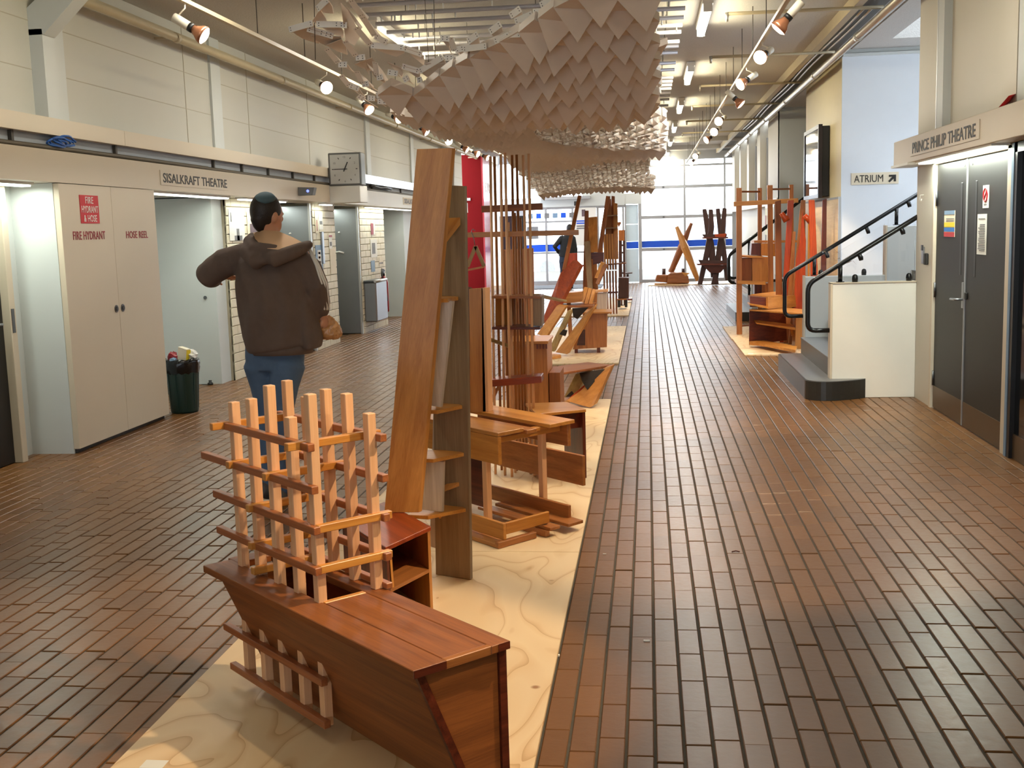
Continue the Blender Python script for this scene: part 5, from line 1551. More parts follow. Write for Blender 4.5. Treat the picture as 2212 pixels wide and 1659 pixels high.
def bend(pts, r=0.05, n=5):
    """round the corners of a rail's path"""
    pts = [V(p) for p in pts]
    out = [pts[0]]
    for i in range(1, len(pts) - 1):
        a, b, c = pts[i - 1], pts[i], pts[i + 1]
        d1, d2 = (a - b), (c - b)
        k = min(r, d1.length * 0.45, d2.length * 0.45)
        p0, p1 = b + d1.normalized() * k, b + d2.normalized() * k
        for j in range(n + 1):
            u = j / n
            out.append(p0.lerp(b, u).lerp(b.lerp(p1, u), u))
    out.append(pts[-1])
    return out


def handrail(label, y, pts, posts, brs, zp, knobs):
    t = thing('handrail', label, 'handrail', (pts[0][0], y, zp))
    M().tube(bend([(x, y, z) for x, z in pts], 0.07), 0.021, 12).build('rail', MT['rail_black'], t)
    for x, z0, z1 in posts:
        M().tube([(x, y, z0), (x, y, z1)], 0.019, 10).build('post', MT['rail_black'], t)
        M().tube([(x, y, z0), (x, y, z0 + 0.006)], 0.036, 12).build('post_flange', MT['rail_black'], t)
    for x, z in brs:
        M().tube([(x - 0.012, y, z + 0.03), (x + 0.006, y, z - 0.01), (x + 0.012, y, z - 0.035)], [0.018, 0.022, 0.018], 10).build('glass_clamp', MT['rail_black'], t)
    for x, z in knobs:
        M().lathe((x, y, z), [(0.024, 0), (0.026, 0.03), (0.022, 0.055), (0.010, 0.066)], 12).build('glass_clamp', MT['rail_black'], t)
    return t


hr1 = handrail('near black tubular handrail of the atrium stairs, beside the white parapet', 10.2,
               [(1.62, 0.595), (1.39, 0.595), (1.39, 1.005), (4.4, 2.83)], ((1.665, 1.015, 1.165),), ((1.83, 1.235), (2.18, 1.45)), 1.015, ((1.79, 1.0145), (2.245, 1.0145)))
hr2 = handrail('far black tubular handrail of the atrium stairs, against the pale blue wall', 12.25,
               [(1.66, 0.56), (1.43, 0.56), (1.43, 0.985), (4.4, 2.78)], ((1.735, 0.985, 1.165), (2.56, 1.485, 1.66)), ((1.86, 1.20), (2.27, 1.44), (2.68, 1.70)), 0.985, ((1.80, 0.976), (2.24, 0.976)))
M().prism([(1.70, 10.2, 1.03), (2.29, 10.2, 1.03), (2.29, 10.2, 1.50), (1.70, 10.2, 1.14)], (0, 0.01, 0)).build('glass_panel', MT['glass'], hr1)
M().prism([(1.77, 12.25, 1.0), (2.44, 12.25, 1.0), (2.44, 12.25, 1.5), (1.77, 12.25, 1.10)], (0, 0.01, 0)).build('glass_panel', MT['glass'], hr2)
M().prism([(2.48, 12.25, 1.5), (3.6, 12.25, 1.5), (3.6, 12.25, 2.2), (2.48, 12.25, 1.55)], (0, 0.01, 0)).build('glass_panel', MT['glass'], hr2)
# crumpled clear wrapping caught on the far rail
cw = bpy.data.meshes.new('plastic_wrap')
m = M()
vs, fs = [], []
for i in range(9):
    for j in range(5):
        u, v = i / 8, j / 4
        vs.append((1.80 + 0.34 * u, 12.05 + 0.10 * v + rnd.uniform(-0.02, 0.02), 1.30 - 0.16 * u - 0.10 * v + rnd.uniform(-0.025, 0.025)))
for i in range(8):
    for j in range(4):
        fs.append((i * 5 + j, i * 5 + j + 1, i * 5 + j + 6, i * 5 + j + 5))
m.add(vs, fs)
o = m.build('plastic_wrap', clear_glass('clear_film', (0.97, 0.98, 1, 1)))
tag(o, 'crumpled clear plastic film hanging from the far stair handrail', 'plastic film')

# second flight further down the hall
sf2 = frame('floor_stairs', (1.8, 19, 0))
for k in range(0, 10):
    x0, z1 = 1.38 + 0.28 * k, 0.145 + 0.165 * k
    M().box((x0, 18.38, max(0, z1 - 0.165)), (6.0 if k == 9 else x0 + 0.6, 20.5, z1 - 0.006)).build('step_riser', MT['step_side'] if k == 0 else MT['terrazzo'], sf2)
    M().box((x0 - 0.006, 18.375, z1 - 0.0058), (6.0 if k == 9 else x0 + 0.30, 20.5, z1)).build('step_tread', MT['tread'], sf2)
pw3 = frame('wall_parapet', (2, 18.3, 0))
M().box((1.62, 18.27, 0), (2.6, 18.37, 0.62)).build('parapet_panel', MT['grey_white'], pw3)
M().box((1.60, 18.26, 0.62), (2.6, 18.38, 0.66)).build('cap_strip', MT['black'], pw3)
hr3 = thing('handrail', 'pair of black handrails on the second stairs behind the tall open frame', 'handrail', (1.3, 18.7, 0.15))
M().tube(bend([(1.62, 18.7, 0.60), (1.30, 18.7, 0.60), (1.30, 18.7, 1.05), (3.6, 18.7, 2.74)], 0.08), 0.024, 10).build('rail', MT['rail_black'], hr3)
M().tube(bend([(1.62, 20.3, 0.60), (1.40, 20.3, 0.60), (1.40, 20.3, 0.98), (3.6, 20.3, 2.62)], 0.08), 0.024, 10).build('rail', MT['rail_black'], hr3)
M().tube([(1.62, 18.7, 0.31), (1.62, 18.7, 1.28)], 0.02, 8).build('post', MT['rail_black'], hr3)

# wall-hung screen in a deep black case
tv = thing('wall_screen', 'black cased glossy display screen hung high on the cream wall', 'screen', (2.25, 15.6, 2.2))
M().box((2.21, 15.0, 1.86), (2.30, 16.30, 2.74)).build('case', MT['black'], tv, bevel=0.006)
m = M()
for lo, hi in (((2.16, 14.98, 1.84), (2.21, 15.03, 2.76)), ((2.16, 16.29, 1.84), (2.21, 16.34, 2.76)),
               ((2.16, 15.03, 1.84), (2.21, 16.29, 1.89)), ((2.16, 15.03, 2.71), (2.21, 16.29, 2.76))):
    m.box(lo, hi)
m.build('bezel', plain('dark_brown_bezel', srgb(44, 30, 30), 0.3), tv)
M().box((2.172, 15.025, 1.885), (2.21, 16.295, 2.715)).build('glass_screen', plain('mirror_black_screen', srgb(120, 124, 130), 0.05, 0.9, var=0.02), tv)

# lit notice case beyond the second stairs
nc = thing('notice_case', 'lit glass fronted notice case on the far right wall behind the open frame', 'notice case', (2.28, 21.6, 1.2))
M().box((2.24, 20.85, 0.95), (2.299, 22.35, 1.86)).build('case', MT['alu'], nc)
M().box((2.232, 20.92, 1.0), (2.24, 22.28, 1.82)).build('lit_backing', glow('lit_case_backing', (1.0, 0.95, 0.72, 1), 0.85), nc)
for i in range(12):
    y, z = 20.98 + 0.22 * (i % 6), 1.10 + 0.36 * (i // 6)
    M().box((2.226, y, z), (2.231, y + 0.14, z + 0.22)).build('paper', (MT['paper'], MT['grey_print'], MT['paper2'], MT['red_text'])[i % 4], nc)

# red cloth end hanging over the right fascia
tag(M().prism([(2.20, 7.66, 2.212), (2.26, 7.84, 2.212), (2.28, 7.62, 2.30), (2.25, 7.58, 2.29)], (0.03, 0, 0.006)).build('red_cloth', MT['red']),
    'scrap of red cloth lying on top of the right fascia', 'cloth')


# measured ends of the riveted strips along the open front edge of the hanging sculpture (metres)
STRIPS = [((-1.838, 5.915, 2.614), (-1.692, 5.855, 2.630)), ((-1.631, 5.732, 2.673), (-1.550, 5.643, 2.700)), ((-1.676, 5.867, 2.625), (-1.557, 5.867, 2.619)), ((-1.557, 5.867, 2.619), (-1.517, 5.874, 2.614)), ((-1.736, 5.904, 2.613), (-1.661, 5.949, 2.592)), ((-1.661, 5.949, 2.592), (-1.619, 5.971, 2.580)), ((-1.435, 5.650, 2.692), (-1.416, 5.799, 2.638)), ((-1.416, 5.799, 2.638), (-1.396, 5.971, 2.570)), ((-1.396, 5.971, 2.570), (-1.348, 6.031, 2.543)), ((-1.477, 5.896, 2.604), (-1.440, 6.053, 2.538)), ((-1.440, 6.053, 2.538), (-1.269, 6.076, 2.520)), ((-1.269, 6.076, 2.520), (-1.183, 6.135, 2.491)), ((-1.569, 6.016, 2.560), (-1.548, 6.150, 2.501)), ((-1.552, 6.165, 2.494), (-1.500, 6.158, 2.495)), ((-1.689, 6.083, 2.537), (-1.663, 6.210, 2.479)), ((-1.667, 6.225, 2.473), (-1.618, 6.225, 2.470)), ((-1.682, 6.322, 2.428), (-1.660, 6.419, 2.379)), ((-1.658, 6.412, 2.383), (-1.611, 6.442, 2.366)), ((-1.581, 6.285, 2.441), (-1.581, 6.397, 2.387)), ((-1.584, 6.404, 2.383), (-1.542, 6.393, 2.387)), ((-1.456, 6.203, 2.473), (-1.478, 6.322, 2.419)), ((-1.484, 6.345, 2.408), (-1.445, 6.333, 2.412)), ((-1.409, 6.292, 2.430), (-1.356, 6.307, 2.420)), ((-1.315, 6.240, 2.450), (-1.230, 6.285, 2.425)), ((-1.230, 6.285, 2.425), (-1.075, 6.158, 2.476)), ((-1.054, 5.986, 2.547), (-1.007, 5.994, 2.542)), ((-1.063, 6.165, 2.472), (-1.017, 6.165, 2.470)), ((-1.004, 5.986, 2.545), (-0.997, 6.106, 2.495)), ((-0.996, 6.098, 2.498), (-0.945, 6.076, 2.505)), ((-0.945, 6.076, 2.505), (-0.898, 6.053, 2.512)), ((-1.585, 6.524, 2.323), (-1.542, 6.528, 2.319)), ((-1.527, 6.501, 2.332), (-1.482, 6.487, 2.338)), ((-1.466, 6.509, 2.326), (-1.403, 6.479, 2.338)), ((-1.343, 6.472, 2.339), (-1.308, 6.464, 2.342)), ((-1.262, 6.367, 2.388), (-1.232, 6.360, 2.390)), ((-1.383, 6.457, 2.349), (-1.336, 6.419, 2.365)), ((-1.432, 6.382, 2.388), (-1.406, 6.434, 2.361)), ((-1.338, 6.367, 2.391), (-1.302, 6.337, 2.404)), ((-1.144, 6.345, 2.393), (-1.118, 6.330, 2.399)), ((-1.534, 6.554, 2.305), (-1.483, 6.558, 2.301)), ((-1.632, 6.501, 2.336), (-1.608, 6.539, 2.316)), ((-1.209, 6.449, 2.345), (-1.180, 6.427, 2.355)), ((-1.688, 5.837, 2.637), (-1.616, 5.732, 2.672)), ((-1.477, 5.710, 2.673), (-1.467, 5.874, 2.612)), ((-1.494, 5.680, 2.685), (-1.563, 6.009, 2.562)), ((-1.738, 5.964, 2.589), (-1.581, 5.979, 2.576)), ((-1.680, 6.053, 2.549), (-1.583, 6.001, 2.566)), ((-1.578, 6.225, 2.469), (-1.465, 6.165, 2.490)), ((-1.506, 6.218, 2.469), (-1.493, 6.345, 2.409)), ((-1.391, 6.203, 2.470), (-1.322, 6.262, 2.440)), ((-1.187, 6.218, 2.454), (-1.068, 6.218, 2.449)), ((-0.916, 5.850, 2.464), (-0.780, 5.738, 2.455)), ((-0.737, 5.702, 2.470), (-0.653, 5.631, 2.485)), ((-0.653, 5.631, 2.488), (-0.593, 5.577, 2.478)), ((-0.587, 5.573, 2.482), (-0.511, 5.505, 2.540)), ((-0.621, 5.604, 2.541), (-0.528, 5.521, 2.557)), ((-0.525, 5.519, 2.565), (-0.462, 5.461, 2.555)), ((-0.462, 5.461, 2.560), (-0.358, 5.362, 2.578)), ((-0.358, 5.362, 2.578), (-0.272, 5.277, 2.578)), ((-0.762, 5.725, 2.519), (-0.698, 5.671, 2.547)), ((-0.887, 5.828, 2.496), (-0.826, 5.778, 2.522)), ((-0.646, 5.626, 2.572), (-0.589, 5.577, 2.596)), ((-0.486, 5.483, 2.586), (-0.423, 5.425, 2.602))]


# ================================================================ CEILING SERVICES
# fluorescent fittings, two rows
fx_lab = {}
for ri, fx in enumerate((0.56, -2.5)):
    for k, fy in enumerate((-1.4, 2.6, 6.6, 10.6, 14.6, 18.6, 22.6, 26.6, 30.4)):
        if fy < 6:
            continue
        side = 'right of the hanging sculpture' if ri == 0 else 'half hidden behind the hanging sculpture'
        t = thing('fluorescent_light', ('bare fluorescent ceiling fitting ' + side + ', number %s from the camera' % ('one two three four five six seven'.split()[k - 2])),
                  'light', (fx, fy + 0.7, 3.55), 'fluorescent ceiling fittings')
        M().box((fx - 0.05, fy, 3.50), (fx + 0.05, fy + 1.4, 3.549)).build('housing', MT['white'], t, bevel=0.004)
        M().box((fx - 0.035, fy + 0.03, 3.425 if ri == 0 else 3.47), (fx + 0.035, fy + 1.37, 3.499)).build('diffuser', MT['tube'] if ri == 0 else MT['tube_dim'], t, bevel=0.015)
        M().box((fx - 0.04, fy + 0.005, 3.43), (fx + 0.04, fy + 0.03, 3.50)).build('end_cap', MT['white'], t)
        M().box((fx - 0.04, fy + 1.37, 3.43), (fx + 0.04, fy + 1.395, 3.50)).build('end_cap', MT['white'], t)

# pipes at the wall heads
t = thing('ceiling_pipe', 'cream painted pipe along the top of the left wall', 'pipe', (-4.15, 12, 3.3))
M().tube([(-4.16, -3, 3.335), (-4.16, 31.7, 3.335)], 0.036, 12).build('pipe_run', MT['pipe_cream'], t)
M().tube([(-4.25, -3, 3.40), (-4.25, 31.7, 3.40)], 0.024, 10).build('conduit', MT['pipe_cream'], t)
for y in range(7, 30, 3):
    M().box((-4.35, y, 3.325), (-4.115, y + 0.02, 3.345)).build('pipe_bracket', MT['pipe_cream'], t)
for y in range(4, 31, 3):
    M().tube([(-4.16, y, 3.335), (-4.16, y + 0.07, 3.335)], 0.044, 12).build('coupling', MT['pipe_cream'], t)
t = thing('ceiling_pipe', 'galvanised pipe along the top of the right wall, over the stairs', 'pipe', (2.1, 14, 3.4))
M().tube([(2.12, -3, 3.37), (2.12, 31.7, 3.37)], 0.04, 12).build('pipe_run', MT['galv'], t)
for y in range(6, 31, 3):
    M().tube([(2.12, y, 3.37), (2.12, y + 0.09, 3.37)], 0.049, 12).build('coupling', MT['galv'], t)
t = thing('cable_channel', 'cream edged dark channel with two wavy conduits beside the right pipe', 'conduit', (1.85, 14, 3.5))
M().box((1.86, -3, 3.44), (1.93, 31.5, 3.549)).build('channel_edge', MT['pipe_cream'], t)
M().box((1.93, -3, 3.50), (2.2, 31.5, 3.549)).build('channel_back', MT['bracket'], t)
for dx in (0.0, 0.07):
    M().tube([(1.97 + dx + 0.012 * math.sin(y * 1.2), y, 3.45) for y in [11 + 0.35 * i for i in range(40)]], 0.013, 6).build('wavy_conduit', MT['galv'], t)
for k, y in enumerate((8.05, 10.78, 13.46, 16.18, 18.86, 21.5, 24.2)):
    t = thing('sprinkler_pipe', 'thin sprinkler branch pipe crossing the right ceiling, %s from the camera' % 'first second third fourth fifth sixth seventh'.split()[k], 'pipe', (1.4, y, 3.43), 'sprinkler branch pipes')
    M().tube([(2.12, y + 0.05, 3.43), (0.74, y, 3.43)], 0.016, 8).build('branch', MT['pipe_cream'], t)
    M().tube([(0.74, y, 3.44), (0.74, y, 3.36)], [0.02, 0.012], 8).build('sprinkler_head', MT['galv'], t)

RAIL_N = ('first second third fourth fifth sixth seventh eighth ninth tenth eleventh twelfth thirteenth fourteenth fifteenth sixteenth seventeenth eighteenth nineteenth twentieth '
          'twenty-first twenty-second twenty-third twenty-fourth twenty-fifth').split()
# transverse metal rails with pegs
for k, y in enumerate((6.9, 7.4, 7.95, 8.4, 8.85, 9.3, 9.72, 10.15, 10.58, 10.98, 11.35, 11.92, 12.22, 12.66, 13.45, 14.02, 14.75, 15.12, 15.5, 15.9, 16.38, 16.8, 17.25, 18.1, 19.0)):
    t = thing('ceiling_rail', 'bright crosswise metal ceiling rail with small pegs, %s from the camera' % RAIL_N[k], 'rail', (-1.0, y, 3.38), 'crosswise metal rails above the sculpture')
    M().tube([(-2.36, y, 3.385), (0.345, y, 3.385)], 0.019, 8).build('tube', MT['rail_metal'], t)
    m = M()
    for j in range(9):
        x = rnd.uniform(-2.3, 0.3)
        m.tube([(x, y, 3.37), (x, y, 3.325)], 0.007, 5)
    o = m.build('peg', MT['white'], t)
    o['kind'] = 'stuff'
    for x in (-2.0, -0.9, 0.2):
        M().tube([(x, y, 3.40), (x, y, 3.55)], 0.003, 5).build('hanger', MT['bracket'], t)

# lighting tracks and their reflector spots
def track(label, x, z):
    t = thing('lighting_track', label, 'track', (x, 12, z))
    M().box((x - 0.017, -3, z - 0.014), (x + 0.017, 29.5, z + 0.014)).build('track_bar', MT['pipe_cream'], t)
    y = 2.6
    while y < 29:
        M().tube([(x, y, z), (x, y, 3.549)], 0.004, 5).build('suspension_rod', MT['bracket'], t)
        y += 1.22
    return t


track('left lighting track hung on thin rods along the hall', -2.95, 3.075)
track('right lighting track hung on thin rods along the hall', 1.0, 3.105)


def par_spot(label, p, aim, lit, zt, group):
    """track spot: clip, white body, black collar, reflector bell and lit face; p = centre of the bell"""
    p, d = V(p), V(aim).normalized()
    t = thing('track_spot', label, 'spotlight', p, group)
    top = p - d * 0.17
    xt = -2.95 if p.x < -1 else 1.0
    M().tube([(xt, top.y, zt), (xt, top.y, zt - 0.03), tuple(top + V((0, 0, 0.02)))], 0.006, 6).build('clip_arm', MT['lamp_white'], t)
    M().tube([p - d * 0.20, p - d * 0.085], 0.030, 14).build('body', MT['lamp_white'], t)
    M().tube([p - d * 0.085, p - d * 0.055], 0.031, 14).build('collar', MT['black'], t)
    M().tube([p - d * 0.055, p - d * 0.03, p, p + d * 0.03], [0.028, 0.036, 0.056, 0.062], 16).build('reflector', MT['lamp_glass'], t)
    M().tube([p + d * 0.0302, p + d * 0.042], [0.059, 0.040], 16).build('lamp_face', MT['bulb'] if lit else MT['bulb_soft'], t)
    return t


order = 'first second third fourth fifth sixth seventh eighth ninth tenth'.split()
CAMP = V((0, 0, 1.55))
LFT = [((-2.860,7.304,2.869), (0.7, 0.05, -0.45), 0), ((-2.930,10.456,2.903), (0.55, -0.72, -0.32), 1), ((-2.930,12.069,2.867), (0.5, -0.35, -0.5), 0),
       ((-2.930,13.529,2.905), (0.7, -0.5, -0.3), 1), ((-2.900,15.085,2.878), (0.7, -0.1, -0.5), 0), ((-2.930,16.996,2.891), (0.45, -0.8, -0.3), 1),
       ((-2.900,18.464,2.865), (0.75, -0.1, -0.5), 0), ((-2.920,19.814,2.875), (0.75, -0.3, -0.4), 0), ((-2.900,20.880,2.873), (0.75, -0.3, -0.4), 0)]
RGT = [((0.920,8.149,2.876), (-0.55, 0.05, -0.6), 0), ((0.980,10.106,2.948), (-0.45, -0.75, -0.35), 1), ((0.950,11.746,2.924), (-0.6, -0.4, -0.4), 1), ((1.060,13.495,2.914), (0.55, -0.1, -0.55), 0),
       ((0.980,15.839,2.924), (-0.4, -0.8, -0.3), 1), ((0.980,16.911,2.870), (-0.4, -0.8, -0.3), 1), ((0.980,18.959,2.909), (-0.6, -0.4, -0.4), 1),
       ((0.990,23.660,2.924), (-0.4, -0.8, -0.3), 1), ((0.990,25.862,2.914), (-0.4, -0.6, -0.4), 1)]
for i, (p, a, l) in enumerate(LFT):
    par_spot('%s reflector spot on the left track, counting from the camera' % order[i], p, a, l, 3.06, 'spots on the left track')
for i, (p, a, l) in enumerate(RGT):
    par_spot('%s reflector spot on the right track, counting from the camera' % order[i], p, a, l, 3.09, 'spots on the right track')

# ================================================================ LEFT WALL FITTINGS
ck = thing('wall_clock', 'square grey wall clock showing a quarter to one, on a white bracket box', 'clock', (-3.98, 14.95, 2.2))
M().box((-4.19, 14.90, 2.195), (-3.745, 15.12, 2.625)).build('case', MT['clock_case'], ck, bevel=0.01)
M().box((-4.165, 14.895, 2.22), (-3.772, 14.901, 2.60)).build('dial', MT['clock_face'], ck)
cc = V((-3.968, 14.893, 2.41))
m = M()
for h in range(12):
    a = h * PI / 6
    d = V((math.sin(a), 0, math.cos(a)))
    if h % 2:
        M().beam(cc + d * 0.150, cc + d * 0.172, 0.010, 0.003, side=d.cross(V((0, 1, 0)))).build('hour_tick', MT['dark_print'], ck)
    else:
        lettering(ck, str(h or 12), cc + d * 0.158 + V((0, 0.0015, 0)), (1, 0, 0), UP, 0.026, MT['grey_print'], name='numeral')
for a, L, w_, nm in ((math.radians(25), 0.10, 0.014, 'hour_hand'), (math.radians(270), 0.145, 0.010, 'minute_hand')):
    d = V((math.sin(a), 0, math.cos(a)))
    M().beam(cc - d * 0.035 + V((0, -0.004, 0)), cc + d * L + V((0, -0.004, 0)), w_, 0.003, side=d.cross(V((0, 1, 0)))).build(nm, MT['dark_print'], ck)
M().tube([cc + V((0, -0.008, 0)), cc], 0.012, 10).build('hub', MT['dark_print'], ck)
M().box((-4.19, 14.905, 1.972), (-3.775, 15.30, 2.193)).build('bracket_box', MT['white'], ck, bevel=0.006)
sp = thing('sensor_box', 'small grey wedge box with a blue indicator on the left fascia', 'sensor', (-4.1, 13.55, 2.08))
M().prism([(-4.189, 13.50, 2.035), (-4.01, 13.50, 2.035), (-3.985, 13.50, 2.125), (-4.189, 13.50, 2.135)], (0, 0.12, 0)).build('case', MT['clock_case'], sp, bevel=0.004)
M().tube([(-4.065, 13.499, 2.085), (-4.065, 13.492, 2.085)], 0.016, 10).build('indicator', MT['led'], sp)

# cables lying along the tray
for k, (z, r, mm) in enumerate(((2.222, 0.017, 'cable'), (2.214, 0.010, 'cable'), (2.238, 0.013, 'cable'), (2.212, 0.008, 'black_cable'))):
    x = -4.215 - 0.028 * k
    pth = [(x + 0.006 * math.sin(y * 1.3 + k), y, z + 0.006 * math.sin(y * 0.9 + k * 2)) for y in [0.6 * i - 2 for i in range(48)]]
    tag(M().tube(pth, r, 6).build('tray_cable', MT[mm]), ('thick grey cable', 'thin grey cable', 'second grey cable', 'thin black cable')[k] + ' lying along the left cable tray', 'cable', 'cables in the left tray')
m = []
bc = thing('cable_coil', 'bunch of looped blue data cable stuffed in the left cable tray', 'cable', (-4.25, 7.9, 2.24))
for i in range(4):
    c = V((-4.20, 7.86 + 0.05 * i, 2.262))
    pth = [c + V((0.012 * math.sin(3 * a + i), 0.13 * math.cos(a), 0.035 * math.sin(a) * (1 if i % 2 else 0.7) + 0.008 * i)) for a in [k * 2 * PI / 16 for k in range(15)]]
    M().tube(pth, 0.008, 6).build('loop', MT['blue_cable'], bc)
tag(M().tube([(-4.20, 17.2, 2.275), (-4.2, 17.5, 2.285), (-4.21, 17.9, 2.272), (-4.2, 18.3, 2.287), (-4.21, 18.7, 2.275)], 0.022, 6).build('cable_bundle', MT['black_cable']),
    'tangled black cable bundle on the fascia right of the clock', 'cable')


def pinned(name, label, xf, px, mats, extra=None):
    """sheet fixed flat to a brick pier: px = (y0, y1, z0, z1)"""
    y0, y1, z0, z1 = px
    t = thing(name, label, 'poster', (xf, (y0 + y1) / 2, z0))
    M().box((xf + 0.004, y0, z0), (xf + 0.008, y1, z1)).build('sheet', MT[mats], t)
    for k, (a, b, c, d, mm) in enumerate(extra or ()):
        M().box((xf + 0.0085, y0 + a * (y1 - y0), z0 + b * (z1 - z0)), (xf + 0.010, y0 + c * (y1 - y0), z0 + d * (z1 - z0))).build('printed_area', MT[mm], t)
    return t


pinned('poster', 'white poster with a thin grey spire drawing, left of the walking man', -4.50, (11.95, 12.42, 1.52, 1.86), 'paper', ((0.45, 0.0, 0.62, 0.38, 'grey_print'), (0.3, 0.0, 0.8, 0.16, 'grey_print'), (0.1, 0.6, 0.16, 0.9, 'grey_print')))
pinned('poster', 'dark mauve tower photograph poster beside the white poster', -4.50, (12.52, 12.9, 1.50, 1.84), 'paper2', ((0.2, 0.0, 0.8, 0.6, 'mauve_print'), (0.36, 0.6, 0.64, 0.95, 'mauve_print')))
pinned('paper_notice', 'narrow paper hanging on the bricks at the man’s left side'.replace('’', "'"), -4.50, (12.02, 12.12, 0.95, 1.25), 'paper2', ((0.1, 0.0, 0.9, 0.06, 'dark_print'),))
pinned('poster', 'blue poster with a white and red oval badge on the second brick pier', -4.46, (15.0, 15.33, 1.08, 1.42), 'blue_print', ((0.25, 0.2, 0.75, 0.8, 'paper'), (0.36, 0.28, 0.64, 0.36, 'red'), (0.36, 0.46, 0.64, 0.54, 'red'), (0.36, 0.64, 0.64, 0.72, 'red')))
pinned('poster', 'clear plastic sleeve with red streaks high on the second brick pier', -4.46, (15.05, 15.2, 1.58, 1.88), 'paper2', ((0.4, 0.1, 0.6, 0.6, 'red_text'),))
pinned('poster', 'white sleeve sheet next to the red streaked sleeve', -4.46, (15.22, 15.42, 1.63, 1.86), 'paper', ((0.2, 0.3, 0.8, 0.5, 'grey_print'),))
pinned('paper_notice', 'small bright white slip with red print near the steel door edge', -4.46, (15.68, 15.84, 1.36, 1.55), 'paper', ((0.0, 0.85, 1.0, 1.0, 'red_text'), (0.2, 0.2, 0.8, 0.5, 'grey_print')))
pinned('paper_notice', 'curling cream paper low on the second brick pier', -4.46, (15.7, 15.98, 1.0, 1.36), 'paper2')
tag(M().box((-4.455, 15.28, 1.16), (-4.43, 15.36, 1.60)).build('pull_bar', MT['steel'], bevel=0.004), 'vertical steel bar fixed on the second brick pier', 'bar')
pinned('paper_notice', 'red slip with white edge on the third brick pier', -4.44, (18.1, 18.36, 1.54, 1.72), 'red_text', ((0.6, 0, 1.0, 1.0, 'paper'),))
pinned('paper_notice', 'shiny white sheet in the middle of the third brick pier', -4.44, (18.02, 18.45, 1.17, 1.46), 'paper', ((0.2, 0.2, 0.7, 0.8, 'grey_print'),))
pinned('paper_notice', 'pale blue leaflet above the steel trough', -4.44, (18.0, 18.25, 0.94, 1.12), 'blue_print')
pinned('paper_notice', 'small dotted card at the right of the third brick pier', -4.44, (18.55, 18.85, 1.02, 1.16), 'paper2', ((0.1, 0.2, 0.3, 0.4, 'grey_print'), (0.4, 0.2, 0.6, 0.4, 'grey_print'), (0.7, 0.2, 0.9, 0.4, 'grey_print')))
tag(M().box((-4.44, 18.78, 0.88), (-4.42, 18.86, 0.96)).build('wall_switch', MT['black']), 'small black switch on the third brick pier', 'switch')
dp = thing('steel_trough', 'stainless steel wall trough with rounded rim on the third brick pier', 'trough', (-4.33, 17.8, 0.4))
M().box((-4.44, 17.47, 0.17), (-4.24, 18.22, 0.80)).build('body', MT['steel'], dp, bevel=0.02)
M().tube([(-4.25, 17.45, 0.81), (-4.25, 18.24, 0.81)], 0.022, 10).build('rim', MT['alu'], dp)
M().box((-4.44, 17.46, 0.80), (-4.25, 18.23, 0.825)).build('lid', MT['dark_steel'], dp)
ex = thing('fire_extinguisher', 'dark red fire extinguisher with black hose on the brick pier beside the steel trough', 'extinguisher', (-4.36, 18.45, 0.3))
M().lathe((-4.352, 18.47, 0.26), [(0.07, 0), (0.078, 0.02), (0.078, 0.48), (0.06, 0.55), (0.03, 0.58), (0.022, 0.60)], 16).build('cylinder', MT['ext_red'], ex)
M().tube([(-4.352, 18.47, 0.86), (-4.352, 18.47, 0.90)], 0.028, 10).build('valve', MT['black'], ex)
M().tube([(-4.352, 18.47, 0.89), (-4.34, 18.34, 0.97), (-4.33, 18.27, 0.88), (-4.30, 18.35, 0.66), (-4.28, 18.38, 0.45)], 0.014, 8).build('hose', MT['black'], ex)
M().beam((-4.352, 18.43, 0.91), (-4.352, 18.58, 0.94), 0.02, 0.02).build('lever', MT['black'], ex)
M().box((-4.44, 18.40, 0.5), (-4.425, 18.54, 0.75)).build('bracket', MT['dark_steel'], ex)
tag(M().tube([(-4.49, 12.72, 0.31), (-4.44, 12.72, 0.31), (-4.38, 12.72, 0.30)], [0.03, 0.03, 0.025], 10).build('pipe_stub', MT['white']), 'short white pipe stub low on the bricks behind the man', 'pipe')

# bin with rubbish
bn = thing('rubbish_bin', 'dark green plastic rubbish bin with a black liner, beside the beige cupboard', 'bin', (-4.18, 9.74, 0))
bc0 = (-4.185, 9.74, 0)
M().lathe(bc0, [(0.118, 0.0), (0.124, 0.02), (0.142, 0.40), (0.142, 0.405)], 28).build('tub', MT['bin'], bn)
for k in range(10):
    a = k * 2 * PI / 10 - 0.4
    d = V((math.cos(a), math.sin(a), 0))
    M().beam(V(bc0) + d * 0.123 + V((0, 0, 0.04)), V(bc0) + d * 0.141 + V((0, 0, 0.36)), 0.010, 0.008, side=V((-d.y, d.x, 0))).build('rib', MT['bin'], bn)
m = M()
n = 40
rings = []
for (r, h, wob) in ((0.1425, 0.36, 0.006), (0.152, 0.40, 0.008), (0.156, 0.45, 0.008), (0.152, 0.485, 0.008), (0.135, 0.48, 0.006), (0.12, 0.40, 0.004), (0.02, 0.38, 0.0)):
    rings.append([V(bc0) + V(((r + rnd.uniform(-wob, wob)) * math.cos(2 * PI * k / n), (r + rnd.uniform(-wob, wob)) * math.sin(2 * PI * k / n), h + rnd.uniform(-wob, wob) * 1.5)) for k in range(n)])
vs = [q for r in rings for q in r]
fs = [(i * n + k, i * n + (k + 1) % n, (i + 1) * n + (k + 1) % n, (i + 1) * n + k) for i in range(len(rings) - 1) for k in range(n)]
m.add(vs, fs, None, True)
m.build('liner', MT['bag_black'], bn)
ctn = thing('carton', 'cream folded food carton standing up out of the bin', 'carton', (-4.15, 9.70, 0.48))
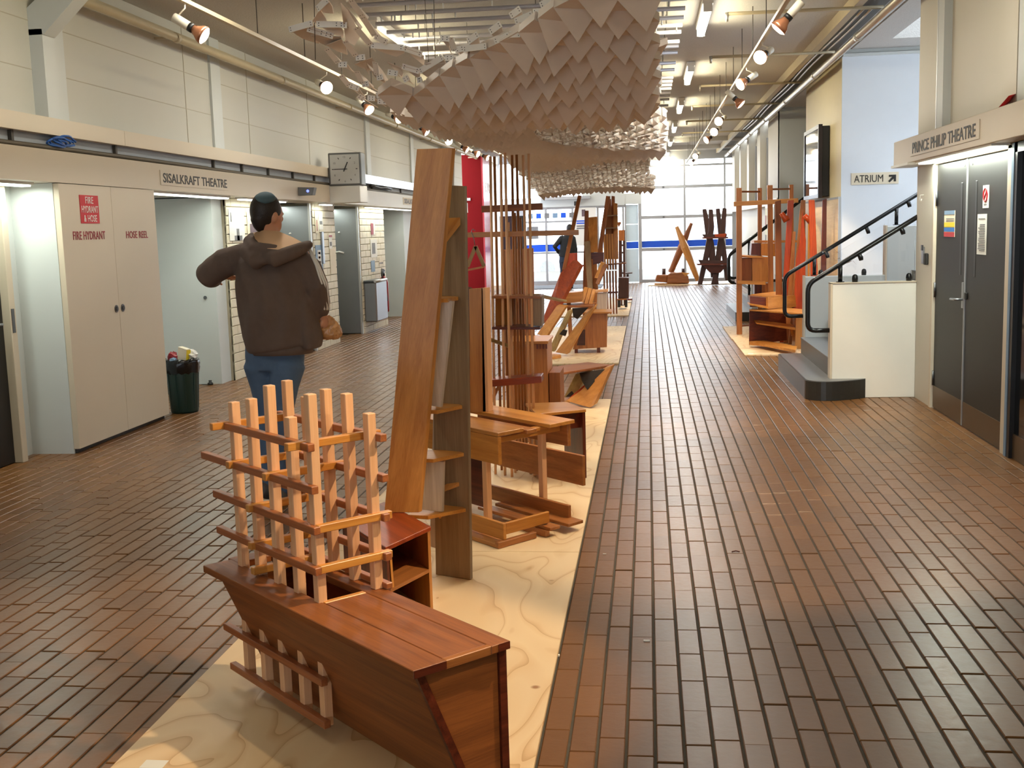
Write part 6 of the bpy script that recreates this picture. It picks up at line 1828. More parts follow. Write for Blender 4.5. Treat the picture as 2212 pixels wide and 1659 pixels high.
M().prism([(-4.205, 9.68, 0.44), (-4.115, 9.66, 0.44), (-4.10, 9.66, 0.575), (-4.185, 9.68, 0.60)], (0.02, 0.05, 0.0)).build('box', MT['paper2'], ctn, bevel=0.002)
M().prism([(-4.113, 9.658, 0.45), (-4.10, 9.705, 0.45), (-4.082, 9.705, 0.565), (-4.098, 9.66, 0.57)], (0.004, 0, 0)).build('yellow_edge', MT['yellow'], ctn)


def crumple(name, label, c, size, mat, cat='rubbish'):
    vs, fs = [], []
    nu, nv = 9, 6
    for i in range(nu):
        for j in range(nv):
            a, b = 2 * PI * i / nu, PI * (j + 0.5) / nv
            k = 0.75 + 0.5 * rnd.random()
            vs.append((c[0] + size[0] * k * math.cos(a) * math.sin(b), c[1] + size[1] * k * math.sin(a) * math.sin(b), c[2] + size[2] * k * math.cos(b)))
    for i in range(nu):
        for j in range(nv - 1):
            p, q = i * nv + j, ((i + 1) % nu) * nv + j
            fs.append((p, p + 1, q + 1, q))
    fs.append(tuple(i * nv for i in range(nu)))
    fs.append(tuple(i * nv + nv - 1 for i in reversed(range(nu))))
    return tag(M().add(vs, fs).build(name, mat), label, cat)


crumple('paper_bag', 'crumpled white paper bag on the right of the rubbish bin', (-4.09, 9.74, 0.51), (0.055, 0.06, 0.05), MT['paper'])
crumple('wrapper', 'crushed dark red wrapper on the left of the rubbish bin', (-4.25, 9.70, 0.50), (0.045, 0.05, 0.05), MT['red_text'])
crumple('wrapper', 'crumpled white and blue tissue at the front of the rubbish bin', (-4.22, 9.64, 0.475), (0.04, 0.035, 0.03), MT['blue_print'])


# ================================================================ HANGING SCULPTURE
hs_ = thing('hanging_sculpture', 'long undulating hanging sculpture of folded tan card scales and riveted white strips', 'sculpture', (-0.95, 12.0, 3.5))
RP = [(4.6, 2.78), (5.2, 2.60), (5.8, 2.42), (6.4, 2.26), (6.9, 2.24), (7.4, 2.34), (8.2, 2.60), (9.0, 2.86), (9.9, 2.84), (10.6, 2.64), (11.4, 2.42), (12.4, 2.34), (13.5, 2.40),
      (15.0, 2.55), (16.5, 2.66), (17.3, 2.62), (18.2, 2.42), (19.0, 2.22), (19.6, 2.14), (20.3, 2.22), (21.2, 2.5), (22.0, 2.8)]
LP = [(4.6, 2.80), (5.2, 2.62), (5.8, 2.44), (6.4, 2.24), (6.9, 2.20), (7.4, 2.27), (8.2, 2.38), (9.0, 2.46), (9.9, 2.52), (11.0, 2.56), (12.4, 2.55), (13.5, 2.55),
      (15.0, 2.56), (16.5, 2.58), (17.3, 2.54), (18.2, 2.40), (19.0, 2.24), (19.6, 2.16), (20.3, 2.24), (21.2, 2.5), (22.0, 2.8)]


def prof(P, y):
    if y <= P[0][0]:
        return P[0][1]
    for (a, za), (b, zb) in zip(P, P[1:]):
        if y <= b:
            u = (y - a) / (b - a)
            u = u * u * (3 - 2 * u) * 0.5 + u * 0.5
            return za + (zb - za) * u
    return P[-1][1]


def sheet(x, y):
    k = min(1, max(0, (-0.75 - x) / 0.75))
    k = k * k * (3 - 2 * k)
    z = prof(RP, y) * (1 - k) + prof(LP, y) * k
    z += 0.05 * math.sin(x * 2.3 + y * 0.8) + 0.10 * max(0, abs(x + 0.95) - 0.7) ** 1.5
    return V((x, y, z))


def normal(x, y):
    e = 0.03
    a, b = sheet(x + e, y) - sheet(x - e, y), sheet(x, y + e) - sheet(x, y - e)
    n = a.cross(b).normalized()
    return -n if n.z > 0 else n          # outward = downward


def inside(x, y):
    near = 5.05 + max(0, -x) * 0.92
    if y < near:
        return False
    left = -1.42 if y < 6.8 else (-1.42 - (y - 6.8) * 0.20 if y < 9.5 else -1.96)
    left += 0.05 * math.sin(y * 2.1)
    if y > 17.5:
        left = -2.0 + 0.10 * (y - 17.5)
    right = 0.02 if y < 8.8 else (0.14 if y < 12.8 else 0.04)
    right += 0.04 * math.sin(y * 1.7)
    return left < x < right and y < 20.9


# rows stepped by arc length along the middle of the sheet
rows = [4.6]
y = 4.6
half = 0.112
while y < 20.9:
    step = 0.02
    acc = 0.0
    p0 = sheet(-0.6, y)
    h = half if y < 9.3 else half * 0.72
    while acc < h:
        y += step * 0.25
        p1 = sheet(-0.6, y)
        acc += (p1 - p0).length
        p0 = p1
    rows.append(y)
cells = []
AX = 0.195
for i, y in enumerate(rows):
    if i < 1 or i + 1 >= len(rows):
        continue
    ax = AX if y < 9.3 else 0.152
    for j in range(-15, 3):
        x = (j + (0.5 if i % 2 else 0)) * ax - 0.02
        if inside(x, y):
            cells.append((x, y, rows[i - 1], rows[i + 1]))


def open_cell(x, y):
    """zones where the cells turn their open mouths to the room"""
    if 9.6 < y < 12.2 and x > -1.15:
        return True
    if 17.6 < y < 19.4 and x > -2.1:
        return True
    if y > 12.2 and x > -0.5 and (y * 3.1 % 1.0) > 0.45:
        return True
    return False


def cell_mesh(x, y, ya, yb):
    m = M()
    j = 0.05 if open_cell(x, y) else 0.022
    c = sheet(x, y)
    n = normal(x, y)
    ax = AX if y < 9.3 else 0.152
    cs = [sheet(x - ax / 2, y), sheet(x, ya), sheet(x + ax / 2, y), sheet(x, yb)]     # left, near, right, far
    cs = [q + V((rnd.uniform(-j, j), rnd.uniform(-j, j), rnd.uniform(-j, j))) * 0.4 for q in cs]
    if not open_cell(x, y):
        cs = [c + (q - c) * 0.985 for q in cs]
        sk = ax / 0.195
        ap = cs[3] + (cs[3] - c) * 0.10 + n * rnd.uniform(0.075, 0.115) * sk
        ap += V((rnd.uniform(-0.03, 0.03), rnd.uniform(-0.015, 0.015), 0)) * sk
        tp = [q - n * 0.045 for q in cs]
        vs = cs + [ap] + tp
        fs = [(0, 1, 2), (0, 2, 4), (2, 3, 4), (3, 0, 4)] + [(k, 5 + k, 5 + (k + 1) % 4, (k + 1) % 4) for k in range(4)]
        m.add(vs, fs)
    else:
        big = y < 13
        d = 0.085 if big else 0.06
        cs = [c + (q - c) * 0.97 for q in cs]
        bow = [(cs[k] + cs[(k + 1) % 4]) / 2 + ((cs[k] + cs[(k + 1) % 4]) / 2 - c) * 0.12 for k in range(4)]
        ring = []
        for k in range(4):
            ring += [cs[k], bow[k]]
        back = [q - n * d + V((0, 0.02, 0)) for q in ring]
        vs = ring + back
        m.add(vs, [(k, (k + 1) % 8, 8 + (k + 1) % 8, 8 + k) for k in range(8)])
        # riveted white strips standing across the mouth's two near edges
        m.cur = 1
        for a, b in ((cs[0], cs[1]), (cs[1], cs[2])):
            e = (b - a) * 0.10
            w = V((0, -0.007, -0.002))
            t = V((0, 0, 0.040 if big else 0.030)) - n * 0.008
            m.add([a + e + w, b - e + w, b - e * 2 + t + w, a + e * 2 + t + w], [(0, 1, 2, 3)])
        m.cur = 0
    return m


cells.sort(key=lambda q: q[1])
far = M()
for k, (x, y, ya, yb) in enumerate(cells):
    m = cell_mesh(x, y, ya, yb)
    if k < 300:
        m.build('scale', [MT['card'], MT['card_white']], hs_)
    else:
        b = len(far.v)
        far.v += m.v
        far.g += m.g
        far.f += [tuple(b + i for i in f) for f in m.f]
        far.smooth += m.smooth
        far.mi += m.mi
o = far.build('far_scales', [MT['card'], MT['card_white']], hs_)
o['kind'] = 'stuff'

# open lattice along the near left edge: riveted white strips with a tan web behind each
for k, (a, b) in enumerate(STRIPS):
    a, b = V(a), V(b)
    d = b - a
    L = d.length
    d.normalize()
    view = V((0, -1, -0.12)).normalized()
    s = d.cross(view).normalized()
    hw = 0.0155
    m = M()
    m.cur = 1
    if k < 42 or k > 50:
        m.prism([a - s * hw, b - s * hw, b + s * hw, a + s * hw], V((0, 0.004, 0)))
        m.cur = 2
        for q in (a + d * 0.013, b - d * 0.013):
            for e in (-0.006, 0.006):
                c = q + s * e + view * 0.001
                u = s
                m.add([c + (d * math.cos(t) + u * math.sin(t)) * 0.003 for t in [i * PI / 3 for i in range(6)]], [(0, 1, 2, 3, 4, 5)])
    # bowed web going back from the strip
    m.cur = 0
    mid = (a + b) / 2
    bw = V((rnd.uniform(-0.015, 0.015), rnd.uniform(0.22, 0.36), rnd.uniform(-0.06, 0.0)))
    p0, p1, p2 = a, a + (b - a) * 0.5, b
    q0, q1, q2 = a + bw * 0.55 + d * 0.02, mid + bw, b + bw * 0.55 - d * 0.02
    th = V((0.002, 0.0, 0.003))
    for quad in ((p0, p1, q1, q0), (p1, p2, q2, q1)):
        m.add([*quad, *[q + th for q in quad]], [(0, 1, 2, 3), (7, 6, 5, 4), (0, 4, 5, 1), (1, 5, 6, 2), (2, 6, 7, 3), (3, 7, 4, 0)])
    m.build('lattice_strip', [MT['card'], MT['card_white'], MT['rivet']], hs_)

# suspension wires
for x, y in ((-1.7, 5.9), (-1.2, 6.6), (-0.3, 5.6), (-0.1, 7.8), (-1.6, 8.6), (-0.6, 9.4), (-1.7, 11.2), (0.0, 11.0), (-0.9, 13.5), (-1.7, 15.0), (-0.2, 15.0), (-1.0, 17.2), (-1.7, 19.0), (-0.2, 19.2), (-0.9, 20.6)):
    p0 = sheet(x, y)
    M().tube([p0, (x + rnd.uniform(-0.06, 0.06), y + rnd.uniform(-0.05, 0.05), 3.55)], 0.0022, 5).build('suspension_wire', MT['bracket'], hs_)


# ================================================================ PEOPLE
MT['skin'] = plain('skin', srgb(206, 150, 118), 0.5, var=0.05, scale=18)
MT['hair'] = plain('dark_brown_hair', srgb(34, 24, 20), 0.5, var=0.3, scale=60, bump=0.6, bscale=120)
MT['hoodie'] = plain('brown_sweatshirt_fleece', srgb(104, 88, 80), 0.9, var=0.10, scale=26, bump=0.5, bscale=30)
MT['lining'] = plain('peach_hood_lining', srgb(226, 186, 148), 0.8, var=0.05, scale=20)
MT['jeans'] = plain('blue_denim', srgb(84, 108, 138), 0.85, var=0.22, scale=14, bump=0.4, bscale=50)
MT['teal'] = plain('dark_teal_felt', srgb(74, 98, 108), 0.8)
MT['shoe'] = plain('grey_trainer', srgb(92, 92, 94), 0.6, var=0.2, scale=30)
MT['bag_film'] = plain('orange_tinted_plastic_bag', srgb(206, 150, 96), 0.2, var=0.2, scale=14, bump=0.6, bscale=22)
MT['navy'] = plain('black_jacket_cloth', srgb(28, 30, 34), 0.8)
MT['dark_jeans'] = plain('dark_jeans_cloth', srgb(44, 54, 74), 0.85)


def ring_loft(m, rings, n=20, axis_up=None):
    """rings: (centre, rx, ry, x-axis direction); closes both ends"""
    vs, fs = [], []
    for i, (c, rx, ry, xd) in enumerate(rings):
        c = V(c)
        nx = V(rings[min(i + 1, len(rings) - 1)][0]) - V(rings[max(i - 1, 0)][0])
        nx.normalize()
        xa = V(xd) - V(xd).dot(nx) * nx
        xa.normalize()
        ya = nx.cross(xa)
        for k in range(n):
            a = 2 * PI * k / n
            vs.append(c + xa * (rx * math.cos(a)) + ya * (ry * math.sin(a)))
    for i in range(len(rings) - 1):
        for k in range(n):
            a, b = i * n + k, i * n + (k + 1) % n
            fs.append((a, b, b + n, a + n))
    fs.append(tuple(range(n))[::-1])
    fs.append(tuple(range((len(rings) - 1) * n, len(rings) * n)))
    m.add(vs, fs, None, True)


def limb(m, pts, n=14):
    """round tapering limb: (point, radius)"""
    pts = [(V(p), r) for p, r in pts]
    d0 = (pts[1][0] - pts[0][0]).normalized()
    d1 = (pts[-1][0] - pts[-2][0]).normalized()
    full = [(pts[0][0] - d0 * pts[0][1] * 0.8, pts[0][1] * 0.5)] + pts + [(pts[-1][0] + d1 * pts[-1][1] * 0.8, pts[-1][1] * 0.5)]
    ref = V((1, 0, 0)) if abs(d0.x) < 0.8 else V((0, 1, 0))
    ring_loft(m, [(p, r, r, ref) for p, r in full], n)


def ellipsoid(m, c, r, rot=None, nu=20, nv=12):
    vs, fs = [], []
    c = V(c)
    for j in range(1, nv):
        b = PI * j / nv
        for i in range(nu):
            a = 2 * PI * i / nu
            q = V((r[0] * math.cos(a) * math.sin(b), r[1] * math.sin(a) * math.sin(b), r[2] * math.cos(b)))
            if rot is not None:
                q = rot @ q
            vs.append(c + q)
    top, bot = V((0, 0, r[2])), V((0, 0, -r[2]))
    if rot is not None:
        top, bot = rot @ top, rot @ bot
    vs += [c + top, c + bot]
    t, bt = len(vs) - 2, len(vs) - 1
    for j in range(nv - 2):
        for i in range(nu):
            a, b = j * nu + i, j * nu + (i + 1) % nu
            fs.append((a, a + nu, b + nu, b))
    for i in range(nu):
        fs.append((t, i, (i + 1) % nu))
        k = (nv - 2) * nu
        fs.append((bt, k + (i + 1) % nu, k + i))
    m.add(vs, fs, None, True)


def fuse(m, name, mat, parent, voxel=0.01, smooth=3, fn=None):
    """melt overlapping lofts into one continuous skin"""
    o = m.build(name, mat)
    rm = o.modifiers.new('r', 'REMESH')
    rm.mode = 'VOXEL'
    rm.voxel_size = voxel
    rm.use_smooth_shade = True
    sm = o.modifiers.new('s', 'SMOOTH')
    sm.factor = 0.5
    sm.iterations = smooth
    dg = bpy.context.evaluated_depsgraph_get()
    me = bpy.data.meshes.new_from_object(o.evaluated_get(dg))
    o.modifiers.clear()
    old = o.data
    o.data = me
    me.name = name
    bpy.data.meshes.remove(old)
    if not me.materials:
        me.materials.append(mat)
    for q in me.polygons:
        q.use_smooth = True
    if fn:
        for q in me.vertices:
            q.co = fn(q.co.copy())
    put(o, parent)
    return o


def hand(m, wrist, d, palm_n, side, size=1.0, curl=0.7):
    """palm, four unequal bent fingers and a thumb leaving the side of the palm"""
    w, d, pn = V(wrist), V(d).normalized(), V(palm_n).normalized()
    s = d.cross(pn).normalized() * side
    k = size
    ring_loft(m, [(w, 0.027 * k, 0.018 * k, s), (w + d * 0.03 * k, 0.036 * k, 0.017 * k, s), (w + d * 0.075 * k, 0.041 * k, 0.015 * k, s), (w + d * 0.092 * k, 0.037 * k, 0.012 * k, s)], 12)
    for i, (off, L) in enumerate(((-0.030, 0.066), (-0.010, 0.076), (0.010, 0.071), (0.029, 0.056))):
        p = w + d * 0.082 * k + s * off * k
        pts = [(p, 0.0085 * k)]
        dirv = d.copy()
        for j in range(3):
            a = curl * (0.5 + 0.4 * j)
            dv = (d * math.cos(a) + pn * math.sin(a)).normalized()
            p = p + dv * L * k * (0.45, 0.32, 0.23)[j]
            pts.append((p, (0.008, 0.0075, 0.0068)[j] * k))
        limb(m, pts, 8)
    b = w + d * 0.03 * k - s * 0.032 * k
    limb(m, [(b, 0.012 * k), (b + (d * 0.6 - s * 0.7 + pn * 0.3).normalized() * 0.034 * k, 0.0105 * k), (b + (d * 0.85 - s * 0.45 + pn * 0.55).normalized() * 0.064 * k, 0.0085 * k)], 8)


# ---- the walking man
mn = thing('person', 'man walking away in a brown hooded sweatshirt with white sleeve stripes, jeans and skullcap', 'person', (-2.22, 6.3, 0))
HC = V((-2.114,6.220,1.678))
face = V((0.50, 0.86, -0.10)).normalized()
side = face.cross(V((0, 0, 1))).normalized()           # the man's right
upv = side.cross(face).normalized()
hr = Matrix((side, face, upv)).transposed()
SL, SR = V((-2.298,6.240,1.440)), V((-1.921,6.200,1.431))
EL, ER = V((-2.482,6.220,1.346)), V((-1.850,6.220,1.276))
WL, WR = V((-2.527,6.420,1.314)), V((-1.854,6.320,1.094))
NK = V((-2.107,6.220,1.528))
HP = V((-2.130,6.250,0.897))
HLp, HRp = HP + V((-0.085, 0.0, -0.02)), HP + V((0.085, -0.02, -0.02))
KL, KR = V((-2.202,6.300,0.533)), V((-2.096,6.200,0.548))
AL, AR = V((-2.235,6.270,0.135)), V((-2.159,6.320,0.090))
AL.z, AR.z = 0.115, 0.085
m = M()
ellipsoid(m, HC, (0.074, 0.093, 0.108), hr)
ellipsoid(m, HC + hr @ V((0, 0.030, -0.055)), (0.055, 0.064, 0.066), hr)
ellipsoid(m, HC + hr @ V((0, 0.098, -0.018)), (0.013, 0.020, 0.022), hr, 12, 8)         # nose
ellipsoid(m, HC + hr @ V((0, 0.080, -0.058)), (0.024, 0.014, 0.012), hr, 12, 8)         # mouth
for sx in (-1, 1):
    ellipsoid(m, HC + hr @ V((0.074 * sx, -0.008, -0.020)), (0.011, 0.022, 0.034), hr, 12, 8)
    ellipsoid(m, HC + hr @ V((0.030 * sx, 0.084, 0.006)), (0.014, 0.008, 0.009), hr, 10, 6)
limb(m, [(NK + V((0, 0.02, -0.05)), 0.064), (NK + V((0, 0.01, 0.03)), 0.056), (HC + V((0, -0.012, -0.05)), 0.055)])
ring_loft(m, [(NK + V((0, 0.02, -0.01)), 0.09, 0.07, (1, 0, 0)), (NK + V((0.0, 0.02, -0.07)), 0.17, 0.095, (1, 0, 0)), (NK + V((0.005, 0.02, -0.22)), 0.17, 0.11, (1, 0, 0)),
              (NK + V((0.008, 0.02, -0.42)), 0.145, 0.10, (1, 0, 0)), (HP + V((0, 0.02, 0.06)), 0.115, 0.075, (1, 0, 0)), (HP + V((0, 0.015, -0.06)), 0.12, 0.08, (1, 0, 0))])
limb(m, [(SL, 0.056), (EL, 0.042), (WL, 0.030)])
limb(m, [(SR, 0.056), (ER, 0.042), (WR, 0.030)])
limb(m, [(HLp + V((0.01, 0, -0.04)), 0.070), (KL, 0.050), (AL, 0.038)])
limb(m, [(HRp + V((-0.01, 0, -0.04)), 0.070), (KR, 0.050), (AR, 0.038)])
hd_d = V((0.15, 0.35, -0.92)).normalized()
hand(m, WR, hd_d, V((-0.9, 0.25, 0.0)), 1, 1.0, 0.95)
hand(m, WL, V((0.55, 0.8, 0.1)), V((0.3, 0.0, -0.95)), -1, 1.0, 0.4)
fuse(m, 'body', MT['skin'], mn, 0.0065, 2)
# hair
m = M()
ellipsoid(m, HC + hr @ V((0, -0.012, 0.014)), (0.081, 0.094, 0.108), hr)
limb(m, [(HC + hr @ V((0, -0.064, -0.03)), 0.045), (HC + hr @ V((0, -0.050, -0.075)), 0.036)])


def hair_fn(q):
    l = hr.transposed() @ (q - HC)
    if l.y > 0.052:
        l.y = 0.052 + (l.y - 0.052) * 0.15
    if l.z < -0.010 and l.y > -0.015:
        l.z = -0.010 + (l.z + 0.010) * 0.1
    return HC + hr @ l


fuse(m, 'hair', MT['hair'], mn, 0.008, 2, hair_fn)
m = M()
pr_ = [(0.066, 0.0), (0.062, 0.016), (0.050, 0.030), (0.030, 0.040), (0.006, 0.044)]
vs, fs = [], []
kc = HC + hr @ V((0.018, -0.040, 0.092))
kn = (kc - HC).normalized()
ks = kn.cross(V((0, 1, 0))).normalized()
kt = kn.cross(ks)
for r, h in pr_:
    for k in range(20):
        a = 2 * PI * k / 20
        vs.append(kc + (ks * math.cos(a) + kt * math.sin(a)) * r * 0.95 + kn * (h - 0.022))
for i in range(len(pr_) - 1):
    for k in range(20):
        a, b = i * 20 + k, i * 20 + (k + 1) % 20
        fs.append((a, b, b + 20, a + 20))
fs.append(tuple(range(20))[::-1])
fs.append(tuple(range(80, 100)))
m.add(vs, fs, None, True)
m.build('skullcap', MT['teal'], mn)
# sweatshirt
m = M()
x1 = (1, 0.0, 0)
ring_loft(m, [(V((-2.109,6.240,1.528)), 0.085, 0.085, x1), (V((-2.112,6.240,1.476)), 0.165, 0.125, x1), (V((-2.104,6.230,1.409)), 0.205, 0.150, x1), (V((-2.107,6.220,1.295)), 0.208, 0.165, x1),
              (V((-2.106,6.220,1.138)), 0.205, 0.172, x1), (V((-2.098,6.240,1.017)), 0.205, 0.172, x1), (V((-2.089,6.250,0.945)), 0.20, 0.170, x1), (V((-2.085,6.250,0.913)), 0.188, 0.158, x1)], 28)
limb(m, [(SL + V((0.05, 0, 0.0)), 0.085), (SL.lerp(EL, 0.5) + V((0, 0, 0.015)), 0.082), (EL, 0.075), (EL.lerp(WL, 0.5), 0.062), (WL, 0.050)], 18)
limb(m, [(SR + V((-0.05, 0, 0.0)), 0.085), (SR.lerp(ER, 0.5), 0.080), (ER, 0.068), (ER.lerp(WR, 0.6), 0.058), (WR + V((-0.004, -0.01, 0.02)), 0.044)], 18)
ring_loft(m, [(V((-1.938,6.240,1.212)), 0.05, 0.09, x1), (V((-1.921,6.240,1.080)), 0.055, 0.10, x1), (V((-1.900,6.240,0.961)), 0.06, 0.11, x1), (V((-1.897,6.240,0.916)), 0.045, 0.10, x1)], 16)


def folds(q):
    k = math.sin(q.x * 62 + q.z * 9 + 2 * math.sin(q.z * 9)) * 0.006 + math.sin(q.x * 27 - q.z * 17) * 0.006
    if q.z < 0.92:
        return q
    return q + V((0, k * min(1, (q.z - 0.92) * 8), 0))


fuse(m, 'sweatshirt', MT['hoodie'], mn, 0.009, 4, folds)
# hem band
M_ = M()
hb = V((-2.085,6.250,0.918))
ring_loft(M_, [(hb + V((0, 0, 0.02)), 0.188, 0.160, x1), (hb + V((0, 0, -0.03)), 0.178, 0.150, x1)], 28)
M_.build('hem_band', MT['hoodie'], mn)
# folded-back hood, open at the neck with its pale lining showing
m = M()
hp = [(-2.201,6.200,1.552), (-2.197,6.100,1.469), (-2.126,6.040,1.425), (-2.027,6.020,1.429), (-1.941,6.040,1.456), (-1.880,6.100,1.486), (-1.869,6.180,1.502)]
limb(m, [(V(p), r) for p, r in zip(hp, (0.030, 0.048, 0.055, 0.050, 0.042, 0.034, 0.024))], 14)
limb(m, [(V((-2.207,6.160,1.532)), 0.035), (V((-2.137,6.060,1.481)), 0.045), (V((-2.008,6.050,1.478)), 0.03)], 12)
fuse(m, 'hood', MT['hoodie'], mn, 0.009, 3)
m = M()
lp = [(-2.197,6.200,1.575), (-2.111,6.140,1.588), (-2.029,6.130,1.581), (-1.949,6.140,1.545), (-1.887,6.170,1.505)]
l2 = [(-2.123,6.055,1.511), (-2.055,6.020,1.487), (-1.982,6.010,1.478), (-1.916,6.040,1.483), (-1.867,6.120,1.495)]
l3 = [(-2.186,6.270,1.530), (-2.145,6.270,1.542), (-2.077,6.270,1.540), (-2.011,6.270,1.525), (-1.938,6.250,1.498)]
vs = [V(q) for q in lp] + [V(q) for q in l2] + [V(q) for q in l3]
fs = [(i, i + 1, 6 + i, 5 + i) for i in range(4)] + [(10 + i, 11 + i, i + 1, i) for i in range(4)]
m.add(vs, fs, None, True)
m.build('hood_lining', MT['lining'], mn)
# three white stripes down the right sleeve
for k in range(3):
    pth = []
    for (p, r, u) in ((SR + V((0.0, 0, 0.055)), 0.052, 0.0), (SR.lerp(ER, 0.35), 0.084, 0.3), (SR.lerp(ER, 0.7), 0.078, 0.7), (ER, 0.072, 1), (ER.lerp(WR, 0.4), 0.064, 1.4), (ER.lerp(WR, 0.8), 0.056, 1.7), (WR + V((0, -0.01, 0.03)), 0.049, 2)):
        a = math.radians(-22 - 17 * k * min(1, 0.25 + u * 0.6))
        pth.append(V(p) + V((math.cos(a), math.sin(a), 0.12)) * (r - 0.002))
    M().tube(pth, 0.0066, 6).build('sleeve_stripe', MT['paper'], mn)
# jeans
m = M()
ring_loft(m, [(HP + V((0, 0.015, 0.09)), 0.166, 0.128, x1), (HP + V((0, 0.01, -0.03)), 0.172, 0.130, x1), (HP + V((0, 0.01, -0.10)), 0.165, 0.120, x1)], 24)
limb(m, [(HLp + V((0, 0, -0.05)), 0.098), (HLp.lerp(KL, 0.5), 0.082), (KL, 0.068), (KL.lerp(AL, 0.5), 0.064), (AL + V((0, 0, 0.0)), 0.062)], 18)
limb(m, [(HRp + V((0, 0, -0.05)), 0.100), (HRp.lerp(KR, 0.5), 0.086), (KR, 0.070), (KR.lerp(AR, 0.5), 0.066), (AR + V((0, 0, 0.0)), 0.064)], 18)
fuse(m, 'jeans', MT['jeans'], mn, 0.009, 3)
for a, tilt in ((AL, 0.05), (AR, 0.0)):
    m = M()
    g = V((a.x, a.y, 0))
    ring_loft(m, [(g + V((0, -0.085, 0.055 + tilt)), 0.030, 0.034, x1), (g + V((0, -0.055, 0.052 + tilt)), 0.040, 0.050, x1), (g + V((0, 0.02, 0.048 + tilt * 0.5)), 0.043, 0.047, x1),
                  (g + V((0, 0.11, 0.036)), 0.048, 0.033, x1), (g + V((0, 0.175, 0.028)), 0.036, 0.022, x1)], 16)
    fuse(m, 'shoe', MT['shoe'], mn, 0.007, 2, lambda q: V((q.x, q.y, max(q.z, 0.004))))
# bag in his right hand
m = M()
bgc = V((-1.842,6.360,1.021))
ring_loft(m, [(WR + hd_d * 0.085, 0.02, 0.012, x1), (bgc + V((0, 0, 0.05)), 0.045, 0.03, x1), (bgc, 0.078, 0.06, x1), (bgc + V((0.006, 0, -0.045)), 0.084, 0.06, x1), (bgc + V((0.006, 0, -0.066)), 0.06, 0.04, x1)], 18)
o = fuse(m, 'plastic_bag', MT['bag_film'], None, 0.007, 1, lambda q: q + V((rnd.uniform(-0.003, 0.003), rnd.uniform(-0.003, 0.003), rnd.uniform(-0.003, 0.003))))
tag(o, 'orange tinted clear plastic bag in the walking man\'s right hand', 'bag')

# ---- the distant figure with a hand on the hip
p2 = thing('person', 'distant person in black top and dark jeans, hand on hip, by the far glass doors', 'person', (-2.2, 29.0, 0))
YD = 29.0
Hd = V((-1.965,29.000,1.525))
f2 = V((-0.5, 0.85, 0)).normalized()
s2 = f2.cross(V((0, 0, 1)))
h2 = Matrix((s2, f2, V((0, 0, 1)))).transposed()
gz = lambda px, py, q: V(q)
sL, sR = V((-2.158,29.000,1.309)), V((-1.887,29.000,1.302))
eL, eR = V((-2.344,28.900,1.094)), V((-1.823,29.000,0.997))
wL, wR = V((-2.230,29.050,0.913)), V((-1.863,29.000,0.764))
hp2 = V((-2.075,29.000,0.816))
kL, kR = V((-2.155,29.000,0.419)), V((-1.969,29.050,0.412))
aL, aR = V((-2.186,29.000,0.089)), V((-1.956,29.100,0.079))
aL.z = aR.z = 0.08
m = M()
ellipsoid(m, Hd, (0.078, 0.095, 0.115), h2)
ellipsoid(m, Hd + h2 @ V((0, 0.096, -0.02)), (0.016, 0.02, 0.024), h2, 10, 6)
for sx in (-1, 1):
    ellipsoid(m, Hd + h2 @ V((0.077 * sx, 0, -0.015)), (0.014, 0.022, 0.03), h2, 10, 6)
nk = V((-2.015,29.000,1.364))
limb(m, [(nk + V((0, 0, -0.08)), 0.06), (Hd + V((0, 0, -0.08)), 0.055)])
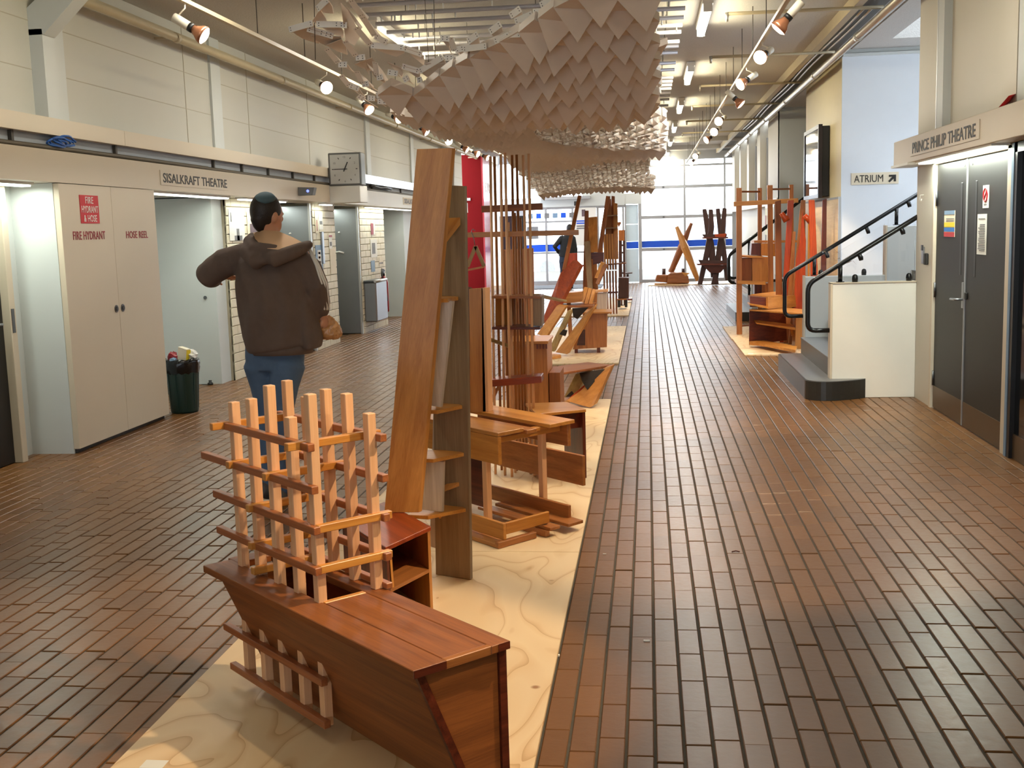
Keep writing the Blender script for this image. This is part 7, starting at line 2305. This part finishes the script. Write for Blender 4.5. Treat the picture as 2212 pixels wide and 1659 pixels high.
ring_loft(m, [(nk, 0.10, 0.08, x1), (nk + V((0, 0, -0.1)), 0.17, 0.10, x1), (nk + V((-0.02, 0, -0.35)), 0.15, 0.10, x1), (hp2 + V((0, 0, 0.05)), 0.16, 0.11, x1), (hp2 + V((0, 0, -0.1)), 0.16, 0.11, x1)])
for a, b, c in ((sL, eL, wL), (sR, eR, wR)):
    limb(m, [(a, 0.055), (b, 0.042), (c, 0.032)])
for a, b, c in ((hp2 + V((-0.08, 0, -0.05)), kL, aL), (hp2 + V((0.08, 0, -0.05)), kR, aR)):
    limb(m, [(a, 0.085), (b, 0.056), (c, 0.042)])
hand(m, wL, V((0.7, 0.3, -0.4)), V((0.2, 0.2, -0.9)), 1, 1.0, 0.4)
hand(m, wR, V((0, 0.2, -1)), V((-1, 0, 0)), 1, 1.0, 0.6)
fuse(m, 'body', MT['skin'], p2, 0.012, 2)
m = M()
ellipsoid(m, Hd + h2 @ V((0, -0.015, 0.02)), (0.086, 0.096, 0.112), h2)
m.build('hair', MT['hair'], p2)
m = M()
ring_loft(m, [(nk + V((0, 0, 0.01)), 0.09, 0.08, x1), (nk + V((0, 0, -0.08)), 0.19, 0.12, x1), (nk + V((-0.02, 0, -0.35)), 0.185, 0.13, x1), (hp2 + V((0, 0, 0.0)), 0.185, 0.13, x1)])
for a, b, c in ((sL, eL, wL), (sR, eR, wR)):
    limb(m, [(a, 0.075), (b, 0.06), (b.lerp(c, 0.85), 0.048)])
fuse(m, 'black_top', MT['navy'], p2, 0.014, 2)
m = M()
ring_loft(m, [(hp2 + V((0, 0, 0.05)), 0.165, 0.12, x1), (hp2 + V((0, 0, -0.12)), 0.17, 0.125, x1)])
for a, b, c in ((hp2 + V((-0.08, 0, -0.08)), kL, aL), (hp2 + V((0.08, 0, -0.08)), kR, aR)):
    limb(m, [(a, 0.096), (b, 0.068), (c, 0.058)])
fuse(m, 'jeans', MT['dark_jeans'], p2, 0.014, 2)
for a in (aL, aR):
    m = M()
    g = V((a.x, a.y, 0))
    ring_loft(m, [(g + V((0.02, -0.08, 0.05)), 0.035, 0.04, x1), (g + V((0, 0.02, 0.045)), 0.043, 0.043, x1), (g + V((-0.05, 0.17, 0.028)), 0.036, 0.022, x1)], 12)
    m.build('shoe', MT['black'], p2)
